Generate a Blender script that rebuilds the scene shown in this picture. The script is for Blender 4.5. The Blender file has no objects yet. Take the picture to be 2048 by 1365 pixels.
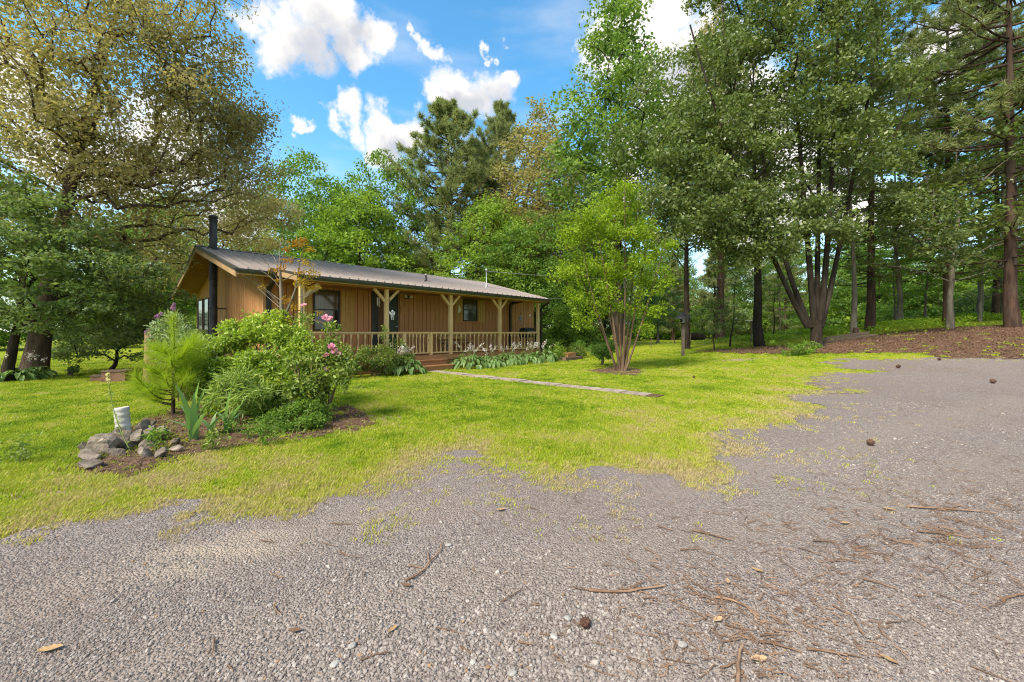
import bpy, bmesh, math, random
import numpy as np
from mathutils import Vector, Matrix

rng = np.random.default_rng(11)
random.seed(11)
SC = bpy.context.scene
COL = SC.collection
R = math.radians

# ------------------------------------------------------------------ camera, sky, sun, exposure
F = 796.4            # focal length in photograph pixels (14 mm on a 36 mm sensor)
EYE = 1.4
cam_d = bpy.data.cameras.new('camera')
cam = bpy.data.objects.new('camera', cam_d)
COL.objects.link(cam)
cam.location = (0, 0, EYE)
cam.rotation_euler = (R(90), 0, 0)
cam_d.sensor_width = 36.0
cam_d.lens = 14.0
cam_d.shift_y = -18.0 / 2048.0
cam_d.clip_start = 0.05
cam_d.clip_end = 2000
SC.camera = cam

SUN_DIR = Vector((-0.46, -0.52, 0.72)).normalized()      # towards the sun: high, from the left behind the camera
SUN_EL = math.asin(SUN_DIR.z)
SUN_AZ = math.atan2(SUN_DIR.x, SUN_DIR.y)

SC.view_settings.view_transform = 'Standard'
SC.view_settings.look = 'None'
SC.view_settings.gamma = 1.0
SC.view_settings.use_curve_mapping = False
SC.view_settings.exposure = 2.2

sun_d = bpy.data.lights.new('sun', 'SUN')
sun_d.energy = 1.7
sun_d.angle = R(20)
sun_d.color = (1.0, 0.89, 0.73)
sun = bpy.data.objects.new('sun', sun_d)
COL.objects.link(sun)
sun.rotation_euler = SUN_DIR.to_track_quat('Z', 'Y').to_euler()

SC.cycles.max_bounces = 9
SC.cycles.diffuse_bounces = 6
SC.cycles.glossy_bounces = 2
SC.cycles.transmission_bounces = 4
SC.cycles.transparent_max_bounces = 6
SC.cycles.use_adaptive_sampling = True
SC.cycles.adaptive_threshold = 0.02
SC.cycles.use_denoising = True
SC.cycles.denoiser = 'OPENIMAGEDENOISE'
SC.cycles.denoising_input_passes = 'RGB_ALBEDO_NORMAL'
SC.cycles.denoising_prefilter = 'NONE'
SC.cycles.pixel_filter_type = 'BLACKMAN_HARRIS'
SC.cycles.filter_width = 1.1


def make_world():
    w = bpy.data.worlds.new('World')
    SC.world = w
    w.use_nodes = True
    nt = w.node_tree
    nt.nodes.clear()
    N, L = nt.nodes.new, nt.links.new

    def math_(op, a, b=None, clamp=False):
        n = N('ShaderNodeMath'); n.operation = op; n.use_clamp = clamp
        for i, v in enumerate((a, b)):
            if v is None:
                continue
            if isinstance(v, (int, float)):
                n.inputs[i].default_value = v
            else:
                L(v, n.inputs[i])
        return n.outputs[0]

    def maprange(v, a, b, c=0.0, d=1.0, smooth=True):
        n = N('ShaderNodeMapRange')
        n.interpolation_type = 'SMOOTHSTEP' if smooth else 'LINEAR'
        L(v, n.inputs['Value'])
        n.inputs['From Min'].default_value = a; n.inputs['From Max'].default_value = b
        n.inputs['To Min'].default_value = c; n.inputs['To Max'].default_value = d
        return n.outputs['Result']

    out = N('ShaderNodeOutputWorld')
    bg = N('ShaderNodeBackground')
    L(bg.outputs[0], out.inputs[0])
    sky = N('ShaderNodeTexSky')
    sky.sky_type = 'NISHITA'
    sky.sun_disc = False
    sky.sun_elevation = SUN_EL
    sky.sun_rotation = SUN_AZ
    sky.air_density = 1.0
    sky.dust_density = 0.6
    sky.ozone_density = 2.0
    hs = N('ShaderNodeHueSaturation')
    hs.inputs['Saturation'].default_value = 1.18
    hs.inputs['Value'].default_value = 0.49
    tn = N('ShaderNodeMix'); tn.data_type = 'RGBA'; tn.blend_type = 'MULTIPLY'; tn.inputs['Factor'].default_value = 1.0
    L(sky.outputs[0], tn.inputs['A']); tn.inputs['B'].default_value = (0.86, 1.06, 1.0, 1)
    L(tn.outputs['Result'], hs.inputs['Color'])

    tc = N('ShaderNodeTexCoord')
    d = tc.outputs['Generated']
    # warp the direction with fractal noise so that cloud edges billow
    no = N('ShaderNodeTexNoise'); no.inputs['Scale'].default_value = 6.0
    no.inputs['Detail'].default_value = 10.0; no.inputs['Roughness'].default_value = 0.60
    L(d, no.inputs['Vector'])
    sub = N('ShaderNodeVectorMath'); sub.operation = 'SUBTRACT'
    L(no.outputs['Color'], sub.inputs[0]); sub.inputs[1].default_value = (0.5, 0.5, 0.5)
    sc = N('ShaderNodeVectorMath'); sc.operation = 'SCALE'; sc.inputs['Scale'].default_value = 0.22
    L(sub.outputs[0], sc.inputs[0])
    wd = N('ShaderNodeVectorMath'); wd.operation = 'ADD'
    L(d, wd.inputs[0]); L(sc.outputs[0], wd.inputs[1])
    dw = wd.outputs[0]

    def blobs(lst, vec):
        tot = None
        for (x, y, r) in lst:
            c = Vector(((x - 1024) / F, 1.0, (664.5 - y) / F)); k = c.length; c.normalize()
            dn = N('ShaderNodeVectorMath'); dn.operation = 'DISTANCE'
            L(vec, dn.inputs[0]); dn.inputs[1].default_value = c
            m = maprange(dn.outputs['Value'], r / F / k * 1.35, r / F / k * 0.25)
            tot = m if tot is None else math_('MAXIMUM', tot, m)
        return tot
    cloud_list = [
        (590, 20, 80), (640, 15, 76), (540, 85, 58), (600, 100, 58), (680, 75, 58), (750, 85, 52), (705, 120, 42), (600, -60, 95),
        (920, 165, 62), (985, 165, 62), (880, 190, 40), (1030, 145, 30), (960, 200, 50),
        (703, 238, 50), (650, 245, 34), (800, 255, 44), (770, 290, 44), (830, 275, 50), (870, 75, 34), (835, 55, 26), (1000, 70, 20), (587, 262, 20),
        (1230, 60, 60), (1290, 60, 120), (1380, 100, 110), (1330, 200, 90), (1480, 230, 120), (1600, 330, 140),
        (1750, 420, 120), (1500, 430, 150), (1900, 120, 100), (1260, 350, 90), (330, 300, 110), (180, 330, 110), (480, 420, 70), (90, 150, 90),
        (1350, -250, 220), (300, -420, 200), (900, -500, 160),
    ]
    m1 = blobs(cloud_list, dw)
    # clouds over the rest of the sky, of the same kind
    n2 = N('ShaderNodeTexNoise'); n2.inputs['Scale'].default_value = 2.6
    n2.inputs['Detail'].default_value = 7.0; n2.inputs['Roughness'].default_value = 0.55
    L(dw, n2.inputs['Vector'])
    g = maprange(n2.outputs['Fac'], 0.44, 0.60)
    sep = N('ShaderNodeSeparateXYZ'); L(d, sep.inputs[0])
    away = maprange(sep.outputs['Y'], 0.45, 0.10)
    g = math_('MULTIPLY', g, away)
    m = math_('MAXIMUM', m1, g)
    n4 = N('ShaderNodeTexNoise'); n4.inputs['Scale'].default_value = 17.0
    n4.inputs['Detail'].default_value = 9.0; n4.inputs['Roughness'].default_value = 0.68
    L(d, n4.inputs['Vector'])
    fine = math_('MULTIPLY', math_('SUBTRACT', n4.outputs['Fac'], 0.5), 1.15)
    dens = math_('ADD', m, math_('MULTIPLY', fine, maprange(m, 0.0, 0.3)))
    mask = maprange(dens, 0.16, 0.92)
    # thin high veil, thicker towards the horizon
    mp = N('ShaderNodeMapping'); mp.inputs['Scale'].default_value = (1.2, 1.2, 5.0)
    L(d, mp.inputs['Vector'])
    n3 = N('ShaderNodeTexNoise'); n3.inputs['Scale'].default_value = 3.0; n3.inputs['Detail'].default_value = 6.0
    L(mp.outputs[0], n3.inputs['Vector'])
    veil = math_('MULTIPLY', maprange(n3.outputs['Fac'], 0.45, 0.75), 0.30)
    low = maprange(sep.outputs['Z'], 0.45, 0.0, 0.0, 0.55)
    veil = math_('MAXIMUM', veil, low)
    mask = math_('MAXIMUM', mask, veil)
    # thick cores and bases of the clouds are greyer
    grey = blobs([(650, 100, 70), (600, 118, 62), (700, 70, 44), (985, 200, 58), (800, 300, 40), (935, 205, 40), (1400, 150, 90)], dw)
    grey = math_('MAXIMUM', grey, maprange(n4.outputs['Fac'], 0.52, 0.80, 0.0, 0.55))
    gmix = N('ShaderNodeMix'); gmix.data_type = 'RGBA'
    L(grey, gmix.inputs['Factor'])
    gmix.inputs['A'].default_value = (1.74, 1.66, 1.57, 1)
    gmix.inputs['B'].default_value = (0.98, 1.02, 1.12, 1)
    mix = N('ShaderNodeMix'); mix.data_type = 'RGBA'
    L(mask, mix.inputs['Factor'])
    L(hs.outputs[0], mix.inputs['A'])
    L(gmix.outputs['Result'], mix.inputs['B'])
    L(mix.outputs['Result'], bg.inputs['Color'])
    bg.inputs['Strength'].default_value = 0.15
    w.cycles.sampling_method = 'MANUAL'
    w.cycles.sample_map_resolution = 512


make_world()

# ------------------------------------------------------------------ helpers


def sstep(a, b, x):
    t = np.clip((np.asarray(x, float) - a) / (b - a), 0, 1)
    return t * t * (3 - 2 * t)


def vnoise(x, y, seed=0):
    x = np.asarray(x, float); y = np.asarray(y, float)
    xi = np.floor(x).astype(np.int64); yi = np.floor(y).astype(np.int64)
    fx = x - xi; fy = y - yi
    fx = fx * fx * (3 - 2 * fx); fy = fy * fy * (3 - 2 * fy)

    def h(a, b):
        n = (a * 374761393 + b * 668265263 + seed * 1442695041) & 0xffffffff
        n = ((n ^ (n >> 13)) * 1274126177) & 0xffffffff
        return ((n ^ (n >> 16)) & 0xffff) / 65535.0
    return (h(xi, yi) * (1 - fx) + h(xi + 1, yi) * fx) * (1 - fy) + (h(xi, yi + 1) * (1 - fx) + h(xi + 1, yi + 1) * fx) * fy


def fbm(x, y, seed=0, octs=4):
    t = 0; a = 0.5
    for i in range(octs):
        t = t + a * vnoise(np.asarray(x) * 2 ** i + 17.3 * i, np.asarray(y) * 2 ** i - 9.1 * i, seed + i)
        a *= 0.5
    return t / (1 - 0.5 ** octs)


def terr(x, y):
    x = np.asarray(x, float); y = np.asarray(y, float)
    q = (x - 6.0) / 1.5
    sp = np.where(q > 30, q, np.log1p(np.exp(np.minimum(q, 30)))) * 1.5
    sp = np.minimum(sp, 34)
    m = 0.09 * sp * sstep(8, 19, y) * (1 - 0.85 * sstep(27, 44, y))
    m = m + 0.10 * np.exp(-((x + 4.5) ** 2 / 2.6 + (y - 6.2) ** 2 / 1.2))
    m = m + 0.035 * (fbm(x / 3.1, y / 3.1, 3, 2) - 0.5) * sstep(60, 20, np.hypot(x, y))
    return m


def tz(x, y):
    return float(terr(x, y))


def gp(px, py):
    """where the ray through a photograph pixel meets the terrain"""
    a = (px - 1024) / F; b = (664.5 - py) / F
    lo = None
    for Y in np.geomspace(1.2, 120, 900):
        if EYE + b * Y <= tz(a * Y, Y):
            return Vector((a * Y, Y, tz(a * Y, Y)))
    return Vector((a * 120, 120, tz(a * 120, 120)))


def at(px, Y, z=None):
    x = (px - 1024) / F * Y
    return Vector((x, Y, tz(x, Y) if z is None else z))


def zpix(py, Y):
    return EYE + (664.5 - py) / F * Y


def np_mesh(name, V, faces, mat=None, tint=None, smooth=False):
    """faces: list of int arrays (n,k)"""
    me = bpy.data.meshes.new(name)
    V = np.asarray(V, np.float32)
    me.vertices.add(len(V))
    me.vertices.foreach_set('co', V.ravel())
    idx = []; starts = []; tot = 0; totals = []
    for f in faces:
        f = np.asarray(f, np.int32)
        if len(f) == 0:
            continue
        k = f.shape[1]
        idx.append(f.ravel())
        starts.append(np.arange(len(f), dtype=np.int32) * k + tot)
        totals.append(np.full(len(f), k, np.int32))
        tot += f.size
    idx = np.concatenate(idx); starts = np.concatenate(starts)
    me.loops.add(len(idx)); me.loops.foreach_set('vertex_index', idx)
    me.polygons.add(len(starts)); me.polygons.foreach_set('loop_start', starts)
    if smooth:
        me.polygons.foreach_set('use_smooth', np.ones(len(starts), bool))
    me.update(calc_edges=True)
    if tint is not None:
        a = me.attributes.new('tint', 'FLOAT', 'POINT')
        a.data.foreach_set('value', np.asarray(tint, np.float32))
    if mat:
        me.materials.append(mat)
    return me


class MB:
    """collects shapes into one mesh"""

    def __init__(self):
        self.v = []; self.f = []; self.sm = []

    def add(self, vs, fs, smooth=False):
        o = len(self.v)
        self.v += [tuple(p) for p in vs]
        self.f += [tuple(i + o for i in f) for f in fs]
        self.sm += [smooth] * len(fs)
        return self

    def box(self, x0, x1, y0, y1, z0, z1, rot=None, bev=0):
        c = Vector(((x0 + x1) / 2, (y0 + y1) / 2, (z0 + z1) / 2))
        vs = [Vector((x, y, z)) for z in (z0, z1) for y in (y0, y1) for x in (x0, x1)]
        if rot is not None:
            vs = [c + rot @ (p - c) for p in vs]
        return self.add(vs, [(0, 2, 3, 1), (4, 5, 7, 6), (0, 1, 5, 4), (2, 6, 7, 3), (0, 4, 6, 2), (1, 3, 7, 5)])

    def bar(self, a, b, w, h, up=(0, 0, 1)):
        a = Vector(a); b = Vector(b); d = (b - a).normalized(); up = Vector(up)
        s = d.cross(up)
        if s.length < 1e-4:
            s = d.cross(Vector((1, 0, 0)))
        s.normalize(); t = s.cross(d).normalized()
        vs = []
        for p in (a, b):
            for i, j in ((-1, -1), (1, -1), (1, 1), (-1, 1)):
                vs.append(p + s * (i * w / 2) + t * (j * h / 2))
        return self.add(vs, [(3, 2, 1, 0), (4, 5, 6, 7), (0, 1, 5, 4), (1, 2, 6, 5), (2, 3, 7, 6), (3, 0, 4, 7)])

    def prism(self, poly, axis, a, b):
        """poly: 2-D outline; axis 'x': (y,z) extruded along x, 'y': (x,z), 'z': (x,y)"""
        n = len(poly); vs = []
        for t in (a, b):
            for (p, q) in poly:
                vs.append({'x': (t, p, q), 'y': (p, t, q), 'z': (p, q, t)}[axis])
        fs = [tuple(range(n))[::-1], tuple(range(n, 2 * n))]
        fs += [(i, (i + 1) % n, (i + 1) % n + n, i + n) for i in range(n)]
        return self.add(vs, fs)

    def tube(self, pts, rad, sides=8, caps=True, smooth=True):
        V, Q = tube_np(pts, rad, sides)
        o = [tuple(p) for p in V]
        fs = [tuple(q) for q in Q]
        self.add(o, fs, smooth)
        if caps:
            n = len(o)
            self.add(o[:sides], [tuple(range(sides))[::-1]])
            self.add(o[n - sides:], [tuple(range(sides))])
        return self

    def lathe(self, prof, sides=10, c=(0, 0, 0), smooth=True):
        vs = []; fs = []
        for (r, z) in prof:
            for i in range(sides):
                t = 2 * math.pi * i / sides
                vs.append((c[0] + r * math.cos(t), c[1] + r * math.sin(t), c[2] + z))
        for k in range(len(prof) - 1):
            for i in range(sides):
                j = (i + 1) % sides
                fs.append((k * sides + i, k * sides + j, (k + 1) * sides + j, (k + 1) * sides + i))
        self.add(vs, fs, smooth)
        m = len(prof) - 1
        self.add(vs[:sides], [tuple(range(sides))[::-1]])
        self.add(vs[m * sides:], [tuple(range(sides))])
        return self

    def mesh(self, name, mat):
        me = bpy.data.meshes.new(name)
        me.from_pydata(self.v, [], self.f)
        me.polygons.foreach_set('use_smooth', self.sm)
        me.materials.append(mat)
        me.update()
        bm = bmesh.new(); bm.from_mesh(me)
        bmesh.ops.recalc_face_normals(bm, faces=bm.faces)
        bm.to_mesh(me); bm.free()
        return me

    def build(self, name, mat, parent=None, loc=None, rotz=0.0):
        return obj(name, self.mesh(name, mat), parent, loc, rotz)


def tube_np(pts, rad, sides=8):
    P = np.asarray([tuple(p) for p in pts], float)
    n = len(P)
    rad = np.full(n, rad) if np.isscalar(rad) else np.asarray(rad, float)
    T = np.gradient(P, axis=0)
    T /= np.linalg.norm(T, axis=1, keepdims=True) + 1e-9
    ref = np.array([0.0, 0, 1]) if abs(T[0][2]) < 0.9 else np.array([1.0, 0, 0])
    A = np.zeros_like(P)
    a = np.cross(T[0], ref); a /= np.linalg.norm(a)
    for i in range(n):
        a = a - T[i] * np.dot(a, T[i]); a /= np.linalg.norm(a) + 1e-9
        A[i] = a
    B = np.cross(T, A)
    th = np.linspace(0, 2 * np.pi, sides, endpoint=False)
    V = P[:, None, :] + rad[:, None, None] * (A[:, None, :] * np.cos(th)[None, :, None] + B[:, None, :] * np.sin(th)[None, :, None])
    V = V.reshape(-1, 3)
    i = np.arange(n - 1)[:, None] * sides; j = np.arange(sides)[None, :]; k = (j + 1) % sides
    Q = np.stack([i + j, i + k, i + sides + k, i + sides + j], -1).reshape(-1, 4)
    return V, Q


def obj(name, me, parent=None, loc=None, rotz=0.0):
    o = bpy.data.objects.new(name, me)
    COL.objects.link(o)
    if parent is not None:
        o.parent = parent
    if loc is not None:
        o.location = loc
    if rotz:
        o.rotation_euler = (0, 0, rotz)
    return o


def tag(o, label, cat, group=None):
    o['label'] = label; o['category'] = cat
    if group:
        o['group'] = group
    return o


def thing(name, label, cat, loc=(0, 0, 0), rotz=0.0, group=None):
    return tag(obj(name, None, None, loc, rotz), label, cat, group)


def kind(o, k, label=None):
    o['kind'] = k
    if label:
        o['label'] = label
    return o


def copy_tree(o, parent=None):
    c = o.copy(); COL.objects.link(c); c.parent = parent
    for ch in list(o.children):
        copy_tree(ch, c)
    return c


# ------------------------------------------------------------------ materials


def mat_new(name):
    m = bpy.data.materials.new(name); m.use_nodes = True
    nt = m.node_tree; nt.nodes.clear()
    out = nt.nodes.new('ShaderNodeOutputMaterial')
    p = nt.nodes.new('ShaderNodeBsdfPrincipled')
    nt.links.new(p.outputs[0], out.inputs[0])
    return m, nt, p, out


def noise_node(nt, scale, detail=4, rough=0.55, coord='Object', stretch=None):
    tc = nt.nodes.new('ShaderNodeTexCoord')
    n = nt.nodes.new('ShaderNodeTexNoise')
    n.inputs['Scale'].default_value = scale; n.inputs['Detail'].default_value = detail
    n.inputs['Roughness'].default_value = rough
    if coord == 'World':
        g = nt.nodes.new('ShaderNodeNewGeometry'); src = g.outputs['Position']
    else:
        src = tc.outputs[coord]
    if stretch:
        mp = nt.nodes.new('ShaderNodeMapping'); mp.inputs['Scale'].default_value = stretch
        nt.links.new(src, mp.inputs['Vector']); src = mp.outputs[0]
    nt.links.new(src, n.inputs['Vector'])
    return n


def mixc(nt, fac, a, b, blend='MIX'):
    m = nt.nodes.new('ShaderNodeMix'); m.data_type = 'RGBA'; m.blend_type = blend
    for s, v in (('Factor', fac), ('A', a), ('B', b)):
        if isinstance(v, (int, float)):
            m.inputs[s].default_value = v
        elif isinstance(v, tuple):
            m.inputs[s].default_value = (*v[:3], 1)
        else:
            nt.links.new(v, m.inputs[s])
    return m.outputs['Result']


def ramp(nt, v, a, b, c=0.0, d=1.0):
    n = nt.nodes.new('ShaderNodeMapRange'); n.interpolation_type = 'SMOOTHSTEP'
    nt.links.new(v, n.inputs['Value'])
    n.inputs['From Min'].default_value = a; n.inputs['From Max'].default_value = b
    n.inputs['To Min'].default_value = c; n.inputs['To Max'].default_value = d
    return n.outputs['Result']


def attr(nt, name, inst=False):
    a = nt.nodes.new('ShaderNodeAttribute'); a.attribute_name = name
    if inst:
        a.attribute_type = 'INSTANCER'
    return a.outputs['Fac']


def noisy(name, c1, c2, scale=4, rough=0.7, bump=0.3, stretch=None, metal=0.0, spec=0.4, lo=0.35, hi=0.65, coord='Object', fine=None, objvar=0.0, dist=0.02):
    m, nt, p, out = mat_new(name)
    n = noise_node(nt, scale, 6, 0.6, coord, stretch)
    col = mixc(nt, ramp(nt, n.outputs['Fac'], lo, hi), c1, c2)
    if objvar:
        oi = nt.nodes.new('ShaderNodeObjectInfo')
        v = nt.nodes.new('ShaderNodeMapRange'); nt.links.new(oi.outputs['Random'], v.inputs['Value'])
        v.inputs['To Min'].default_value = 1 - objvar; v.inputs['To Max'].default_value = 1 + objvar
        hs = nt.nodes.new('ShaderNodeHueSaturation'); nt.links.new(col, hs.inputs['Color']); nt.links.new(v.outputs[0], hs.inputs['Value'])
        col = hs.outputs[0]
    nt.links.new(col, p.inputs['Base Color'])
    p.inputs['Roughness'].default_value = rough; p.inputs['Metallic'].default_value = metal
    p.inputs['Specular IOR Level'].default_value = spec
    if bump:
        b = nt.nodes.new('ShaderNodeBump'); b.inputs['Strength'].default_value = bump; b.inputs['Distance'].default_value = dist
        n2 = noise_node(nt, fine or scale * 4, 5, 0.65, coord, stretch)
        nt.links.new(n2.outputs['Fac'], b.inputs['Height']); nt.links.new(b.outputs[0], p.inputs['Normal'])
    return m


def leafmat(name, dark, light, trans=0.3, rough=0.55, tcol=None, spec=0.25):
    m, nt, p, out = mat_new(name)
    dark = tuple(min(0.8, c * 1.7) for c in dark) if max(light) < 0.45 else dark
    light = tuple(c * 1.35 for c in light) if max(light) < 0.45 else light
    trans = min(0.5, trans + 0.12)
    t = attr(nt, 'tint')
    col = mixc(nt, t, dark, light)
    nt.links.new(col, p.inputs['Base Color'])
    p.inputs['Roughness'].default_value = rough; p.inputs['Specular IOR Level'].default_value = spec
    tr = nt.nodes.new('ShaderNodeBsdfTranslucent')
    if tcol:
        c2 = mixc(nt, 0.5, col, tcol)
    else:
        c2 = mixc(nt, 1.0, col, (1.25, 1.3, 0.7), 'MULTIPLY')
    nt.links.new(c2, tr.inputs['Color'])
    ms = nt.nodes.new('ShaderNodeMixShader'); ms.inputs[0].default_value = trans
    nt.links.new(p.outputs[0], ms.inputs[1]); nt.links.new(tr.outputs[0], ms.inputs[2])
    nt.links.new(ms.outputs[0], out.inputs[0])
    return m


def barkmat(name, c1, c2, sc=7.0, bump=0.9):
    m, nt, p, out = mat_new(name)
    n = noise_node(nt, sc, 7, 0.65, 'Object', (1, 1, 0.22))
    n2 = noise_node(nt, 1.1, 3, 0.5, 'Object')
    c = mixc(nt, ramp(nt, n.outputs['Fac'], 0.35, 0.65), c1, c2)
    c = mixc(nt, ramp(nt, n2.outputs['Fac'], 0.45, 0.7, 0, 0.3), c, (0.09, 0.08, 0.062))
    nt.links.new(c, p.inputs['Base Color']); p.inputs['Roughness'].default_value = 0.9
    p.inputs['Specular IOR Level'].default_value = 0.15
    b = nt.nodes.new('ShaderNodeBump'); b.inputs['Strength'].default_value = bump; b.inputs['Distance'].default_value = 0.05
    nt.links.new(n.outputs['Fac'], b.inputs['Height']); nt.links.new(b.outputs[0], p.inputs['Normal'])
    return m


M = {}
M['siding'] = noisy('siding', (0.385, 0.184, 0.074), (0.45, 0.228, 0.096), 2.0, 0.75, 0.35, (6, 6, 0.6), objvar=0.06, fine=9, dist=0.01)
M['siding_core'] = noisy('siding_core', (0.045, 0.022, 0.010), (0.06, 0.03, 0.013), 3, 0.9, 0)
M['soffit'] = noisy('soffit', (0.22, 0.105, 0.04), (0.27, 0.135, 0.052), 2, 0.8, 0.1)
M['trim'] = noisy('trim', (0.53, 0.355, 0.155), (0.60, 0.42, 0.195), 2.5, 0.65, 0.25, (5, 5, 0.7), objvar=0.05, dist=0.008)
M['rake'] = noisy('rake', (0.29, 0.185, 0.092), (0.345, 0.225, 0.118), 2.5, 0.7, 0.2, dist=0.008)
M['shutter'] = noisy('shutter', (0.40, 0.255, 0.075), (0.46, 0.30, 0.10), 3, 0.7, 0.25, (5, 5, 0.7), objvar=0.05, dist=0.008)
M['deck'] = noisy('deck', (0.27, 0.125, 0.05), (0.36, 0.18, 0.075), 2.5, 0.7, 0.3, (0.7, 6, 6), objvar=0.10, dist=0.01)
M['roof'] = noisy('roof', (0.285, 0.238, 0.218), (0.33, 0.28, 0.258), 0.9, 0.42, 0.05, (1, 0.35, 1), metal=0.25, spec=0.5, objvar=0.05)
M['roof_edge'] = noisy('roof_edge', (0.045, 0.042, 0.036), (0.06, 0.055, 0.047), 3, 0.45, 0, metal=0.2)
M['gutter'] = noisy('gutter', (0.040, 0.046, 0.036), (0.055, 0.06, 0.046), 3, 0.4, 0, metal=0.3)
M['black'] = noisy('black', (0.018, 0.018, 0.019), (0.035, 0.034, 0.034), 6, 0.45, 0.1, metal=0.3)
M['flue'] = noisy('flue', (0.035, 0.035, 0.037), (0.075, 0.073, 0.073), 3.5, 0.5, 0.12, (1, 1, 0.5), metal=0.4)
M['glass'] = noisy('glass', (0.008, 0.009, 0.010), (0.016, 0.016, 0.016), 0.8, 0.06, 0.0, spec=0.8)
M['glass_blind'] = noisy('glass_blind', (0.060, 0.052, 0.034), (0.12, 0.10, 0.065), 1.2, 0.09, 0.0, (14, 14, 0.6), spec=0.7)
M['dark_frame'] = noisy('dark_frame', (0.025, 0.022, 0.018), (0.04, 0.034, 0.028), 4, 0.5, 0.1)
M['door'] = noisy('door', (0.012, 0.028, 0.020), (0.02, 0.04, 0.028), 3, 0.4, 0.1)
M['door_curtain'] = noisy('door_curtain', (0.09, 0.045, 0.02), (0.13, 0.068, 0.03), 3, 0.7, 0.2, (9, 9, 0.5))
M['white'] = noisy('white', (0.72, 0.70, 0.66), (0.80, 0.79, 0.76), 6, 0.5, 0.1)
M['white_dirty'] = noisy('white_dirty', (0.36, 0.345, 0.30), (0.50, 0.49, 0.46), 5, 0.45, 0.1)
M['galv'] = noisy('galv', (0.30, 0.31, 0.32), (0.45, 0.46, 0.47), 7, 0.4, 0.1, metal=0.7)
M['steel_dark'] = noisy('steel_dark', (0.09, 0.075, 0.06), (0.16, 0.12, 0.09), 7, 0.6, 0.2, metal=0.4)
M['star'] = noisy('star', (0.20, 0.24, 0.29), (0.34, 0.37, 0.41), 7, 0.45, 0.1, metal=0.4)
M['paver'] = noisy('paver', (0.22, 0.17, 0.135), (0.34, 0.285, 0.235), 3.5, 0.9, 0.4, objvar=0.10, dist=0.012)
M['rock'] = noisy('rock', (0.10, 0.080, 0.062), (0.235, 0.195, 0.155), 7, 0.9, 0.8, objvar=0.38, coord='Object', dist=0.03)
M['timber'] = noisy('timber', (0.11, 0.075, 0.05), (0.20, 0.14, 0.095), 4, 0.9, 0.6, (0.6, 6, 6), objvar=0.15)
M['brick_box'] = noisy('brick_box', (0.17, 0.085, 0.05), (0.26, 0.145, 0.085), 5, 0.9, 0.5, objvar=0.1)
M['pebble'] = noisy('pebble', (0.25, 0.237, 0.22), (0.33, 0.315, 0.295), 20, 0.85, 0.3, objvar=0.15)
M['twig'] = noisy('twig', (0.13, 0.075, 0.045), (0.27, 0.17, 0.11), 9, 0.9, 0.4, objvar=0.25)
M['chip'] = noisy('chip', (0.33, 0.21, 0.11), (0.45, 0.32, 0.19), 9, 0.9, 0.4, objvar=0.2)
M['cone'] = noisy('cone', (0.06, 0.03, 0.02), (0.14, 0.07, 0.045), 20, 0.9, 0.6)
M['dryleaf'] = noisy('dryleaf', (0.27, 0.165, 0.075), (0.40, 0.275, 0.145), 9, 0.8, 0.3, objvar=0.2)
M['bark_oak'] = barkmat('bark_oak', (0.055, 0.036, 0.028), (0.125, 0.085, 0.065))
M['bark_pine'] = barkmat('bark_pine', (0.034, 0.021, 0.016), (0.085, 0.052, 0.038), 5.0)
M['bark_dark'] = barkmat('bark_dark', (0.020, 0.015, 0.011), (0.043, 0.032, 0.024), 8)
M['bark_grey'] = barkmat('bark_grey', (0.11, 0.095, 0.075), (0.22, 0.19, 0.15), 8, 0.5)
M['bark_crepe'] = barkmat('bark_crepe', (0.085, 0.052, 0.032), (0.16, 0.108, 0.07), 6, 0.4)
M['stem'] = noisy('stem', (0.09, 0.06, 0.035), (0.17, 0.12, 0.07), 9, 0.8, 0.3)
M['stem_green'] = noisy('stem_green', (0.09, 0.13, 0.03), (0.17, 0.2, 0.06), 9, 0.6, 0.1)

M['lf_oak'] = leafmat('lf_oak', (0.135, 0.128, 0.054), (0.36, 0.295, 0.16), 0.38)
M['lf_dog'] = leafmat('lf_dog', (0.050, 0.080, 0.028), (0.165, 0.215, 0.075), 0.32)
M['lf_green'] = leafmat('lf_green', (0.045, 0.095, 0.020), (0.175, 0.27, 0.045), 0.32)
M['lf_lime'] = leafmat('lf_lime', (0.070, 0.125, 0.018), (0.22, 0.31, 0.04), 0.34)
M['lf_dark'] = leafmat('lf_dark', (0.044, 0.068, 0.018), (0.15, 0.19, 0.052), 0.24, 0.42, spec=0.5)
M['lf_poplar'] = leafmat('lf_poplar', (0.055, 0.105, 0.024), (0.19, 0.27, 0.055), 0.32)
M['lf_brown'] = leafmat('lf_brown', (0.13, 0.122, 0.050), (0.30, 0.262, 0.12), 0.33)
M['lf_pine'] = leafmat('lf_pine', (0.095, 0.118, 0.052), (0.235, 0.255, 0.11), 0.33)
M['lf_crepe'] = leafmat('lf_crepe', (0.085, 0.135, 0.010), (0.25, 0.335, 0.022), 0.38)
M['lf_shrub'] = leafmat('lf_shrub', (0.075, 0.130, 0.014), (0.32, 0.40, 0.045), 0.30, 0.4, spec=0.5)
M['lf_rose'] = leafmat('lf_rose', (0.055, 0.090, 0.016), (0.24, 0.30, 0.05), 0.28, 0.45, spec=0.4)
M['lf_azalea'] = leafmat('lf_azalea', (0.032, 0.058, 0.012), (0.17, 0.22, 0.03), 0.25, 0.45, spec=0.4)
M['lf_hosta'] = leafmat('lf_hosta', (0.045, 0.095, 0.028), (0.21, 0.30, 0.10), 0.25, 0.4, spec=0.4)
M['lf_butterfly'] = leafmat('lf_butterfly', (0.09, 0.13, 0.05), (0.30, 0.36, 0.19), 0.25)
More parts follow.
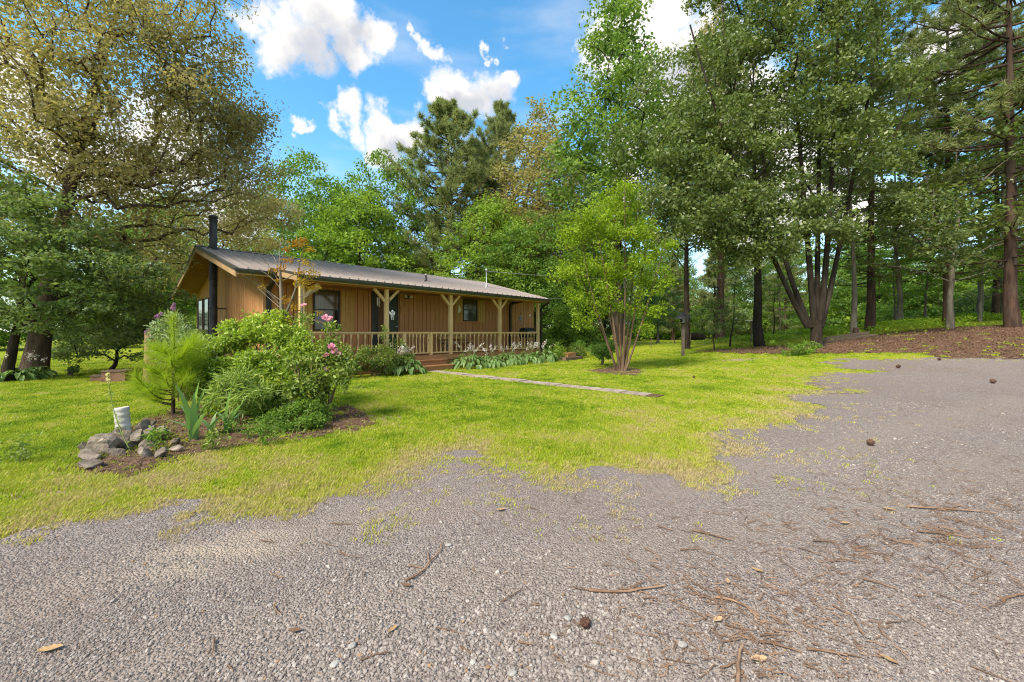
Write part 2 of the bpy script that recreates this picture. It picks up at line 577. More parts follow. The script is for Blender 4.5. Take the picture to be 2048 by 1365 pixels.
M['lf_iris'] = leafmat('lf_iris', (0.085, 0.155, 0.05), (0.17, 0.27, 0.10), 0.3, 0.4, spec=0.4)
M['lf_seedling'] = leafmat('lf_seedling', (0.12, 0.185, 0.012), (0.33, 0.40, 0.028), 0.38)
M['lf_jmaple'] = leafmat('lf_jmaple', (0.34, 0.15, 0.015), (0.45, 0.32, 0.03), 0.35)
M['lf_fern'] = leafmat('lf_fern', (0.050, 0.105, 0.014), (0.17, 0.25, 0.035), 0.3)
M['lf_cover'] = leafmat('lf_cover', (0.10, 0.18, 0.016), (0.28, 0.36, 0.035), 0.3)
M['lf_lily'] = leafmat('lf_lily', (0.10, 0.15, 0.03), (0.27, 0.34, 0.09), 0.3)
M['fl_pink'] = leafmat('fl_pink', (0.55, 0.19, 0.36), (0.78, 0.44, 0.58), 0.3)
M['fl_purple'] = leafmat('fl_purple', (0.28, 0.12, 0.33), (0.47, 0.26, 0.50), 0.3)
M['fl_white'] = leafmat('fl_white', (0.60, 0.52, 0.62), (0.80, 0.74, 0.80), 0.3)
M['fl_cream'] = leafmat('fl_cream', (0.55, 0.50, 0.25), (0.72, 0.68, 0.42), 0.3)

# ------------------------------------------------------------------ ground
def pix_poly(lst):
    return np.array([[*gp(x, y).xy] for (x, y) in lst])


GRAVEL = np.vstack([
    [[-14, -1.5], [-8.5, 1.6]],
    pix_poly([(0, 1082), (120, 1050), (260, 1018), (400, 1000), (540, 1010), (620, 1000), (700, 972), (790, 938), (880, 908), (940, 905), (1030, 925),
              (1120, 948), (1230, 935), (1330, 945), (1410, 945), (1465, 890), (1425, 872), (1500, 862), (1600, 835), (1640, 812), (1560, 800), (1600, 792),
              (1665, 780), (1600, 768), (1660, 748), (1760, 744), (1690, 736), (1640, 726), (1700, 719), (1850, 718), (2048, 719)]),
    [[26, 13.5], [42, 10], [42, -12], [-14, -12]]])
MULCH = np.vstack([
    pix_poly([(1395, 703), (1480, 697), (1560, 692), (1620, 690), (1680, 680), (1740, 672), (1830, 660), (1920, 655), (2030, 650)]),
    [[32, 21], [42, 16], [42, 11], [26.5, 13.8]],
    pix_poly([(2040, 716), (1900, 713), (1760, 711), (1660, 708), (1560, 708), (1470, 708)])])
BED = np.vstack([pix_poly([(150, 945), (260, 955), (330, 928), (440, 905), (560, 890), (640, 880), (740, 852), (760, 830), (700, 815), (560, 800), (400, 805), (300, 838), (230, 872), (160, 905)])])
FAR_BED = np.array([[gp(1175, 742).x, gp(1175, 742).y], [gp(1215, 750).x, gp(1215, 750).y], [gp(1270, 752).x, gp(1270, 752).y], [gp(1290, 742).x, gp(1290, 742).y], [gp(1240, 732).x, gp(1240, 732).y]])


def sdf(poly, x, y):
    """signed distance, positive inside"""
    x = np.asarray(x, float).ravel(); y = np.asarray(y, float).ravel()
    d = np.full(x.shape, 1e9); ins = np.zeros(x.shape, bool)
    n = len(poly)
    for i in range(n):
        ax, ay = poly[i]; bx, by = poly[(i + 1) % n]
        ex, ey = bx - ax, by - ay
        t = np.clip(((x - ax) * ex + (y - ay) * ey) / (ex * ex + ey * ey + 1e-12), 0, 1)
        d = np.minimum(d, np.hypot(x - ax - t * ex, y - ay - t * ey))
        c = (ay > y) != (by > y)
        with np.errstate(divide='ignore', invalid='ignore'):
            xx = (bx - ax) * (y - ay) / (by - ay + 1e-12) + ax
        ins ^= c & (x < xx)
    return np.where(ins, d, -d)


def gravel_sd(x, y):
    s = sdf(GRAVEL, x, y)
    r = np.hypot(np.ravel(x), np.ravel(y))
    amp = np.clip(0.05 + 0.035 * r, 0.1, 0.6)
    return s + (fbm(np.ravel(x) * 1.6, np.ravel(y) * 1.6, 5, 5) - 0.5) * 2.2 * amp


def mulch_sd(x, y):
    return sdf(MULCH, x, y) + (fbm(np.ravel(x) * 0.8, np.ravel(y) * 0.8, 9, 5) - 0.5) * 2.0


def bed_sd(x, y):
    a = sdf(BED, x, y); b = sdf(FAR_BED, x, y)
    return np.maximum(a, b) + (fbm(np.ravel(x) * 2.5, np.ravel(y) * 2.5, 21, 4) - 0.5) * 0.55


def graded(a, b, step, far, growth=1.13):
    mid = np.arange(a, b + 1e-6, step)
    out = []; s = step; p = b
    while p < far:
        s *= growth; p += s; out.append(p)
    out2 = []; s = step; p = a
    while p > -far:
        s *= growth; p -= s; out2.append(p)
    return np.array(out2[::-1] + list(mid) + out)


def ground_material():
    m, nt, p, out = mat_new('lawn_ground')
    n1 = noise_node(nt, 0.55, 5, 0.6, 'World'); n2 = noise_node(nt, 28, 4, 0.7, 'World'); n3 = noise_node(nt, 3.2, 5, 0.65, 'World')
    g = mixc(nt, ramp(nt, n1.outputs['Fac'], 0.35, 0.68), (0.20, 0.265, 0.012), (0.29, 0.325, 0.018))
    g = mixc(nt, ramp(nt, n2.outputs['Fac'], 0.30, 0.72, 0, 0.6), g, (0.10, 0.15, 0.010))
    g = mixc(nt, ramp(nt, n3.outputs['Fac'], 0.46, 0.70, 0, 0.55), g, (0.32, 0.30, 0.065))
    st = nt.nodes.new('ShaderNodeMath'); st.operation = 'ADD'
    nt.links.new(attr(nt, 'straw'), st.inputs[0])
    k = nt.nodes.new('ShaderNodeMath'); k.operation = 'MULTIPLY_ADD'; nt.links.new(n3.outputs['Fac'], k.inputs[0]); k.inputs[1].default_value = 1.2; k.inputs[2].default_value = -0.6
    nt.links.new(k.outputs[0], st.inputs[1])
    g = mixc(nt, ramp(nt, st.outputs[0], 0.25, 0.8), g, (0.27, 0.235, 0.085))
    dn = nt.nodes.new('ShaderNodeMath'); dn.operation = 'ADD'
    nt.links.new(attr(nt, 'dirt'), dn.inputs[0]); nt.links.new(k.outputs[0], dn.inputs[1])
    dirt = mixc(nt, ramp(nt, n2.outputs['Fac'], 0.3, 0.7), (0.22, 0.15, 0.095), (0.38, 0.29, 0.205))
    g = mixc(nt, ramp(nt, dn.outputs[0], 0.40, 0.65), g, dirt)
    nt.links.new(g, p.inputs['Base Color'])
    p.inputs['Roughness'].default_value = 0.95; p.inputs['Specular IOR Level'].default_value = 0.1
    b = nt.nodes.new('ShaderNodeBump'); b.inputs['Strength'].default_value = 0.9; b.inputs['Distance'].default_value = 0.04
    nt.links.new(n2.outputs['Fac'], b.inputs['Height']); nt.links.new(b.outputs[0], p.inputs['Normal'])
    return m


def gravel_material():
    m, nt, p, out = mat_new('gravel_ground')
    vo = nt.nodes.new('ShaderNodeTexVoronoi'); vo.inputs['Scale'].default_value = 75
    geo = nt.nodes.new('ShaderNodeNewGeometry'); nt.links.new(geo.outputs['Position'], vo.inputs['Vector'])
    n0 = noise_node(nt, 20, 6, 0.7, 'World'); n1 = noise_node(nt, 0.42, 5, 0.6, 'World'); n2 = noise_node(nt, 1.9, 6, 0.7, 'World', (1.0, 2.2, 1))
    sv = nt.nodes.new('ShaderNodeSeparateColor'); nt.links.new(vo.outputs['Color'], sv.inputs[0])
    c = mixc(nt, sv.outputs[0], (0.160, 0.134, 0.124), (0.335, 0.292, 0.275))
    c = mixc(nt, ramp(nt, n0.outputs['Fac'], 0.35, 0.7, 0, 0.65), c, (0.15, 0.122, 0.108))
    c = mixc(nt, ramp(nt, n1.outputs['Fac'], 0.42, 0.70, 0, 0.35), c, (0.185, 0.135, 0.11))
    c = mixc(nt, ramp(nt, n2.outputs['Fac'], 0.56, 0.74, 0, 0.5), c, (0.17, 0.115, 0.085))
    c = mixc(nt, attr(nt, 'sand'), c, mixc(nt, n0.outputs['Fac'], (0.275, 0.222, 0.172), (0.41, 0.345, 0.282)))
    nt.links.new(c, p.inputs['Base Color']); p.inputs['Roughness'].default_value = 0.9; p.inputs['Specular IOR Level'].default_value = 0.2
    b = nt.nodes.new('ShaderNodeBump'); b.inputs['Strength'].default_value = 0.8; b.inputs['Distance'].default_value = 0.02; b.invert = True
    nt.links.new(vo.outputs['Distance'], b.inputs['Height'])
    b2 = nt.nodes.new('ShaderNodeBump'); b2.inputs['Strength'].default_value = 0.7; b2.inputs['Distance'].default_value = 0.02
    nt.links.new(n0.outputs['Fac'], b2.inputs['Height']); nt.links.new(b.outputs[0], b2.inputs['Normal'])
    nt.links.new(b2.outputs[0], p.inputs['Normal'])
    return m


def mulch_material(name, a, b_, c_):
    m, nt, p, out = mat_new(name)
    n0 = noise_node(nt, 16, 6, 0.75, 'World'); n1 = noise_node(nt, 1.3, 6, 0.65, 'World')
    c = mixc(nt, ramp(nt, n0.outputs['Fac'], 0.32, 0.68), a, b_)
    c = mixc(nt, ramp(nt, n1.outputs['Fac'], 0.55, 0.75, 0, 0.6), c, c_)
    nt.links.new(c, p.inputs['Base Color']); p.inputs['Roughness'].default_value = 0.95; p.inputs['Specular IOR Level'].default_value = 0.1
    b = nt.nodes.new('ShaderNodeBump'); b.inputs['Strength'].default_value = 1.0; b.inputs['Distance'].default_value = 0.06
    nt.links.new(n0.outputs['Fac'], b.inputs['Height']); nt.links.new(b.outputs[0], p.inputs['Normal'])
    return m


def pgauss(x, y, px, py, rx, ry):
    c = gp(px, py)
    return np.exp(-(((x - c.x) / rx) ** 2 + ((y - c.y) / ry) ** 2))


def dirt_amount(x, y):
    d = 0
    for (px, py, rx, ry, k) in ((40, 995, 0.45, 0.16, 0.9), (110, 985, 0.3, 0.10, 0.75), (190, 945, 0.8, 0.22, 0.7), (480, 915, 0.9, 0.2, 0.45), (700, 850, 1.0, 0.45, 0.75), (755, 835, 0.6, 0.35, 0.7),
                                (1478, 720, 1.1, 0.6, 0.8), (600, 900, 0.5, 0.15, 0.5), (330, 925, 0.6, 0.2, 0.7)):
        d = d + k * pgauss(x, y, px, py, rx, ry)
    return np.clip(d, 0, 1)


TRACKS = [np.array([[*gp(x, y).xy] for (x, y) in lst]) for lst in (
    ((0, 1230), (120, 1185), (430, 1105), (700, 1040), (1000, 1005), (1300, 990), (1600, 925), (1850, 850), (2040, 800)),
    ((250, 1350), (520, 1270), (850, 1190), (1200, 1110), (1600, 1050), (1900, 960), (2047, 915)))]


def track(x, y):
    """1 on the two worn wheel tracks of the drive"""
    x = np.ravel(x); y = np.ravel(y); d = np.full(x.shape, 1e9)
    for P in TRACKS:
        for (ax, ay), (bx, by) in zip(P[:-1], P[1:]):
            ex, ey = bx - ax, by - ay
            t = np.clip(((x - ax) * ex + (y - ay) * ey) / (ex * ex + ey * ey), 0, 1)
            d = np.minimum(d, np.hypot(x - ax - t * ex, y - ay - t * ey))
    w = 0.16 + 0.035 * y
    return np.exp(-(d / w) ** 2) * sstep(0.25, 0.55, fbm(x * 0.9, y * 0.9, 44, 3) + 0.12)


def build_ground():
    xs = graded(-9, 22, 0.25, 420); ys = graded(1, 26, 0.25, 420)
    X, Y = np.meshgrid(xs, ys)
    V = np.stack([X, Y, terr(X, Y)], -1).reshape(-1, 3)
    nx = len(xs); ny = len(ys)
    i, j = np.meshgrid(np.arange(nx - 1), np.arange(ny - 1))
    a = (j * nx + i).ravel()
    Q = np.stack([a, a + 1, a + nx + 1, a + nx], -1)
    me = np_mesh('lawn', V, [Q], ground_material(), smooth=True)
    x, y = V[:, 0], V[:, 1]
    gs = sdf(GRAVEL, x, y)
    straw = np.exp(np.minimum(gs, 0) / 0.65) * 0.75 * sstep(20, 8, y)
    straw = np.maximum(straw, 0.6 * pgauss(x, y, 1250, 900, 1.6, 0.7))
    for nm, val in (('straw', straw), ('dirt', dirt_amount(x, y))):
        at_ = me.attributes.new(nm, 'FLOAT', 'POINT'); at_.data.foreach_set('value', val.astype(np.float32))
    kind(obj('lawn', me), 'structure', 'bright yellow-green mown lawn spreading around the house')


def sheet(name, box, cell, fn, lift, mat, attrs=None, rough=0.0):
    xs = np.arange(box[0], box[1], cell); ys = np.arange(box[2], box[3], cell)
    X, Y = np.meshgrid(xs, ys)
    cx, cy = np.meshgrid(xs[:-1] + cell / 2, ys[:-1] + cell / 2)
    ins = fn(cx, cy) > 0
    Z = terr(X, Y) + lift + rough * (fbm(X * 3, Y * 3, 31, 3) - 0.5)
    V = np.stack([X, Y, Z], -1).reshape(-1, 3)
    nx = len(xs)
    i, j = np.meshgrid(np.arange(nx - 1), np.arange(len(ys) - 1))
    a = (j * nx + i).ravel()[ins]
    Q = np.stack([a, a + 1, a + nx + 1, a + nx], -1)
    used = np.unique(Q); remap = np.zeros(len(V), int); remap[used] = np.arange(len(used))
    V = V[used]; Q = remap[Q]
    me = np_mesh(name, V, [Q], mat, smooth=True)
    for nm, f in (attrs or {}).items():
        at_ = me.attributes.new(nm, 'FLOAT', 'POINT'); at_.data.foreach_set('value', f(V[:, 0], V[:, 1]).astype(np.float32))
    return obj(name, me)


def sand(x, y):
    v = 0.95 * pgauss(x, y, 440, 1105, 0.42, 0.09) + 0.85 * pgauss(x, y, 360, 1150, 0.22, 0.07) + 0.7 * pgauss(x, y, 520, 1075, 0.3, 0.09)
    v = v + 0.22 * track(x, y)
    return np.clip(v * (0.5 + 0.9 * fbm(x * 6, y * 6, 77, 3)), 0, 0.9)


build_ground()
M['gravel'] = gravel_material()
M['mulch'] = mulch_material('mulch', (0.085, 0.047, 0.032), (0.19, 0.112, 0.078), (0.15, 0.14, 0.04))
M['bed'] = mulch_material('bed', (0.075, 0.045, 0.028), (0.20, 0.13, 0.085), (0.28, 0.20, 0.14))


def gfar(x, y):
    s = gravel_sd(x, y)
    return s


kind(sheet('gravel_driveway', (-10, 8, -3, 9), 0.07, gfar, 0.008, M['gravel'], {'sand': sand}), 'structure', 'grey gravel driveway filling the foreground')
kind(sheet('gravel_turnaround', (8, 34, -3, 18), 0.2, lambda x, y: gfar(x, y), 0.008, M['gravel'], {'sand': sand}), 'structure', 'far right stretch of the gravel driveway below the bank')
kind(sheet('gravel_verge', (-2, 8, 9, 18), 0.12, gfar, 0.008, M['gravel'], {'sand': lambda x, y: x * 0}), 'structure', 'thin gravel tongue where the driveway meets the lawn')
kind(sheet('mulch_bank', (8, 42, 10, 27), 0.2, mulch_sd, 0.014, M['mulch'], rough=0.09), 'structure', 'reddish pine-straw covered bank under the tall trees')
kind(sheet('flower_bed', (-8, -0.5, 3, 9), 0.06, lambda x, y: bed_sd(x, y), 0.014, M['bed'], rough=0.05), 'structure', 'bare brown soil bed under the front shrubs')
kind(sheet('tree_ring_bed', (1.5, 6, 11.5, 16.5), 0.06, lambda x, y: bed_sd(x, y), 0.014, M['bed'], rough=0.05), 'structure', 'small brown mulch ring at the foot of the crepe myrtle')


# ---- scattered stuff through geometry nodes
def stone_mesh(name, seed, mat, sub=1, flat=0.65):
    bm = bmesh.new(); bmesh.ops.create_icosphere(bm, subdivisions=sub, radius=0.5)
    r = np.random.default_rng(seed)
    ax = r.uniform(0.75, 1.25, 3); ax[2] *= flat
    for v in bm.verts:
        k = 1 + r.uniform(-0.22, 0.22)
        v.co = Vector((v.co.x * ax[0] * k, v.co.y * ax[1] * k, v.co.z * ax[2] * k))
    me = bpy.data.meshes.new(name); bm.to_mesh(me); bm.free(); me.materials.append(mat)
    return me


def tuft_mesh(name, seed, mat, n=11, h=0.05, w=0.006, spread=0.035, lean=0.5):
    r = np.random.default_rng(seed); V = []; Fc = []
    for i in range(n):
        a = r.uniform(0, 6.283); q = spread * math.sqrt(r.uniform())
        b = np.array([q * math.cos(a), q * math.sin(a), -0.004]); hh = h * r.uniform(0.55, 1.25)
        a2 = r.uniform(0, 6.283); l = r.uniform(0.15, lean) * hh * 1.4
        t = b + np.array([l * math.cos(a2), l * math.sin(a2), hh])
        mid = b + np.array([l * 0.35 * math.cos(a2), l * 0.35 * math.sin(a2), hh * 0.6])
        s = np.array([-math.sin(a2 + 0.6), math.cos(a2 + 0.6), 0]) * w / 2
        o = len(V); V += [b - s, b + s, mid - s * 0.9, mid + s * 0.9, t]
        Fc += [(o, o + 1, o + 3, o + 2), (o + 2, o + 3, o + 4)]
    me = bpy.data.meshes.new(name); me.from_pydata([tuple(v) for v in V], [], Fc); me.materials.append(mat)
    return me


def scatter(name, pts, rot, scl, idx, tint, sources, label):
    """one object whose geometry nodes put a source on every point"""
    me = bpy.data.meshes.new(name)
    me.vertices.add(len(pts)); me.vertices.foreach_set('co', np.asarray(pts, np.float32).ravel())
    for nm, ty, val in (('rot', 'FLOAT_VECTOR', rot), ('scl', 'FLOAT_VECTOR', scl), ('tint', 'FLOAT', tint)):
        a = me.attributes.new(nm, ty, 'POINT'); a.data.foreach_set('vector' if ty == 'FLOAT_VECTOR' else 'value', np.asarray(val, np.float32).ravel())
    a = me.attributes.new('idx', 'INT', 'POINT'); a.data.foreach_set('value', np.asarray(idx, np.int32))
    o = obj(name, me)
    ng = bpy.data.node_groups.new(name + '_nodes', 'GeometryNodeTree')
    ng.interface.new_socket('Geometry', in_out='INPUT', socket_type='NodeSocketGeometry')
    ng.interface.new_socket('Geometry', in_out='OUTPUT', socket_type='NodeSocketGeometry')
    N, L = ng.nodes.new, ng.links.new
    gi = N('NodeGroupInput'); go = N('NodeGroupOutput')
    mp = N('GeometryNodeMeshToPoints'); L(gi.outputs[0], mp.inputs['Mesh'])
    g2i = N('GeometryNodeGeometryToInstance')
    for me_s in sources[::-1]:
        so = bpy.data.objects.new(me_s.name, me_s)
        oi = N('GeometryNodeObjectInfo'); oi.inputs['Object'].default_value = so; oi.inputs['As Instance'].default_value = True
        L(oi.outputs['Geometry'], g2i.inputs[0])
    iop = N('GeometryNodeInstanceOnPoints')
    L(mp.outputs[0], iop.inputs['Points']); L(g2i.outputs[0], iop.inputs['Instance'])
    iop.inputs['Pick Instance'].default_value = True

    def na(nm, ty):
        n = N('GeometryNodeInputNamedAttribute'); n.data_type = ty; n.inputs['Name'].default_value = nm
        return n.outputs['Attribute']
    L(na('idx', 'INT'), iop.inputs['Instance Index'])
    e = N('FunctionNodeEulerToRotation'); L(na('rot', 'FLOAT_VECTOR'), e.inputs[0]); L(e.outputs[0], iop.inputs['Rotation'])
    L(na('scl', 'FLOAT_VECTOR'), iop.inputs['Scale'])
    L(iop.outputs[0], go.inputs[0])
    md = o.modifiers.new('scatter', 'NODES'); md.node_group = ng
    kind(o, 'stuff', label)
    return o


def instmat(name, cols, rough=0.85, trans=0.0, spec=0.2, bump=0.0):
    """colour picked along a ramp by the instance's own tint"""
    m, nt, p, out = mat_new(name)
    t = attr(nt, 'tint', True)
    cr = nt.nodes.new('ShaderNodeValToRGB'); nt.links.new(t, cr.inputs[0])
    els = cr.color_ramp.elements
    while len(els) < len(cols):
        els.new(0.5)
    for i, c in enumerate(cols):
        els[i].position = i / (len(cols) - 1); els[i].color = (*c, 1)
    nt.links.new(cr.outputs[0], p.inputs['Base Color'])
    p.inputs['Roughness'].default_value = rough; p.inputs['Specular IOR Level'].default_value = spec
    if trans:
        tr = nt.nodes.new('ShaderNodeBsdfTranslucent'); nt.links.new(cr.outputs[0], tr.inputs['Color'])
        ms = nt.nodes.new('ShaderNodeMixShader'); ms.inputs[0].default_value = trans
        nt.links.new(p.outputs[0], ms.inputs[1]); nt.links.new(tr.outputs[0], ms.inputs[2]); nt.links.new(ms.outputs[0], out.inputs[0])
    return m


def view_points(n, y0, y1, power, margin=1.4, x0=-9, x1=30):
    """ground points, denser near the camera"""
    u = rng.uniform(0, 1, n)
    if power == 1:
        Y = y0 * (y1 / y0) ** u
    else:
        e = 1 - power
        Y = (y0 ** e + u * (y1 ** e - y0 ** e)) ** (1 / e)
    X = rng.uniform(-1, 1, n) * margin * (Y + 0.6)
    k = (X > x0) & (X < x1)
    return X[k], Y[k]


def build_gravel():
    mat = instmat('gravel_stone', [(0.095, 0.077, 0.068), (0.148, 0.124, 0.111), (0.195, 0.167, 0.151), (0.24, 0.209, 0.191), (0.29, 0.257, 0.237), (0.37, 0.337, 0.311), (0.27, 0.175, 0.11)])
    src = [stone_mesh('pebble', s, mat) for s in range(5)]
    X, Y = view_points(220000, 1.3, 8.0, 1.8)
    s = gravel_sd(X, Y)
    dens = sstep(0.0, 0.35, s) * (0.45 + 0.75 * fbm(X * 0.7, Y * 0.7, 55, 3)) * (1 - 0.8 * sand(X, Y)) * (1 - 0.65 * track(X, Y))
    k = rng.uniform(0, 1, len(X)) < dens
    X, Y = X[k], Y[k]
    n = len(X)
    sz = 0.0062 + 0.0115 * rng.uniform(0, 1, n) ** 3.0
    loose = sstep(0.50, 0.62, fbm(X * 0.55 + 3, Y * 0.55, 66, 3))
    sz *= 0.8 + 0.45 * loose
    big = rng.uniform(0, 1, n) < 0.004
    sz[big] *= 1.7
    sz *= 1 + 0.10 * np.maximum(Y - 3, 0)
    Z = terr(X, Y) + 0.008 + sz * 0.10
    rot = rng.uniform(-0.5, 0.5, (n, 3)); rot[:, 2] = rng.uniform(0, 6.283, n)
    t = np.clip(rng.normal(0.45, 0.16, n), 0.05, 0.90)
    t[rng.uniform(0, 1, n) < 0.012] = 1.0
    t[big] = rng.uniform(0.6, 0.85, big.sum())
    scatter('loose_gravel', np.stack([X, Y, Z], -1), rot, np.repeat(sz[:, None], 3, 1), rng.integers(0, 5, n), t, src, 'loose grey gravel stones covering the driveway')


def build_grass():
    mat = instmat('grass_blade', [(0.11, 0.205, 0.012), (0.22, 0.335, 0.016), (0.34, 0.43, 0.024), (0.44, 0.47, 0.05), (0.49, 0.43, 0.15), (0.50, 0.405, 0.22)], 0.6, 0.42)
    src = [tuft_mesh('grass_tuft', 40 + s, mat, n=13, h=0.034, w=0.005) for s in range(5)]
    Xs = []; Ys = []
    for n, a, b, pw in ((135000, 2.6, 11, 1.5), (60000, 9, 24, 1.25)):
        x, y = view_points(n, a, b, pw, 1.38, -28, 26); Xs.append(x); Ys.append(y)
    X = np.concatenate(Xs); Y = np.concatenate(Ys)
    g = gravel_sd(X, Y); mu = mulch_sd(X, Y); be = bed_sd(X, Y); di = dirt_amount(X, Y)
    patch = fbm(X * 2.2, Y * 2.2, 88, 3)
    dens = np.where(g > 0, np.exp(-g / 0.30) * 0.75 * sstep(0.40, 0.62, patch), 0.18 + 0.82 * sstep(0.0, -0.8, g))
    dens *= sstep(0.35, -0.25, mu) * np.where(be > 0.05, 0.12, 1) * (1 - 0.85 * di)
    # nothing grows on the path or under the house
    hx, hy = to_house(X, Y)
    dens[(hx > -6.3) & (hx < 7.9) & (hy > -0.5) & (hy < 13)] = 0
    dens[(np.abs(hx + 1.55) < 0.27) & (hy < 0) & (hy > -9.3)] = 0
    k = rng.uniform(0, 1, len(X)) < dens
    X, Y, g = X[k], Y[k], g[k]; n = len(X)
    dist = np.hypot(X, Y)
    s = (0.75 + 0.6 * rng.uniform(0, 1, n)) * (0.85 + 0.05 * dist)
    hgt = (0.7 + 0.55 * fbm(X * 1.1, Y * 1.1, 91, 3)) * (1 / (0.75 + 0.05 * dist))
    edge = np.exp(np.minimum(g, 0) / 0.7) * sstep(22, 9, Y)
    warm = 0.6 * pgauss(X, Y, 1250, 900, 1.6, 0.7)
    t = 0.38 + 0.55 * (fbm(X * 0.5, Y * 0.5, 93, 4) - 0.5) + 0.85 * (fbm(X * 1.9, Y * 1.9, 94, 4) - 0.5) + rng.normal(0, 0.14, n) + 0.46 * np.maximum(edge, warm)
    t[rng.uniform(0, 1, n) < 0.05] += 0.35
    hgt = hgt * (1 - 0.35 * edge)
    rot = np.zeros((n, 3)); rot[:, 2] = rng.uniform(0, 6.283, n)
    scl = np.stack([s, s, s * hgt], -1)
    scatter('lawn_grass', np.stack([X, Y, terr(X, Y) + 0.004], -1), rot, scl, rng.integers(0, 5, n), np.clip(t, 0, 1), src, 'short mown grass blades of the lawn')


HO = (-2.45, 15.86); HU = (0.6713, 0.7412)
HANG = math.atan2(HU[1], HU[0])


def to_house(x, y):
    dx = np.asarray(x) - HO[0]; dy = np.asarray(y) - HO[1]
    return dx * HU[0] + dy * HU[1], -dx * HU[1] + dy * HU[0]


def hw(s, v, z=0.0):
    """house coordinates to world"""
    return Vector((HO[0] + s * HU[0] - v * HU[1], HO[1] + s * HU[1] + v * HU[0], z))


build_gravel()
build_grass()

# ------------------------------------------------------------------ the house
DECK = 0.53
RIDGE_Y, RIDGE_Z = 7.09, 4.76
EAVE_Y, EAVE_Z = 1.44, 3.30
BACK_Y, BACK_Z = 12.75, 3.16
GX0, GX1 = -6.87, 8.5           # gable overhangs
WX0, WX1 = -6.0, 7.6            # walls
WY0, WY1 = 1.99, 12.2
SL_F = (RIDGE_Z - EAVE_Z) / (RIDGE_Y - EAVE_Y)
SL_B = (RIDGE_Z - BACK_Z) / (BACK_Y - RIDGE_Y)
PY0, PZ0 = -0.36, 3.06
PY1 = 1.86
PZ1 = EAVE_Z + SL_F * (PY1 - EAVE_Y) + 0.035
SL_P = (PZ1 - PZ0) / (PY1 - PY0)
PX0, PX1 = -5.8, 5.98


def roof_z(y):
    return EAVE_Z + SL_F * (y - EAVE_Y) if y < RIDGE_Y else RIDGE_Z - SL_B * (y - RIDGE_Y)


house = thing('house', 'single-storey brown wood-sided house with grey metal roof and railed front porch', 'house', (HO[0], HO[1], 0), HANG)

# walls: a core with siding boards proud of it
core = MB()
poly = [(WY0 + 0.03, 0.12), (WY0 + 0.03, roof_z(WY0) - 0.12), (RIDGE_Y, RIDGE_Z - 0.13), (WY1, roof_z(WY1) - 0.14), (WY1, 0.12)]
core.prism(poly, 'x', WX0 + 0.03, WX1 - 0.03)
wall = core.build('wall', M['siding_core'], house)
BW, GAP = 0.225, 0.022
fb = MB().box(0, BW - GAP, 0, 0.026, 0.14, roof_z(WY0) - 0.10).mesh('siding_board', M['siding'])
x = WX0
while x < WX1 - 0.05:
    obj('siding_board', fb, wall, (x, WY0 + 0.004, 0)); x += BW
y = WY0 + 0.03
while y < WY1 - 0.05:
    y2 = min(y + BW - GAP, WY1)
    b = MB()
    za, zb = roof_z(y) - 0.115, roof_z(y2) - 0.115
    zt = [(y, 0.14), (y2, 0.14), (y2, zb), (y, za)]
    if y < RIDGE_Y < y2:
        zt = [(y, 0.14), (y2, 0.14), (y2, zb), (RIDGE_Y, RIDGE_Z - 0.115), (y, za)]
    b.prism(zt, 'x', WX0 + 0.004, WX0 + 0.03)
    b.build('siding_board', M['siding'], wall)
    b2 = MB().prism(zt, 'x', WX1 - 0.03, WX1 - 0.004)
    b2.build('siding_board', M['siding'], wall)
    y += BW
MB().box(WX0 + 0.05, WX1 - 0.05, WY0 + 0.1, WY1 - 0.1, -0.1, 0.13).build('foundation', M['brick_box'], house)

# main roof
rf = MB()
rf.prism([(EAVE_Y, EAVE_Z - 0.06), (EAVE_Y, EAVE_Z - 0.015), (RIDGE_Y, RIDGE_Z - 0.015), (BACK_Y, BACK_Z - 0.015), (BACK_Y, BACK_Z - 0.06), (RIDGE_Y, RIDGE_Z - 0.065)], 'x', GX0 + 0.05, GX1 - 0.05)
roof = rf.build('roof', M['soffit'], house)


def panel_mesh(w, y0, z0, y1, z1):
    prof = [(0.0, 0.0), (w * 0.42, 0.0), (w * 0.44, 0.006), (w * 0.50, 0.006), (w * 0.52, 0), (w - 0.062, 0.0), (w - 0.052, 0.046), (w - 0.016, 0.046), (w - 0.004, 0.0)]
    vs = []; fs = []
    for (yy, zz) in ((y0, z0), (y1, z1)):
        for (px, pz) in prof:
            vs.append((px, yy, zz + pz))
    n = len(prof)
    for (yy, zz) in ((y0, z0),):
        for (px, pz) in prof:
            vs.append((px, yy, zz - 0.012))
    fs += [(i, i + 1, n + i + 1, n + i) for i in range(n - 1)]
    fs += [(2 * n + i, 2 * n + i + 1, i + 1, i) for i in range(n - 1)]
    return MB().add(vs, fs).mesh('roof_panel', M['roof'])


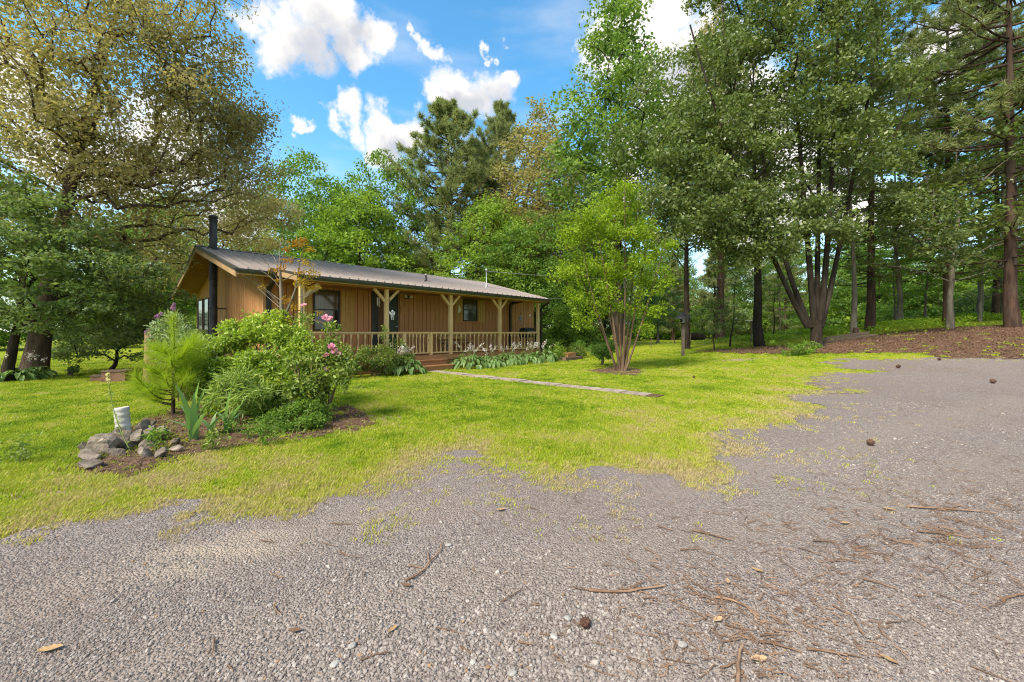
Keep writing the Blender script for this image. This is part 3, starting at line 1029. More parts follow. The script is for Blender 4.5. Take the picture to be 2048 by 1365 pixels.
PW = 0.30
pm = panel_mesh(PW, EAVE_Y - 0.05, EAVE_Z - 0.05 * SL_F, RIDGE_Y, RIDGE_Z)
pb = panel_mesh(PW, BACK_Y + 0.05, BACK_Z - 0.05 * SL_B, RIDGE_Y, RIDGE_Z)
n = int((GX1 - GX0) / PW)
for i in range(n):
    obj('roof_panel', pm, roof, (GX0 + 0.03 + i * PW, 0, 0))
    obj('roof_panel', pb, roof, (GX0 + 0.03 + i * PW, 0, 0))
rc = MB()
rc.prism([(RIDGE_Y - 0.17, RIDGE_Z - 0.17 * SL_F + 0.032), (RIDGE_Y, RIDGE_Z + 0.04), (RIDGE_Y + 0.17, RIDGE_Z - 0.17 * SL_B + 0.032), (RIDGE_Y, RIDGE_Z + 0.028)], 'x', GX0, GX1)
rc.build('ridge_cap', M['roof'], roof)
for gx, sg in ((GX0, -1), (GX1, 1)):
    for (ya, za, yb, zb) in ((EAVE_Y - 0.02, EAVE_Z - 0.02, RIDGE_Y, RIDGE_Z), (BACK_Y + 0.02, BACK_Z - 0.02, RIDGE_Y, RIDGE_Z)):
        b = MB(); b.prism([(ya, za - 0.25), (ya, za - 0.045), (yb, zb - 0.045), (yb, zb - 0.25)], 'x', gx - 0.02 if sg < 0 else gx - 0.02, gx + 0.02)
        b.build('rake_board', M['rake'], roof)
        b = MB(); b.prism([(ya - (0.03 if ya < yb else -0.03), za - 0.085), (ya - (0.03 if ya < yb else -0.03), za + 0.022), (yb, zb + 0.028), (yb, zb - 0.08)], 'x', gx - 0.034 * (1 if sg < 0 else -0.7), gx + 0.030 * (1 if sg > 0 else 1.6))
        b.build('rake_trim', M['roof_edge'], roof)
MB().box(GX0 + 0.03, PX0 - 0.02, EAVE_Y - 0.055, EAVE_Y - 0.025, EAVE_Z - 0.19, EAVE_Z - 0.03).build('fascia', M['trim'], roof)
MB().box(PX1 + 0.03, GX1 - 0.03, EAVE_Y - 0.055, EAVE_Y - 0.025, EAVE_Z - 0.19, EAVE_Z - 0.03).build('fascia', M['trim'], roof)


def gutter(x0, x1, y, z, parent):
    g = MB()
    g.prism([(y, z), (y, z - 0.10), (y - 0.03, z - 0.125), (y - 0.09, z - 0.125), (y - 0.12, z - 0.06), (y - 0.125, z), (y - 0.115, z), (y - 0.11, z - 0.055), (y - 0.085, z - 0.113), (y - 0.03, z - 0.113), (y - 0.008, z - 0.095), (y - 0.008, z)], 'x', x0, x1)
    return g.build('gutter', M['gutter'], parent)


gutter(GX0 + 0.02, PX0 - 0.03, EAVE_Y - 0.057, EAVE_Z - 0.03, roof)
gutter(PX1 + 0.04, GX1 - 0.02, EAVE_Y - 0.057, EAVE_Z - 0.03, roof)
# soffit closing the eaves
MB().box(WX0, PX0, EAVE_Y - 0.02, WY0, EAVE_Z - 0.21, EAVE_Z - 0.19).build('soffit_board', M['soffit'], roof)
MB().box(PX1, WX1, EAVE_Y - 0.02, WY0, EAVE_Z - 0.21, EAVE_Z - 0.19).build('soffit_board', M['soffit'], roof)

# flue pipe at the gable
fl = MB()
cx, cy = -6.42, 6.60
for (z0, z1, r) in ((0.25, 1.25, 0.135), (1.25, 2.35, 0.139), (2.35, 3.4, 0.135), (3.4, 4.58, 0.139)):
    fl.lathe([(r + 0.010, z0), (r + 0.010, z0 + 0.05), (r, z0 + 0.055), (r, z1)], 18, (cx, cy, 0))
flue = fl.build('flue_pipe', M['flue'], house)
MB().lathe([(0.26, 4.56), (0.19, 4.68), (0.15, 4.72), (0.13, 4.74), (0.13, 5.66), (0.12, 5.68), (0.12, 5.72)], 20, (cx, cy, 0)).build('flue_stack', M['flue'], flue)
MB().lathe([(0.14, 5.70), (0.15, 5.72), (0.15, 5.79), (0.125, 5.795), (0.125, 5.84), (0.16, 5.845), (0.16, 5.91), (0.08, 5.95), (0.02, 5.97)], 20, (cx, cy, 0)).build('flue_cap', M['flue'], flue)
MB().box(cx - 0.03, WX0, cy - 0.02, cy + 0.02, 2.3, 2.34).build('bracket', M['black'], flue)
MB().box(-6.75, -6.02, 6.2, 7.0, 0.0, 0.24).build('flue_base', M['brick_box'], flue)

# porch roof
pr = MB().prism([(PY0, PZ0 - 0.06), (PY0, PZ0 - 0.012), (PY1, PZ1 - 0.012), (PY1, PZ1 - 0.06)], 'x', PX0 + 0.03, PX1 - 0.03)
porch_roof = pr.build('porch_roof', M['soffit'], house)
pp = panel_mesh(PW, PY0 - 0.05, PZ0 - 0.05 * SL_P, PY1, PZ1)
n = int((PX1 - PX0) / PW)
for i in range(n):
    obj('roof_panel', pp, porch_roof, (PX0 + 0.01 + i * PW, 0, 0))
for gx in (PX0, PX1):
    MB().prism([(PY0 - 0.02, PZ0 - 0.20), (PY0 - 0.02, PZ0 - 0.03), (EAVE_Y, PZ0 + SL_P * (EAVE_Y - PY0) - 0.03), (EAVE_Y, PZ0 + SL_P * (EAVE_Y - PY0) - 0.20)], 'x', gx - 0.018, gx + 0.018).build('rake_board', M['rake'], porch_roof)
    MB().prism([(PY0 - 0.06, PZ0 - 0.06), (PY0 - 0.06, PZ0 + 0.02), (PY1, PZ1 + 0.02), (PY1, PZ1 - 0.02)], 'x', gx - 0.03, gx + 0.026).build('rake_trim', M['roof_edge'], porch_roof)
gutter(PX0 - 0.01, PX1 + 0.01, PY0 - 0.012, PZ0 - 0.025, porch_roof)
MB().box(PX0 + 0.03, PX1 - 0.03, PY0 - 0.008, PY0 + 0.02, PZ0 - 0.17, PZ0 - 0.065).build('fascia', M['trim'], porch_roof)
MB().box(PX0 + 0.05, PX1 - 0.05, PY0 + 0.03, WY0, 3.0, 3.018).build('porch_ceiling', M['soffit'], porch_roof)
MB().box(PX0 + 0.1, PX1 - 0.1, -0.055, 0.055, 2.875, 3.0).build('beam', M['siding'], porch_roof)
for py in (0.0,):
    pass

# porch posts with knee braces
POSTS = (-5.58, -2.82, 0.0, 2.82, 5.58)
pmesh = MB().box(-0.062, 0.062, -0.062, 0.062, 0.30, 2.873).mesh('porch_post', M['trim'])
for i, px in enumerate(POSTS):
    p = obj('porch_post', pmesh, house, (px, 0, 0))
    for s in (-1, 1):
        if (i == 0 and s < 0) or (i == 4):
            continue
        MB().bar((s * 0.055, 0, 2.46), (s * 0.46, 0, 2.872), 0.085, 0.09, (0, 1, 0)).build('knee_brace', M['trim'], p)

# deck
deck = MB().box(-5.75, 5.75, -0.10, WY0 - 0.01, 0.36, DECK - 0.032).build('deck', M['siding_core'], house)
y = -0.13
dm = MB().box(-5.78, 5.78, 0, 0.132, DECK - 0.03, DECK).mesh('deck_board', M['deck'])
while y < WY0 - 0.12:
    obj('deck_board', dm, deck, (0, y, 0)); y += 0.14
MB().box(-5.78, 5.78, -0.128, -0.102, 0.33, DECK - 0.034).build('rim_board', M['deck'], deck)
MB().box(5.752, 5.778, -0.10, WY0 - 0.02, 0.33, DECK - 0.034).build('rim_board', M['deck'], deck)
MB().box(-5.778, -5.752, -0.10, WY0 - 0.02, 0.33, DECK - 0.034).build('rim_board', M['deck'], deck)
for (a, b) in ((-5.7, -2.4), (-0.65, 5.7)):
    for k, (z0, z1) in enumerate(((0.02, 0.16), (0.175, 0.315))):
        MB().box(a, b, -0.085 + 0.002 * k, -0.06, z0, z1).build('skirt_board', M['deck'], deck)
# lower deck walk past the porch end
MB().box(5.86, 8.3, 0.1, 1.95, 0.20, 0.36).build('side_landing', M['deck'], deck)

# railing
rail = MB().box(-5.58, 5.58, -0.055, 0.055, 1.365, 1.405).build('top_rail', M['trim'], house)
MB().box(-5.58, -2.2, -0.03, 0.03, 0.595, 0.64).build('bottom_rail', M['trim'], rail)
MB().box(-2.06, -1.03, -0.03, 0.03, 0.595, 0.64).build('bottom_rail', M['trim'], rail)
MB().box(-0.92, 5.58, -0.03, 0.03, 0.595, 0.64).build('bottom_rail', M['trim'], rail)
MB().box(-5.58, 5.58, -0.025, 0.025, 1.325, 1.364).build('under_rail', M['trim'], rail)
for sx in (-5.58, 5.58):
    MB().box(sx - 0.045, sx + 0.045, 0.06, WY0 - 0.02, 1.365, 1.403).build('side_rail', M['trim'], rail)
    MB().box(sx - 0.03, sx + 0.03, 0.06, WY0 - 0.02, 0.595, 0.64).build('bottom_rail', M['trim'], rail)


def baluster_mesh():
    b = MB()
    q = 0.024
    b.box(-q, q, -q, q, 1.22, 1.326)
    b.box(-q, q, -q, q, 0.638, 0.74)
    b.lathe([(0.020, 0.738), (0.026, 0.75), (0.018, 0.765), (0.026, 0.80), (0.028, 0.83), (0.020, 0.90), (0.015, 1.0), (0.0135, 1.06), (0.016, 1.14), (0.024, 1.185), (0.016, 1.20), (0.024, 1.21), (0.021, 1.222)], 8)
    return b.mesh('baluster', M['trim'])


bal = baluster_mesh()


def balusters(a, b, sp):
    n = max(1, round((b - a) / sp) - 1)
    for i in range(1, n + 1):
        obj('baluster', bal, rail, (a + (b - a) * i / (n + 1), 0, 0))


balusters(-5.52, -2.88, 0.235); balusters(-2.76, -2.2, 0.20); balusters(-2.06, -1.13, 0.165)
balusters(-0.90, -0.06, 0.21); balusters(0.06, 2.76, 0.235); balusters(2.88, 5.52, 0.235)
for sx in (-5.58, 5.58):
    for k in range(7):
        obj('baluster', bal, rail, (sx, 0.28 + k * 0.24, 0))
for nx, w in ((-2.13, 0.062), (-0.965, 0.05)):
    nb = MB().box(nx - w, nx + w, -0.07, 0.05, 0.30, 1.36)
    nb.build('newel_post', M['trim'], rail)
gate = MB().box(-1.105, -1.03, -0.035, 0.035, 0.64, 1.324).build('gate_stile', M['trim'], rail)
MB().box(-1.085, -1.06, -0.05, -0.034, 1.06, 1.12).build('gate_latch', M['black'], rail)

# porch steps
st = MB()
st.box(-2.32, -0.55, -0.44, -0.13, 0.02, 0.335)
steps = st.build('porch_steps', M['deck'], house)
MB().box(-2.36, -0.51, -0.49, -0.135, 0.338, 0.372).build('tread', M['deck'], steps)
MB().box(-2.32, -0.55, -0.82, -0.445, 0.0, 0.155).build('lower_step', M['deck'], steps)
MB().box(-2.38, -0.49, -0.87, -0.45, 0.158, 0.192).build('tread', M['deck'], steps)

# windows, door, shutters (front wall)
FY = WY0 + 0.002


def window(x0, x1, z0, z1, name='window', grid=False):
    w = MB()
    f = 0.055
    w.box(x0 - f, x0, FY - 0.035, FY, z0 - f, z1 + f); w.box(x1, x1 + f, FY - 0.035, FY, z0 - f, z1 + f)
    w.box(x0, x1, FY - 0.035, FY, z1, z1 + f); w.box(x0, x1, FY - 0.035, FY, z0 - f, z0)
    wo = w.build(name, M['dark_frame'], house)
    zm = z0 + (z1 - z0) * 0.52
    MB().box(x0, x1, FY - 0.012, FY - 0.004, z0, zm - 0.02).build('pane', M['glass'], wo)
    MB().box(x0, x1, FY - 0.016, FY - 0.008, zm + 0.02, z1).build('pane', M['glass_blind'], wo)
    MB().box(x0, x1, FY - 0.03, FY - 0.002, zm - 0.02, zm + 0.02).build('meeting_rail', M['dark_frame'], wo)
    MB().box(x0 - 0.10, x1 + 0.10, FY - 0.06, FY - 0.001, z0 - f - 0.05, z0 - f - 0.004).build('sill', M['siding'], wo)
    if grid:
        for k in (1, 2):
            xx = x0 + (x1 - x0) * k / 3
            MB().box(xx - 0.008, xx + 0.008, FY - 0.022, FY - 0.0165, zm + 0.02, z1).build('muntin', M['dark_frame'], wo)
        for k in (1, 2):
            zz = zm + 0.02 + (z1 - zm - 0.02) * k / 3
            MB().box(x0, x1, FY - 0.0225, FY - 0.017, zz - 0.008, zz + 0.008).build('muntin', M['dark_frame'], wo)
    return wo


def shutter(x0, x1, z0, z1):
    so = MB().box(x0, x1, FY - 0.022, FY - 0.002, z0, z1).build('shutter', M['shutter'], house)
    n = 3; w = (x1 - x0) / n
    zm = (z0 + z1) / 2
    for k in range(n):
        for (a, b) in ((z0 + 0.05, zm - 0.03), (zm + 0.03, z1 - 0.05)):
            MB().box(x0 + k * w + 0.012, x0 + (k + 1) * w - 0.012, FY - 0.036, FY - 0.0225, a, b).build('slat', M['shutter'], so)
    for zz in (z0 + 0.025, zm, z1 - 0.025):
        MB().box(x0 - 0.005, x1 + 0.005, FY - 0.044, FY - 0.023, zz - 0.024, zz + 0.024).build('cross_rail', M['shutter'], so)


window(-4.42, -3.60, 1.50, 2.84)
shutter(-3.50, -3.02, 1.42, 2.90); shutter(-5.00, -4.52, 1.42, 2.90)
window(2.42, 3.22, 1.98, 2.92, grid=True)
shutter(1.92, 2.33, 1.88, 2.96); shutter(3.33, 3.76, 1.88, 2.96)
# front door: storm door frame, curtained leaf and dark green leaf
d = MB()
d.box(-2.30, -2.24, FY - 0.06, FY, DECK, 2.98); d.box(-1.20, -1.14, FY - 0.06, FY, DECK, 2.98); d.box(-2.24, -1.20, FY - 0.06, FY, 2.90, 2.98)
door = d.build('door', M['dark_frame'], house)
MB().box(-2.235, -2.02, FY - 0.03, FY - 0.003, DECK, 2.895).build('door_edge', M['black'], door)
MB().box(-2.015, -1.70, FY - 0.026, FY - 0.004, DECK, 2.895).build('door_glass', M['door_curtain'], door)
lf = MB().box(-1.695, -1.205, FY - 0.04, FY - 0.004, DECK, 2.895).build('door_leaf', M['door'], door)
for (a, b) in ((0.7, 1.5), (1.65, 2.75)):
    MB().box(-1.62, -1.28, FY - 0.052, FY - 0.041, a, b).build('door_panel', M['door'], door)
MB().lathe([(0.03, 0), (0.03, 0.02), (0.012, 0.022), (0.012, 0.05), (0.032, 0.055), (0.036, 0.08), (0.02, 0.10)], 12).build('door_knob', M['galv'], door, (-1.26, FY - 0.05, 1.62)).rotation_euler = (R(90), 0, 0)
# gable glazing near the back corner
for (y0, y1, nm) in ((9.55, 10.55, 'gable_window'), (10.75, 11.85, 'gable_window')):
    g = MB()
    g.box(WX0 - 0.04, WX0 + 0.002, y0, y0 + 0.06, 0.5, 2.95); g.box(WX0 - 0.04, WX0 + 0.002, y1 - 0.06, y1, 0.5, 2.95)
    g.box(WX0 - 0.04, WX0 + 0.002, y0 + 0.06, y1 - 0.06, 2.89, 2.95); g.box(WX0 - 0.04, WX0 + 0.002, y0 + 0.06, y1 - 0.06, 0.5, 0.56)
    go = g.build(nm, M['dark_frame'], house)
    MB().box(WX0 - 0.015, WX0 - 0.005, y0 + 0.06, y1 - 0.06, 0.56, 2.89).build('pane', M['glass'], go)
# corner boards and downspouts
MB().box(WX0 - 0.02, WX0 + 0.10, WY0 - 0.022, WY0 + 0.002, 0.14, EAVE_Z - 0.22).build('corner_board', M['siding'], house)
MB().box(WX0 - 0.022, WX0 - 0.002, WY0 - 0.02, WY0 + 0.10, 0.14, EAVE_Z - 0.22).build('corner_board', M['siding'], house)


def downspout(pts, w=0.08):
    b = MB()
    for a, c in zip(pts[:-1], pts[1:]):
        b.bar(a, c, w, w * 0.85, (0, 1, 0.2))
    return b.build('downspout', M['black'], house)


downspout([(-5.90, EAVE_Y - 0.12, 3.15), (-5.90, EAVE_Y - 0.10, 3.02), (-5.88, WY0 - 0.08, 2.80), (-5.88, WY0 - 0.08, 0.15)], 0.12)
downspout([(6.35, EAVE_Y - 0.12, 3.14), (5.75, WY0 - 0.09, 2.92), (5.62, WY0 - 0.09, 2.80), (5.62, WY0 - 0.09, 0.30)], 0.10)
downspout([(5.98, PY0 - 0.07, 2.95), (5.93, PY0 - 0.05, 2.86), (5.72, -0.12, 2.62), (5.72, -0.12, 0.05)], 0.075)
# floodlight by the door
fx = MB().box(-0.76, -0.60, FY - 0.04, FY - 0.002, 2.78, 2.90).build('flood_light', M['dark_frame'], house)
for s in (-1, 1):
    o = MB().lathe([(0.022, 0), (0.03, 0.04), (0.06, 0.12), (0.062, 0.14), (0.02, 0.142)], 12).build('lamp', M['white'], fx, (-0.68 + s * 0.05, FY - 0.05, 2.84))
    o.rotation_euler = (R(70), 0, s * R(62))
# plumbing vent, service mast
vt = MB().lathe([(0.11, 0), (0.09, 0.03), (0.05, 0.10), (0.042, 0.11), (0.042, 0.30)], 12).build('vent_pipe', M['black'], house, (1.26, 3.4, roof_z(3.4) + 0.0))
MB().lathe([(0.04, 0.30), (0.055, 0.305), (0.055, 0.36), (0.03, 0.38)], 12).build('vent_cap', M['white_dirty'], vt)
mz = roof_z(3.9)
ma = MB().lathe([(0.12, 0), (0.09, 0.04), (0.05, 0.16), (0.032, 0.18), (0.032, 0.92)], 12).build('service_mast', M['galv'], house, (5.78, 3.9, mz))
MB().lathe([(0.035, 0.90), (0.07, 0.93), (0.08, 1.0), (0.07, 1.06), (0.02, 1.10)], 12).build('weatherhead', M['galv'], ma)
lp = MB()
lp.tube([(0.03, 0, 1.0), (0.18, 0, 0.93), (0.30, 0.03, 0.98), (0.36, 0.02, 1.12), (0.30, 0, 1.20), (0.22, 0, 1.16)], 0.012, 6)
lp.tube([(0.03, 0.03, 0.98), (0.15, 0.04, 0.84), (0.28, 0.05, 0.86), (0.36, 0.05, 0.95)], 0.012, 6)
lp.build('drip_loop', M['black'], ma)

# things on and about the porch
def cable(name, a, b, sag, r, label):
    a = Vector(a); b = Vector(b)
    pts = [a.lerp(b, t) - Vector((0, 0, sag * 4 * t * (1 - t))) for t in np.linspace(0, 1, 24)]
    o = MB().tube(pts, r, 6).build(name, M['galv'], None)
    tag(o, label, 'cable')


mt = hw(5.78, 3.9, mz + 0.95)
cable('power_cable', mt, (21.5, 33.0, 6.2), 0.5, 0.016, 'overhead service cable running from the roof mast into the trees')
cable('phone_cable', hw(8.4, 1.6, 3.35), (19.0, 30.0, 5.6), 0.4, 0.010, 'thin lower cable from the house corner into the trees')

# bench
bx, by = 1.55, 1.45
bench = thing('porch_bench', 'plain wooden bench against the porch wall behind the railing', 'bench', hw(bx, by, DECK), HANG)
for k in range(3):
    MB().box(-0.85, 0.85, -0.24 + k * 0.165, -0.09 + k * 0.165, 0.42, 0.455).build('seat_board', M['shutter'], bench)
for k in range(2):
    MB().box(-0.85, 0.85, 0.235, 0.262, 0.56 + k * 0.15, 0.67 + k * 0.15).build('back_board', M['shutter'], bench)
for sx in (-0.72, 0.72):
    MB().box(sx - 0.035, sx + 0.035, -0.21, -0.15, 0, 0.419).build('leg', M['timber'], bench)
    MB().box(sx - 0.035, sx + 0.035, 0.17, 0.233, 0, 0.82).build('leg', M['timber'], bench)
    MB().box(sx - 0.03, sx + 0.03, -0.148, 0.168, 0.36, 0.418).build('apron', M['timber'], bench)

# grill
gr = thing('charcoal_grill', 'black covered barbecue grill at the far end of the porch', 'grill', hw(5.28, 0.45, DECK), HANG)
pr_ = [(0.27 * math.cos(t), 0.80 + 0.02 + 0.27 * math.sin(t)) for t in np.linspace(0, math.pi, 9)]
MB().prism(pr_, 'x', -0.34, 0.34).build('lid', M['black'], gr)
MB().prism([(-0.27, 0.815), (-0.22, 0.60), (0.22, 0.60), (0.27, 0.815)], 'x', -0.34, 0.34).build('firebox', M['black'], gr)
MB().bar((-0.25, -0.31, 0.90), (0.25, -0.31, 0.90), 0.03, 0.03).build('handle', M['galv'], gr)
for sx in (-0.28, 0.28):
    for sy in (-0.18, 0.18):
        MB().box(sx - 0.018, sx + 0.018, sy - 0.018, sy + 0.018, 0, 0.61).build('leg', M['black'], gr)

# star on the end wall
def star_mesh(r, t):
    vs = [(0, -t, 0)]
    for i in range(10):
        a = math.pi / 2 + i * math.pi / 5
        q = r if i % 2 == 0 else r * 0.42
        vs.append((q * math.cos(a), 0, q * math.sin(a)))
    vs.append((0, 0.004, 0))
    fs = [(0, 1 + i, 1 + (i + 1) % 10) for i in range(10)] + [(11, 1 + (i + 1) % 10, 1 + i) for i in range(10)]
    return MB().add(vs, fs)


s = tag(star_mesh(0.23, 0.06).build('metal_star', M['star'], None, hw(6.55, FY - 0.015, 2.16), HANG), 'grey metal barn star hung on the lit end wall of the house', 'star')
MB().box(-0.012, 0.012, -0.01, 0, 0.2, 0.32).build('hanger', M['black'], s)
MB().box(-0.16, 0.16, -0.012, 0.0, -0.33, -0.28).build('name_bar', M['star'], s)
# plaque
pq = thing('wall_plaque', 'small square tan plaque on the wall beside the front door', 'plaque', hw(-0.93, FY - 0.006, 2.30), HANG)
MB().box(-0.10, 0.10, -0.025, 0, -0.14, 0.14).build('plaque_frame', M['shutter'], pq)
MB().box(-0.075, 0.075, -0.032, -0.026, -0.115, 0.115).build('plaque_face', M['siding'], pq)
# wind chime
wc = thing('wind_chime', 'pale wind chime hanging from the porch ceiling beside the window', 'wind chime', hw(-2.62, 0.9, 2.45), HANG)
MB().tube([(0, 0, 0.2), (0, 0, 0.55)], 0.005, 5).build('cord', M['black'], wc)
MB().lathe([(0.055, 0.18), (0.055, 0.20), (0.02, 0.205)], 12).build('top_disc', M['white'], wc)
for k in range(5):
    a = k * 1.2566
    MB().tube([(0.04 * math.cos(a), 0.04 * math.sin(a), 0.18), (0.04 * math.cos(a), 0.04 * math.sin(a), -0.14 + 0.03 * k)], 0.010, 6).build('chime_tube', M['white'], wc)
# white rag-doll angel on the second post
an = thing('hanging_angel', 'white cloth angel figure hanging on the porch post by the door', 'ornament', hw(-2.66, -0.12, 2.05), HANG); an.scale = (0.68,) * 3
MB().lathe([(0.005, 0.02), (0.05, 0.05), (0.065, 0.10), (0.045, 0.15), (0.01, 0.175)], 12).build('head', M['white'], an)
MB().lathe([(0.09, -0.20), (0.095, -0.17), (0.06, -0.06), (0.035, 0.02), (0.01, 0.03)], 12).build('gown', M['white_dirty'], an)
for sx in (-1, 1):
    MB().prism([(0, -0.02), (sx * 0.15, 0.10), (sx * 0.17, 0.02), (sx * 0.11, -0.08)], 'y', 0.02, 0.035).build('wing', M['white'], an)
    MB().tube([(sx * 0.035, 0, -0.19), (sx * 0.05, -0.02, -0.33)], [0.022, 0.026], 8).build('leg', M['white'], an)
    MB().tube([(sx * 0.03, -0.02, -0.01), (sx * 0.09, -0.06, -0.08)], [0.02, 0.022], 8).build('arm', M['white'], an)
MB().tube([(0, 0, 0.17), (0, 0, 0.30)], 0.004, 5).build('cord', M['black'], an)
# dark wrought hook over the post
hk = MB().tube([(0, 0.055, 0.26), (0, 0.0, 0.30), (0, -0.03, 0.2), (0, -0.02, 0.05), (0, -0.05, 0.0)], 0.012, 6)
tag(hk.build('plant_hook', M['black'], None, hw(-2.76, -0.12, 2.22), HANG), 'dark iron hook on the porch post above the white angel', 'hook')
# white pennant on the far shutter
wp = MB().add([(0, 0, 0), (0.02, 0, 0.42), (0.17, -0.02, 0.22), (0.15, -0.02, 0.10)] + [(0, 0.012, 0), (0.02, 0.012, 0.42), (0.17, -0.008, 0.22), (0.15, -0.008, 0.10)],
              [(0, 1, 2, 3), (7, 6, 5, 4), (0, 4, 5, 1), (1, 5, 6, 2), (2, 6, 7, 3), (3, 7, 4, 0)])
tag(wp.build('wall_pocket', M['white'], None, hw(2.02, FY - 0.075, 2.28), HANG), 'small white wedge-shaped ornament hung on the left shutter of the far window', 'ornament')
# small white thermometer on the end wall
th = thing('round_thermometer', 'tiny white round gauge near the end corner of the house', 'thermometer', hw(7.35, FY - 0.004, 2.35), HANG)
o = MB().lathe([(0.06, 0), (0.06, 0.015), (0.05, 0.02)], 14).build('gauge_rim', M['white'], th); o.rotation_euler = (R(90), 0, 0)

# stepping path of pavers from the steps to the drive
pvm = [MB() for _ in range(4)]
vs_ = []
for k in range(4):
    b = MB(); j = 0.012
    x0, x1 = -0.225 + random.uniform(0, j), 0.225 - random.uniform(0, j)
    b.box(x0, x1, -0.295, 0.295, -0.03, 0.022 + 0.004 * k)
    me = b.mesh('paver', M['paver'])
    bm = bmesh.new(); bm.from_mesh(me); bmesh.ops.bevel(bm, geom=bm.edges[:], offset=0.012, segments=2, affect='EDGES'); bm.to_mesh(me); bm.free()
    vs_.append(me)
path = kind(obj('path', MB().box(-0.21, 0.21, -9.05, -0.95, -0.02, 0.012).mesh('path', M['bed']), None, hw(-1.55, 0, 0.0), HANG), 'structure', 'narrow paver path crossing the lawn from porch steps to driveway')
yy = -1.2
while yy > -8.95:
    w = hw(-1.55, yy)
    o = obj('paver', vs_[random.randrange(4)], path, (random.uniform(-0.012, 0.012), yy, tz(w.x, w.y) + random.uniform(-0.003, 0.006)), random.uniform(-0.02, 0.02))
    yy -= 0.61
# wooden planter box beyond the porch
pl = thing('wooden_planter', 'low wooden planter box with a ledge at the far end of the hosta row', 'planter', hw(6.55, -1.05, 0.0), HANG)
MB().box(-0.75, 0.75, -0.5, 0.5, 0, 0.17).build('base_frame', M['timber'], pl)
MB().box(-0.35, 0.35, -0.35, 0.35, 0.172, 0.36).build('upper_box', M['deck'], pl)

# ------------------------------------------------------------------ vegetation
def unit(a):
    return a / (np.linalg.norm(a, axis=-1, keepdims=True) + 1e-9)


def leaf_quads(P, size, r, width=0.55, up=0.6, droop=0.25, outdir=None, out_k=0.0, fold=0.15):
    """one folded two-quad-ish leaf per point -> vertices (n*4), faces (n)"""
    n = len(P)
    nrm = unit(r.normal(size=(n, 3)) + np.array([0, 0, up]))
    d = r.normal(size=(n, 3))
    if outdir is not None:
        d = d + out_k * outdir
    d[:, 2] -= droop
    d = unit(d - nrm * np.sum(d * nrm, 1, keepdims=True))
    s = np.cross(nrm, d)
    L = (size * r.uniform(0.45, 1.5, n))[:, None]
    W = L * width
    V = np.stack([P - d * L * 0.5, P + s * W * 0.5 + nrm * W * fold, P + d * L * 0.5, P - s * W * 0.5 + nrm * W * fold], 1)
    return V.reshape(-1, 3), np.arange(n * 4, dtype=np.int32).reshape(n, 4)


def leaf_fine(P, size, r, width=0.45, up=0.5, droop=0.25, outdir=None, out_k=0.0):
    """six-sided pointed leaf with a midrib fold for plants near the camera"""
    n = len(P)
    nrm = unit(r.normal(size=(n, 3)) + np.array([0, 0, up]))
    d = r.normal(size=(n, 3))
    if outdir is not None:
        d = d + out_k * outdir
    d[:, 2] -= droop
    d = unit(d - nrm * np.sum(d * nrm, 1, keepdims=True))
    s = np.cross(nrm, d)
    L = (size * r.uniform(0.6, 1.3, n))[:, None]; W = L * width
    c = -nrm * L * 0.10
    V = np.stack([P, P + d * L * 0.35 + s * W * 0.5 + nrm * W * 0.2, P + d * L * 0.72 + s * W * 0.36 + nrm * W * 0.12 + c * 0.3, P + d * L + c,
                  P + d * L * 0.72 - s * W * 0.36 + nrm * W * 0.12 + c * 0.3, P + d * L * 0.35 - s * W * 0.5 + nrm * W * 0.2], 1)
    b = (np.arange(n, dtype=np.int32) * 6)[:, None]
    Fq = np.concatenate([b + np.array([[0, 1, 2, 3]]), b + np.array([[0, 3, 4, 5]])])
    return V.reshape(-1, 3), Fq


def needles(P, D, n_each, length, r, width=0.012, spread=0.7):
    """tufts of single-triangle needles round direction D at each P"""
    n = len(P)
    Pn = np.repeat(P, n_each, 0); Dn = np.repeat(D, n_each, 0)
    d = unit(Dn * (1 - spread * 0.5) + r.normal(size=(n * n_each, 3)) * spread)
    s = unit(np.cross(d, r.normal(size=d.shape)))
    L = length * r.uniform(0.7, 1.2, (len(Pn), 1))
    p0 = Pn + d * 0.02
    V = np.stack([p0 - s * width / 2, p0 + s * width / 2, p0 + d * L], 1).reshape(-1, 3)
    return V, np.arange(len(V), dtype=np.int32).reshape(-1, 3)


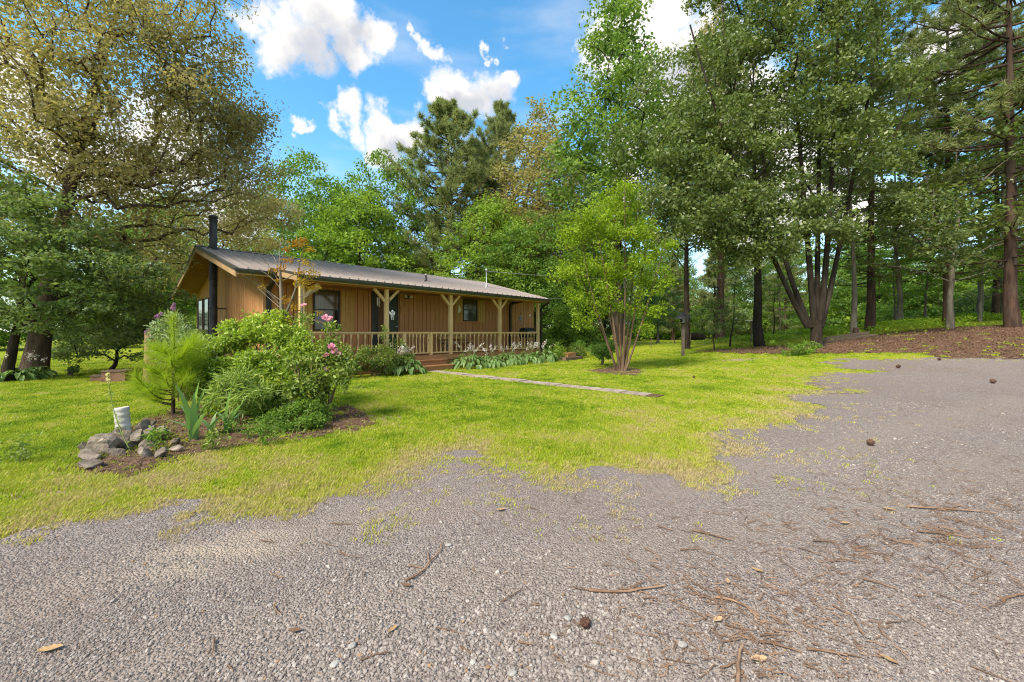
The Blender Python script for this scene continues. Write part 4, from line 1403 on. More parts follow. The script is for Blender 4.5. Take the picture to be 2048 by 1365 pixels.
def grow(path, rad, centers, r, min_h=1.0, tip=0.012, expo=0.45, lift=0.18, seg=0.7, wig=0.06, sides=6, trunk_sides=12, up_pen=1.4):
    """branches from a trunk path to clump centres; returns wood verts/faces split into (trunk, limbs)"""
    path = np.asarray(path, float)
    nodes = [p for p in path]; parent = [-1] + list(range(len(path) - 1))
    ntr = len(path)
    branches = []
    c0 = path[-1]
    order = np.argsort(np.linalg.norm(centers - path[len(path) // 2], axis=1))
    ends = []
    for ci in order:
        c = centers[ci]
        A = np.array(nodes)
        dv = c - A; dist = np.linalg.norm(dv, axis=1)
        rise = dv[:, 2] / (dist + 1e-6)
        cost = dist * (1 + up_pen * np.clip(0.35 - rise, 0, 2))
        cost[A[:, 2] < min_h] += 1e3
        cost[np.arange(len(A)) < 2] += 50
        j = int(np.argmin(cost))
        a = A[j]; L = dist[j]
        ctl = a + dv[j] * 0.5 + np.array([0, 0, lift * L]) + r.normal(size=3) * wig * L
        k = max(2, int(L / seg) + 1)
        ids = [j]
        for t in np.linspace(0, 1, k + 1)[1:]:
            p = (1 - t) ** 2 * a + 2 * t * (1 - t) * ctl + t * t * c
            if t < 1:
                p = p + r.normal(size=3) * wig * 0.35 * L / k
            nodes.append(p); parent.append(ids[-1]); ids.append(len(nodes) - 1)
        branches.append(ids); ends.append(ids[-1])
    cnt = np.zeros(len(nodes))
    for e in ends:
        i = e
        while i >= 0:
            cnt[i] += 1; i = parent[i]
    A = np.array(nodes)
    trV, trQ = tube_np(path, rad, trunk_sides)
    VV = []; QQ = []; o = 0
    trad = np.interp(np.arange(ntr), np.arange(ntr), np.asarray(rad) if not np.isscalar(rad) else np.full(ntr, rad))
    for ids in branches:
        rr = tip * np.maximum(cnt[ids], 1) ** expo
        first = ids[1]
        rr[0] = tip * max(cnt[first], 1) ** expo * 1.1
        if ids[0] < ntr:
            rr = np.minimum(rr, trad[ids[0]] * 0.8)
        V, Q = tube_np(A[ids], rr, sides)
        VV.append(V); QQ.append(Q + o); o += len(V)
    return (trV, trQ), (np.concatenate(VV), np.concatenate(QQ)) if VV else None


def clump_points(centers, n_each, spread, r, flat=0.6, shell=True):
    n = len(centers) * n_each
    C = np.repeat(centers, n_each, 0)
    u = unit(r.normal(size=(n, 3)))
    q = r.uniform(0, 1, (n, 1)) ** (1 / 2.2 if shell else 0.8)
    sp = np.repeat(spread * r.uniform(0.7, 1.3, len(centers)), n_each)[:, None]
    off = u * q * sp
    off[:, 2] *= flat
    return C + off, off / (sp + 1e-9)


def crown_centers(n, r, prof, z0, z1, rx, ry=None, mind=0.6, shell=0.5, cx=0.0, cy=0.0, lean=(0, 0)):
    """prof(t) gives relative radius over the crown height"""
    ry = ry or rx
    out = []
    tries = 0
    while len(out) < n and tries < n * 60:
        tries += 1
        t = r.uniform(0, 1); q = prof(t)
        if r.uniform() > q * 0.9 + 0.1:
            continue
        a = r.uniform(0, 6.283); k = r.uniform(0, 1) ** shell
        p = np.array([cx + lean[0] * t + rx * q * k * math.cos(a), cy + lean[1] * t + ry * q * k * math.sin(a), z0 + (z1 - z0) * t])
        if out and np.min(np.linalg.norm(np.array(out) - p, axis=1)) < mind * (1 - 0.6 * tries / (n * 60)):
            continue
        out.append(p)
    return np.array(out)


def trunk_path(h, lean=(0, 0), wig=0.15, n=12, r=None):
    t = np.linspace(0, 1, n)
    x = lean[0] * t ** 1.3; y = lean[1] * t ** 1.3
    w = np.cumsum(r.normal(size=(n, 2)) * wig / n * 2, 0); w[0] = 0
    return np.stack([x + w[:, 0], y + w[:, 1], h * t], -1)


def trunk_rad(r0, n=12, top=0.12, flare=0.35):
    t = np.linspace(0, 1, n)
    return r0 * ((1 - t) * (1 - top) + top) + r0 * flare * np.exp(-t * n * 0.9)


def tree_meshes(name, seed, h, r0, cents, bark, leaf, leaf_size, n_each, spread, flat=0.6, lean=(0, 0), min_h=2.0, tip=0.014, wig=0.2, top=0.12, trunk_h=None, width=0.55, droop=0.25, up=0.6, lift=0.18, flare=0.35, twigs=0, expo=0.45, extra=None, up_pen=1.4):
    r = np.random.default_rng(seed)
    path = trunk_path(trunk_h or h * 0.8, lean, wig, 14, r)
    rad = trunk_rad(r0, 14, top, flare)
    # finer root flare
    (tv, tq), limbs = grow(path, rad, cents, r, min_h, tip, expo, lift, up_pen=up_pen)
    trunk = np_mesh(name + '_trunk', tv, [tq], bark, smooth=True)
    br = np_mesh(name + '_branches', limbs[0], [limbs[1]], bark, smooth=True)
    P, off = clump_points(cents, n_each, spread, r, flat)
    if extra is not None:
        P = np.concatenate([P, extra]); off = np.concatenate([off, np.zeros_like(extra)])
    V, Q = leaf_quads(P, leaf_size, r, width, up, droop, off, 0.8)
    ct = np.repeat(r.uniform(-0.26, 0.26, len(cents)), n_each)
    if extra is not None:
        ct = np.concatenate([ct, np.zeros(len(extra))])
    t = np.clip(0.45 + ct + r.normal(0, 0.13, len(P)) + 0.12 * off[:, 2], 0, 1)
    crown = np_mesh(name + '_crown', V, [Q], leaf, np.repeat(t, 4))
    return trunk, br, crown


def place_tree(name, label, meshes, loc, group=None, rotz=0.0, scale=1.0, cat='tree', mats=None):
    o = thing(name, label, cat, loc, rotz, group)
    o.scale = (scale,) * 3 if np.isscalar(scale) else scale
    parts = []
    for nm, me in zip(('trunk', 'branches', 'crown'), meshes):
        if me is not None:
            parts.append(obj(nm, me, o))
    if mats:
        c = parts[-1]
        c.material_slots[0].link = 'OBJECT'; c.material_slots[0].material = mats
    return o


def round_prof(t):
    return max(0.05, math.sin(math.pi * (0.12 + 0.86 * t)) ** 0.6)


def egg_prof(t):
    return max(0.06, (math.sin(math.pi * (0.18 + 0.80 * t ** 0.8))) ** 0.8)


def column_prof(t):
    return max(0.06, (1 - t ** 2.2) * (0.55 + 0.45 * min(1, t * 4)))


def vase_prof(t):
    return max(0.1, (0.25 + 0.75 * min(1, t * 1.6)) * (1 - max(0, t - 0.75) * 2.4))


def pine_meshes(name, seed, h, r0, z0, rmax, bark, leaf, whorls=26, per=5, tuft_len=0.32, n_needles=20, width=0.03, dead=6, tufts=9, lean=(0, 0), up_a=0.25, flatten=1.0, prof_e=1.7):
    r = np.random.default_rng(seed)
    path = trunk_path(h, lean, 0.15, 18, r)
    rad = trunk_rad(r0, 18, 0.08, 0.35)
    trunk = np_mesh(name + '_trunk', *[(a if i == 0 else [a]) for i, a in enumerate(tube_np(path, rad, 14))], bark, smooth=True)
    VV = []; QQ = []; o = 0; TP = []; TD = []; TT = []
    for w in range(whorls + dead):
        alive = w >= dead
        if alive:
            t = (w - dead) / max(1, whorls - 1)
            z = z0 + (h - z0) * t ** 0.92
            Lm = rmax * max(0.12, (1 - t ** prof_e)) * (0.65 + 0.35 * min(1, t * 4))
        else:
            z = z0 * (0.35 + 0.65 * w / max(1, dead)); Lm = rmax * 0.55
        for b in range(per if alive else 2):
            a = r.uniform(0, 6.283); L = Lm * r.uniform(0.6, 1.15)
            up = up_a + 0.5 * (t if alive else -0.2)
            base = np.array([np.interp(z, path[:, 2], path[:, 0]), np.interp(z, path[:, 2], path[:, 1]), z + r.uniform(-0.3, 0.3)])
            d = np.array([math.cos(a), math.sin(a), 0])
            k = 7; s = np.linspace(0, 1, k)
            droop = -0.12 * L * np.sin(s * math.pi) * 0.5 + L * up * s ** 1.6 * 0.5
            pts = base + d[None] * (L * s)[:, None] + np.stack([r.normal(0, 0.03 * L, k) * s, r.normal(0, 0.03 * L, k) * s, droop], -1)
            br = np.linspace(0.018 + 0.011 * L, 0.008, k)
            V, Q = tube_np(pts, br, 5); VV.append(V); QQ.append(Q + o); o += len(V)
            if not alive:
                if r.uniform() < 0.5:
                    continue
                nt_ = 3
            else:
                nt_ = tufts
            # side twigs carrying tufts
            cl = r.uniform(-0.15, 0.15)
            for q in range(nt_):
                s0 = r.uniform(0.35, 1.0) if q else 1.0
                p = np.array([np.interp(s0, s, pts[:, c]) for c in range(3)])
                side = r.normal(size=3); side[2] = abs(side[2]) * 0.5 * flatten; side = side / np.linalg.norm(side)
                dd = unit(d * 0.7 + side * 0.9 + np.array([0, 0, 0.25]))
                ll = (0.12 + 0.24 * L * (1.1 - s0)) * r.uniform(0.5, 1.2)
                e = p + dd * ll
                V, Q = tube_np([p, (p + e) / 2 + r.normal(size=3) * 0.02, e], [0.010, 0.008, 0.005], 4); VV.append(V); QQ.append(Q + o); o += len(V)
                for f in (0.55, 1.0):
                    TP.append(p + dd * ll * f); TD.append(unit(dd + np.array([0, 0, 0.3]))); TT.append(cl)
    br = np_mesh(name + '_branches', np.concatenate(VV), [np.concatenate(QQ)], bark, smooth=True)
    TP = np.array(TP); TD = np.array(TD)
    V, T = needles(TP, TD, n_needles, tuft_len, r, width, 0.75)
    tt = np.clip(0.45 + np.repeat(np.array(TT), n_needles) + r.normal(0, 0.2, len(TP) * n_needles), 0, 1)
    crown = np_mesh(name + '_needles', V, [T], leaf, np.repeat(tt, 3))
    return trunk, br, crown


R_ = np.random.default_rng

# ---- left: the big oak with bronze foliage reaching over the gable
def build_oak():
    r = R_(101)
    base = at(66, 12.3)
    c = []
    # outline follows the photograph: (px, py, depth, radius)
    for (px, py, Y, rad, n) in ((60, 60, 12, 3.2, 26), (200, 40, 12.5, 3.2, 30), (330, 60, 13.5, 2.2, 26), (120, 200, 12, 3.0, 30), (280, 190, 13, 2.8, 36), (400, 150, 14.5, 1.4, 16),
                                (420, 250, 15, 1.7, 30), (490, 240, 15.5, 0.9, 9), (60, 330, 12.5, 2.6, 22), (200, 330, 13.5, 2.6, 30), (350, 340, 15, 2.2, 34), (470, 340, 17, 1.7, 26), (520, 250, 16, 0.55, 4),
                                (480, 430, 19.5, 1.6, 26), (540, 420, 21, 1.2, 16), (300, 440, 15.5, 2.0, 24), (380, 460, 19, 2.0, 26), (510, 490, 22.5, 1.2, 14), (300, 540, 19, 1.6, 14), (160, 440, 13.5, 2.0, 16),
                                (-160, 120, 12, 4.5, 40), (100, -260, 12.5, 4.5, 50), (300, -160, 13, 3.2, 36), (-150, -300, 12, 4, 36), (-250, 350, 12, 3.5, 24), (150, -520, 13, 3.5, 30)):
        ctr = np.array(at(px, Y, zpix(py, Y))) - np.array(base)
        n = int(n * 1.7)
        k = unit(r.normal(size=(n, 3))) * (r.uniform(0, 1, (n, 1)) ** 0.40) * rad * 1.12 * np.array([1, 1, 0.8])
        c.append(ctr + k)
    c = np.concatenate(c); c = c[c[:, 2] > 2.2]
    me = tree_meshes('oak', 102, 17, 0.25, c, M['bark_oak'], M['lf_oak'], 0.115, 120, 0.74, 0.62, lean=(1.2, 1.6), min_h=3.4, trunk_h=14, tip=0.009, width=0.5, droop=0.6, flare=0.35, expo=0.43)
    place_tree('oak_tree', 'huge old oak with bronze-tinged leaves towering over the left end of the house', me, base)


build_oak()


def cluster_tree(name, label, seed, base, spots, mats, leaf, n_each, spread, trunk_h, r0, lean=(0, 0), **kw):
    r = R_(seed); c = []
    for (px, py, Y, rad, n) in spots:
        ctr = np.array(at(px, Y, zpix(py, Y))) - np.array(base)
        c.append(ctr + unit(r.normal(size=(n, 3))) * (r.uniform(0, 1, (n, 1)) ** 0.45) * rad * np.array([1, 1, 0.8]))
    c = np.concatenate(c); c = c[c[:, 2] > 0.45]
    me = tree_meshes(name, seed + 1, trunk_h, r0, c, mats[0], mats[1], leaf, n_each, spread, trunk_h=trunk_h, lean=lean, **kw)
    return place_tree(name, label, me, base)


# green dogwood hanging before the oak trunk
cluster_tree('dogwood_tree', 'dark green broad-leaved tree with drooping branches at the left edge', 120, at(18, 11.3),
             ((40, 430, 11, 1.3, 20), (150, 470, 11, 1.2, 20), (60, 540, 10.6, 1.4, 28), (190, 560, 11, 1.2, 24), (270, 540, 12, 1.0, 16), (320, 590, 13.5, 0.9, 12), (110, 620, 10.8, 0.8, 12),
              (230, 620, 12.2, 0.9, 14), (-80, 560, 11, 1.6, 22), (-60, 430, 11, 1.5, 16), (20, 360, 11.5, 1.0, 10), (10, 640, 11, 0.6, 7)),
             (M['bark_dark'], M['lf_dog']), 0.105, 120, 0.46, 5.2, 0.12, (0.6, 0.2), min_h=1.3, width=0.62, flat=0.5, droop=0.5, tip=0.008, up=1.2)
# low spreading maple behind the seedling
cluster_tree('spreading_maple', 'low mounded green maple on the left lawn behind the pine seedling', 130, gp(205, 748) + Vector((-0.2, 0.5, 0)),
             ((150, 690, 13.5, 0.7, 12), (210, 670, 13.5, 0.9, 18), (270, 655, 14, 0.9, 18), (250, 690, 13.2, 0.8, 16), (310, 670, 14, 0.8, 12), (170, 655, 14.2, 0.7, 10), (320, 700, 13.5, 0.6, 8), (120, 700, 13.8, 0.4, 5)),
             (M['bark_dark'], M['lf_dog']), 0.09, 120, 0.38, 1.6, 0.07, (0.4, 0), min_h=0.25, width=0.5, flat=0.45, droop=0.5, tip=0.006, up=1.3)

# ---- right: dark maple with many stems and its neighbours
def multi_stem(name, label, seed, base, stems, cents, bark, leaf, leaf_size, n_each, spread, tip, butt=None, **kw):
    """a tree that forks into several stems low down; stems: list of (paths, radii)"""
    r = R_(seed)
    root = place_tree(name, label, (), base)
    if butt is not None:
        V, Q = tube_np(butt[0], butt[1], 14)
        obj('trunk', np_mesh(name + '_trunk', V, [Q], bark, smooth=True), root)
    # hand every clump to its nearest stem
    tops = [np.asarray(s[0], float) for s in stems]
    own = np.array([int(np.argmin([np.min(np.linalg.norm(t - c, axis=1) + 0.5 * np.maximum(t[:, 2] - c[2], 0)) for t in tops])) for c in cents])
    for i, (pts, rr) in enumerate(stems):
        V, Q = tube_np(pts, rr, 9)
        so = obj('stem', np_mesh(name + '_stem', V, [Q], bark, smooth=True), root)
        cc = cents[own == i]
        if len(cc):
            _, limbs = grow(np.asarray(pts, float), rr, cc, r, kw.get('min_h', 2.0), tip, 0.45, 0.12)
            obj('branches', np_mesh(name + '_branches', limbs[0], [limbs[1]], bark, smooth=True), so)
    P, off = clump_points(cents, n_each, spread, r, kw.get('flat', 0.6))
    fine = kw.get('fine', False)
    if fine:
        V, Q = leaf_fine(P, leaf_size, r, kw.get('width', 0.5), kw.get('up', 0.5), kw.get('droop', 0.2), off, 0.8); k = 6
    else:
        V, Q = leaf_quads(P, leaf_size, r, kw.get('width', 0.55), kw.get('up', 0.6), kw.get('droop', 0.3), off, 0.8); k = 4
    t = np.clip(0.45 + np.repeat(r.uniform(-0.25, 0.25, len(cents)), n_each) + r.normal(0, 0.14, len(P)) + 0.12 * off[:, 2], 0, 1)
    obj('crown', np_mesh(name + '_crown', V, [Q], leaf, np.repeat(t, k)), root)
    return root


def bez(a, b, c, n=9):
    a, b, c = (np.array(v, float) for v in (a, b, c)); t = np.linspace(0, 1, n)[:, None]
    return (1 - t) ** 2 * a + 2 * t * (1 - t) * b + t * t * c


def build_maple():
    Y = 18.0; base = at(1633, Y)
    b = np.array(base)

    def q(px, py, dY=0.0):
        return np.array(at(px, Y + dY, zpix(py, Y + dY))) - b
    stems = []
    for (x1, y1, x2, y2, dY, r0) in ((1590, 600, 1545, 430, 0.4, 0.19), (1560, 560, 1470, 330, -0.6, 0.17), (1618, 520, 1600, 300, -0.3, 0.20), (1635, 500, 1640, 220, 0.5, 0.17),
                                     (1655, 540, 1668, 250, -0.2, 0.20), (1668, 560, 1720, 280, 0.3, 0.17)):
        p0 = q(1633, 655); p0[0] += (x1 - 1633) / F * Y * 0.25
        p = np.concatenate([bez(p0, q(x1, y1, dY * 0.4), q(x2, y2, dY), 10), bez(q(x2, y2, dY), q(x2 + (x2 - x1) * 0.6, y2 - 150, dY * 1.5), q(x2 + (x2 - x1) * 1.0, y2 - 280, dY * 2), 7)[1:]])
        stems.append((p, np.linspace(r0 * 0.72, 0.03, len(p))))
    butt = (np.array([[0, 0, -0.1], [0, 0, 0.1], [0, 0, 0.4], [0, 0, 0.8], [0.0, 0, 1.25]]), [0.32, 0.26, 0.225, 0.225, 0.24])
    r = R_(140); c = []
    for (px, py, Yy, rad, n) in ((1560, 60, 17.5, 2.6, 34), (1700, 40, 17.5, 2.4, 30), (1450, 140, 17.5, 2.0, 24), (1620, 170, 17, 2.4, 30), (1400, 250, 17.5, 1.7, 22), (1520, 270, 17, 2.0, 26), (1650, 260, 17, 1.7, 18), (1340, 310, 18, 1.4, 16),
                                 (1420, 350, 17.2, 1.6, 22), (1330, 400, 17.5, 1.3, 14), (1400, 430, 17, 1.3, 14), (1490, 400, 17, 1.4, 15), (1580, 390, 17, 1.3, 11), (1450, 480, 17, 0.9, 9), (1350, 460, 17, 0.8, 8), (1760, 170, 17.5, 1.8, 16), (1720, 330, 17.5, 1.3, 9),
                                 (1800, 300, 17.5, 1.2, 8), (1820, 430, 18, 1.4, 12), (1880, 500, 18.5, 1.2, 10), (1780, 420, 18, 0.8, 6), (1540, 470, 16.8, 0.8, 8), (1700, 460, 17, 0.8, 7), (1620, 430, 16.8, 0.8, 8), (1590, -120, 18, 3.2, 40), (1750, -150, 18.5, 3, 34), (1450, -40, 18.5, 2.2, 24), (1640, -330, 18.5, 3, 30), (1480, 520, 17.6, 0.7, 6), (1560, 500, 17, 0.7, 6)):
        ctr = np.array(at(px, Yy, zpix(py, Yy))) - b
        c.append(ctr + unit(r.normal(size=(n, 3))) * (r.uniform(0, 1, (n, 1)) ** 0.45) * rad * np.array([1, 1, 0.8]))
    c = np.concatenate(c)
    multi_stem('maple_tree', 'dark multi-stemmed maple forking low on the lawn by the gravel', 141, base, stems, c, M['bark_dark'], M['lf_dark'], 0.15, 165, 0.72, 0.010, butt, min_h=2.2, droop=0.5)


build_maple()


def build_crepe():
    base = gp(1243, 743); Y = base.y; b = np.array(base)

    def q(px, py, dY=0.0):
        return np.array(at(px, Y + dY, zpix(py, Y + dY))) - b
    stems = []
    for (x0, x1, y1, x2, y2, dY, r0) in ((1236, 1215, 690, 1165, 560, 0.2, 0.045), (1232, 1222, 700, 1190, 610, -0.5, 0.04), (1240, 1232, 670, 1205, 520, -0.3, 0.06), (1243, 1240, 650, 1225, 470, 0.3, 0.055), (1245, 1252, 650, 1250, 460, -0.5, 0.055),
                                         (1248, 1265, 660, 1290, 500, 0.4, 0.06), (1250, 1275, 680, 1310, 560, -0.3, 0.05), (1245, 1262, 640, 1272, 450, 0.6, 0.05), (1240, 1225, 640, 1180, 480, 0.7, 0.045)):
        p = bez(q(x0, 744), q(x1, y1, dY * 0.3), q(x2, y2, dY), 10)
        p2 = bez(q(x2, y2, dY), q(x2 + (x2 - x1) * 0.5, y2 - 60, dY), q(x2 + (x2 - x1) * 0.7, y2 - 100, dY * 1.2), 5)[1:]
        p = np.concatenate([p, p2]); stems.append((p, np.linspace(r0 * 0.85, 0.006, len(p))))
    r = R_(150); c = []
    for (px, py, rad, n) in ((1215, 410, 0.55, 16), (1250, 390, 0.5, 12), (1180, 440, 0.55, 16), (1150, 480, 0.5, 14), (1215, 470, 0.9, 34), (1275, 450, 0.7, 22), (1300, 500, 0.7, 18), (1130, 540, 0.35, 6), (1160, 540, 0.6, 18), (1220, 540, 0.9, 34), (1280, 550, 0.8, 24), (1320, 570, 0.5, 10),
                             (1150, 600, 0.45, 10), (1200, 600, 0.7, 18), (1260, 610, 0.6, 12), (1310, 620, 0.35, 6), (1110, 555, 0.15, 2), (1335, 500, 0.25, 3), (1165, 640, 0.3, 6), (1290, 650, 0.3, 4)):
        ctr = np.array(at(px, Y, zpix(py, Y))) - b
        k = unit(r.normal(size=(n, 3))) * (r.uniform(0, 1, (n, 1)) ** 0.45) * rad * np.array([1, 1.3, 0.9])
        c.append(ctr + k)
    c = np.concatenate(c)
    multi_stem('crepe_myrtle', 'bright green vase-shaped crepe myrtle standing in the lawn beyond the path', 151, base, stems, c, M['bark_crepe'], M['lf_crepe'], 0.090, 78, 0.34, 0.0045, None, min_h=0.7, flat=0.8, droop=0.1, width=0.55)


build_crepe()

# ---- trees in the near right wood
rt = R_(160)
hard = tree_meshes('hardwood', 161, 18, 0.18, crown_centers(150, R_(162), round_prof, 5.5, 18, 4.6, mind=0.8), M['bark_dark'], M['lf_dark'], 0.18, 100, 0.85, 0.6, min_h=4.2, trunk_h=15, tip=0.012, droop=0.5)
place_tree('hardwood_tree', 'straight dark-barked tree standing behind the first bird feeder pole', hard, at(1372, 23.5), 'tall straight trees of the right-hand wood', 0.4)
o = place_tree('hardwood_tree', 'straight dark-barked tree just left of the multi-stemmed maple', hard, at(1519, 21.0), 'tall straight trees of the right-hand wood', 2.6, (1.15, 1.15, 1.0))
pineR = pine_meshes('bank_pine', 170, 25, 0.21, 8.0, 5.2, M['bark_pine'], M['lf_pine'], 24, 6, 0.34, 16, 0.04, 14, 12)
place_tree('pine_tree', 'thick-trunked pine at the right edge of the picture on the bank', pineR, at(2026, 19.0) + Vector((0, 0, -0.1)), 'tall pines on the bank', 0.3, (1.05, 1.05, 1))
place_tree('pine_tree', 'tall pine on the bank crest with clear trunk between the maple and the right edge', pineR, at(1896, 24.0), 'tall pines on the bank', 2.1, 0.92)
place_tree('pine_tree', 'tall pale-lit pine standing close behind the thin pole on the bank', pineR, at(1739, 25.0), 'tall pines on the bank', 4.0, 1.0)
place_tree('pine_tree', 'slimmer pine behind the thick edge pine on the bank crest', pineR, at(1993, 28.0), 'tall pines on the bank', 5.2, 0.9)
tallhard = tree_meshes('poplar', 180, 27, 0.30, crown_centers(230, R_(181), column_prof, 7.5, 27.5, 4.6, 4.2, mind=0.7, shell=0.6), M['bark_dark'], M['lf_poplar'], 0.25, 100, 0.95, 0.75, min_h=6.0, trunk_h=25, tip=0.014, lift=0.35, droop=0.1, up_pen=2.5)
place_tree('poplar_tree', 'very tall light green poplar rising behind the crepe myrtle', tallhard, at(1238, 29.0), None, 0.0, (1.2, 1.2, 1.0))
# thin bare pole tree on the bank
r = R_(190)
pp_ = trunk_path(14, (0.3, 0.2), 0.3, 12, r)
sl = tree_meshes('slim', 191, 16, 0.13, crown_centers(46, R_(192), egg_prof, 8, 16, 2.2, mind=0.5), M['bark_grey'], M['lf_dark'], 0.15, 60, 0.6, 0.6, min_h=6, trunk_h=14, tip=0.01, lean=(-0.3, 0.2))
place_tree('slim_tree', 'slender pale trunk standing on the bank right of the maple', sl, at(1706, 22.0))

# understory beeches with layered sprays at the right
beech = tree_meshes('beech', 200, 8, 0.09, crown_centers(95, R_(201), round_prof, 1.9, 8.5, 3.6, mind=0.55, shell=0.45), M['bark_grey'], M['lf_lime'], 0.15, 70, 0.62, 0.28, min_h=1.2, trunk_h=7, tip=0.009, lift=0.05, up=2.0, droop=0.25)
for i, (px, Y, s, lab) in enumerate(((1850, 29, 1.0, 'young beech with layered green sprays behind the bank pines'), (1960, 24.5, 0.85, 'young beech with layered sprays between the two right-edge pines'),
                                     (1790, 34, 1.05, 'pale young beech beyond the bank crest right of the maple'), (2070, 30, 1.1, 'young beech partly cut off by the right edge of the picture'), (1560, 36, 0.95, 'young beech seen between the maple and the straight dark trunk'))):
    place_tree('beech_sapling', lab, beech, at(px, Y), 'young beeches under the tall trees', i * 1.3, s)

for px, Y, sc_, rz, lab in ((1900, 21.5, 1.55, 0.7, 'tall leafy beech hanging over the bank between the pines'), (2010, 25, 1.9, 2.2, 'tall leafy beech behind the thick edge pine'), (1800, 28, 1.8, 4.0, 'tall leafy beech right of the slender pale trunk'), (1960, 33, 2.2, 5.1, 'tallest leafy beech at the back of the bank')):
    place_tree('beech_tree', lab, beech, at(px, Y), 'leafy beeches among the bank pines', rz, sc_, mats=M['lf_green'] if Y > 26 else M['lf_dark'])

# ---- trees right behind the house
broadA = tree_meshes('broad_a', 210, 17, 0.28, crown_centers(210, R_(211), round_prof, 3.5, 17.5, 6.2, mind=0.9, shell=0.42), M['bark_dark'], M['lf_green'], 0.25, 110, 1.05, 0.6, min_h=2.5, trunk_h=13.5, tip=0.015)
broadB = tree_meshes('broad_b', 220, 15, 0.26, crown_centers(190, R_(221), egg_prof, 3.0, 15.5, 5.4, mind=0.85, shell=0.42), M['bark_dark'], M['lf_lime'], 0.24, 110, 0.98, 0.55, min_h=2.0, trunk_h=12, tip=0.015)
bronze = tree_meshes('bronze', 230, 23, 0.34, crown_centers(230, R_(231), column_prof, 7, 23.5, 4.8, mind=0.8, shell=0.45), M['bark_oak'], M['lf_brown'], 0.24, 110, 1.0, 0.75, min_h=6, trunk_h=20, tip=0.015, droop=0.7)
pineA = pine_meshes('old_pine', 240, 24, 0.34, 5.0, 7.0, M['bark_pine'], M['lf_pine'], 32, 7, 0.50, 17, 0.050, 5, 15, up_a=0.5, prof_e=2.6)
place_tree('maple_behind_house', 'rounded light green tree behind the left half of the roof', broadA, at(610, 36), 'leafy trees rising behind the house', 0.0, (0.95, 0.95, 0.98))
place_tree('maple_behind_house', 'bright green tree filling the gap behind the middle of the roof', broadB, at(720, 33.5), 'leafy trees rising behind the house', 1.0, (1.0, 1.0, 0.86))
place_tree('old_pine', 'broad old pine standing behind the middle of the roof', pineA, at(895, 38), None, 1.7, (1.0, 1.0, 0.95))
place_tree('maple_behind_house', 'green tree filling the dip left of the old pine behind the roof', broadA, at(785, 38), 'leafy trees rising behind the house', 5.0, (0.85, 0.85, 1.05))
place_tree('maple_behind_house', 'lime green tree in front of the old pine behind the roof', broadB, at(985, 32), 'leafy trees rising behind the house', 3.7, (0.85, 0.85, 0.80))
place_tree('maple_behind_house', 'green tree with visible limbs behind the right end of the roof', broadA, at(1075, 30.5), 'leafy trees rising behind the house', 2.2, (0.72, 0.72, 0.60))
place_tree('bronze_oak', 'tall oak with bronze foliage behind the right end of the house', bronze, at(1075, 37), None, 0.5, (1.25, 1.25, 0.96))
place_tree('second_pine', 'dark green pine crown between the old pine and the bronze oak', pineA, at(1005, 43), None, 4.1, (0.75, 0.75, 1.05))
place_tree('bronze_oak', 'bronze-leaved treetop showing high above the dark maple', bronze, at(1440, 33), None, 2.5, (0.9, 0.9, 1.22))
place_tree('maple_behind_house', 'green tree standing between the roof end and the poplar', broadA, at(1170, 40), 'leafy trees rising behind the house', 4.4, (0.8, 0.8, 1.1))

# ---- the wood all round, each tree its own object
wood = [broadA, broadB, tallhard, pineA, bronze, hard]
lm = [M['lf_green'], M['lf_lime'], M['lf_poplar'], M['lf_pine'], M['lf_green'], M['lf_dog']]
rw = R_(300)
spots = []
for X in np.arange(-84, 108, 6.3):
    spots.append((X + rw.uniform(-2, 2), 70 + rw.uniform(-5, 5)))
for X in np.arange(-98, 122, 8.5):
    spots.append((X + rw.uniform(-3, 3), 90 + rw.uniform(-6, 6)))
for X, Y in ((-46, 24), (-36, 40), (-25, 44), (-42, 30), (-38, 44), (-20, 52), (-11, 46), (-3, 50), (-17, 40), (48, 34), (56, 28), (46, 50), (58, 42), (52, 20), (-62, 30), (-70, 44), (-58, 14), (-66, 2), (3, 46), (9, 52)):
    spots.append((X, Y))
for i, (X, Y) in enumerate(spots):
    k = int(rw.choice([0, 1, 0, 1, 2, 3, 4, 5]))
    far = Y > 55
    s = rw.uniform(0.8, 1.1) * (1.0 if k in (0, 1, 5) else 0.72)
    if -24 < X < 0 and Y > 40:
        s *= 0.72
    side = 'left of' if X < -22 else ('behind' if X < 8 else 'right of')
    look = ('round green', 'lime green', 'tall pale green', 'dark pine', 'slim leafy', 'dark straight')[k]
    pos = 'at the far left' if X < -45 else 'left of the house' if X < -22 else 'behind the house' if X < 8 else 'beyond the crepe myrtle' if X < 30 else 'at the far right'
    place_tree('woodland_tree', '%s tree %s of the wood %s' % (look, 'in the back row' if Y > 80 else 'in the middle row' if far else 'at the near edge', pos), wood[k], (X, Y, tz(X, Y) - 0.1),
               '%s trees of the wood %s' % ('distant' if far else 'near', pos), rw.uniform(0, 6.28), (s * rw.uniform(0.9, 1.15), s * rw.uniform(0.9, 1.15), s), mats=lm[k])

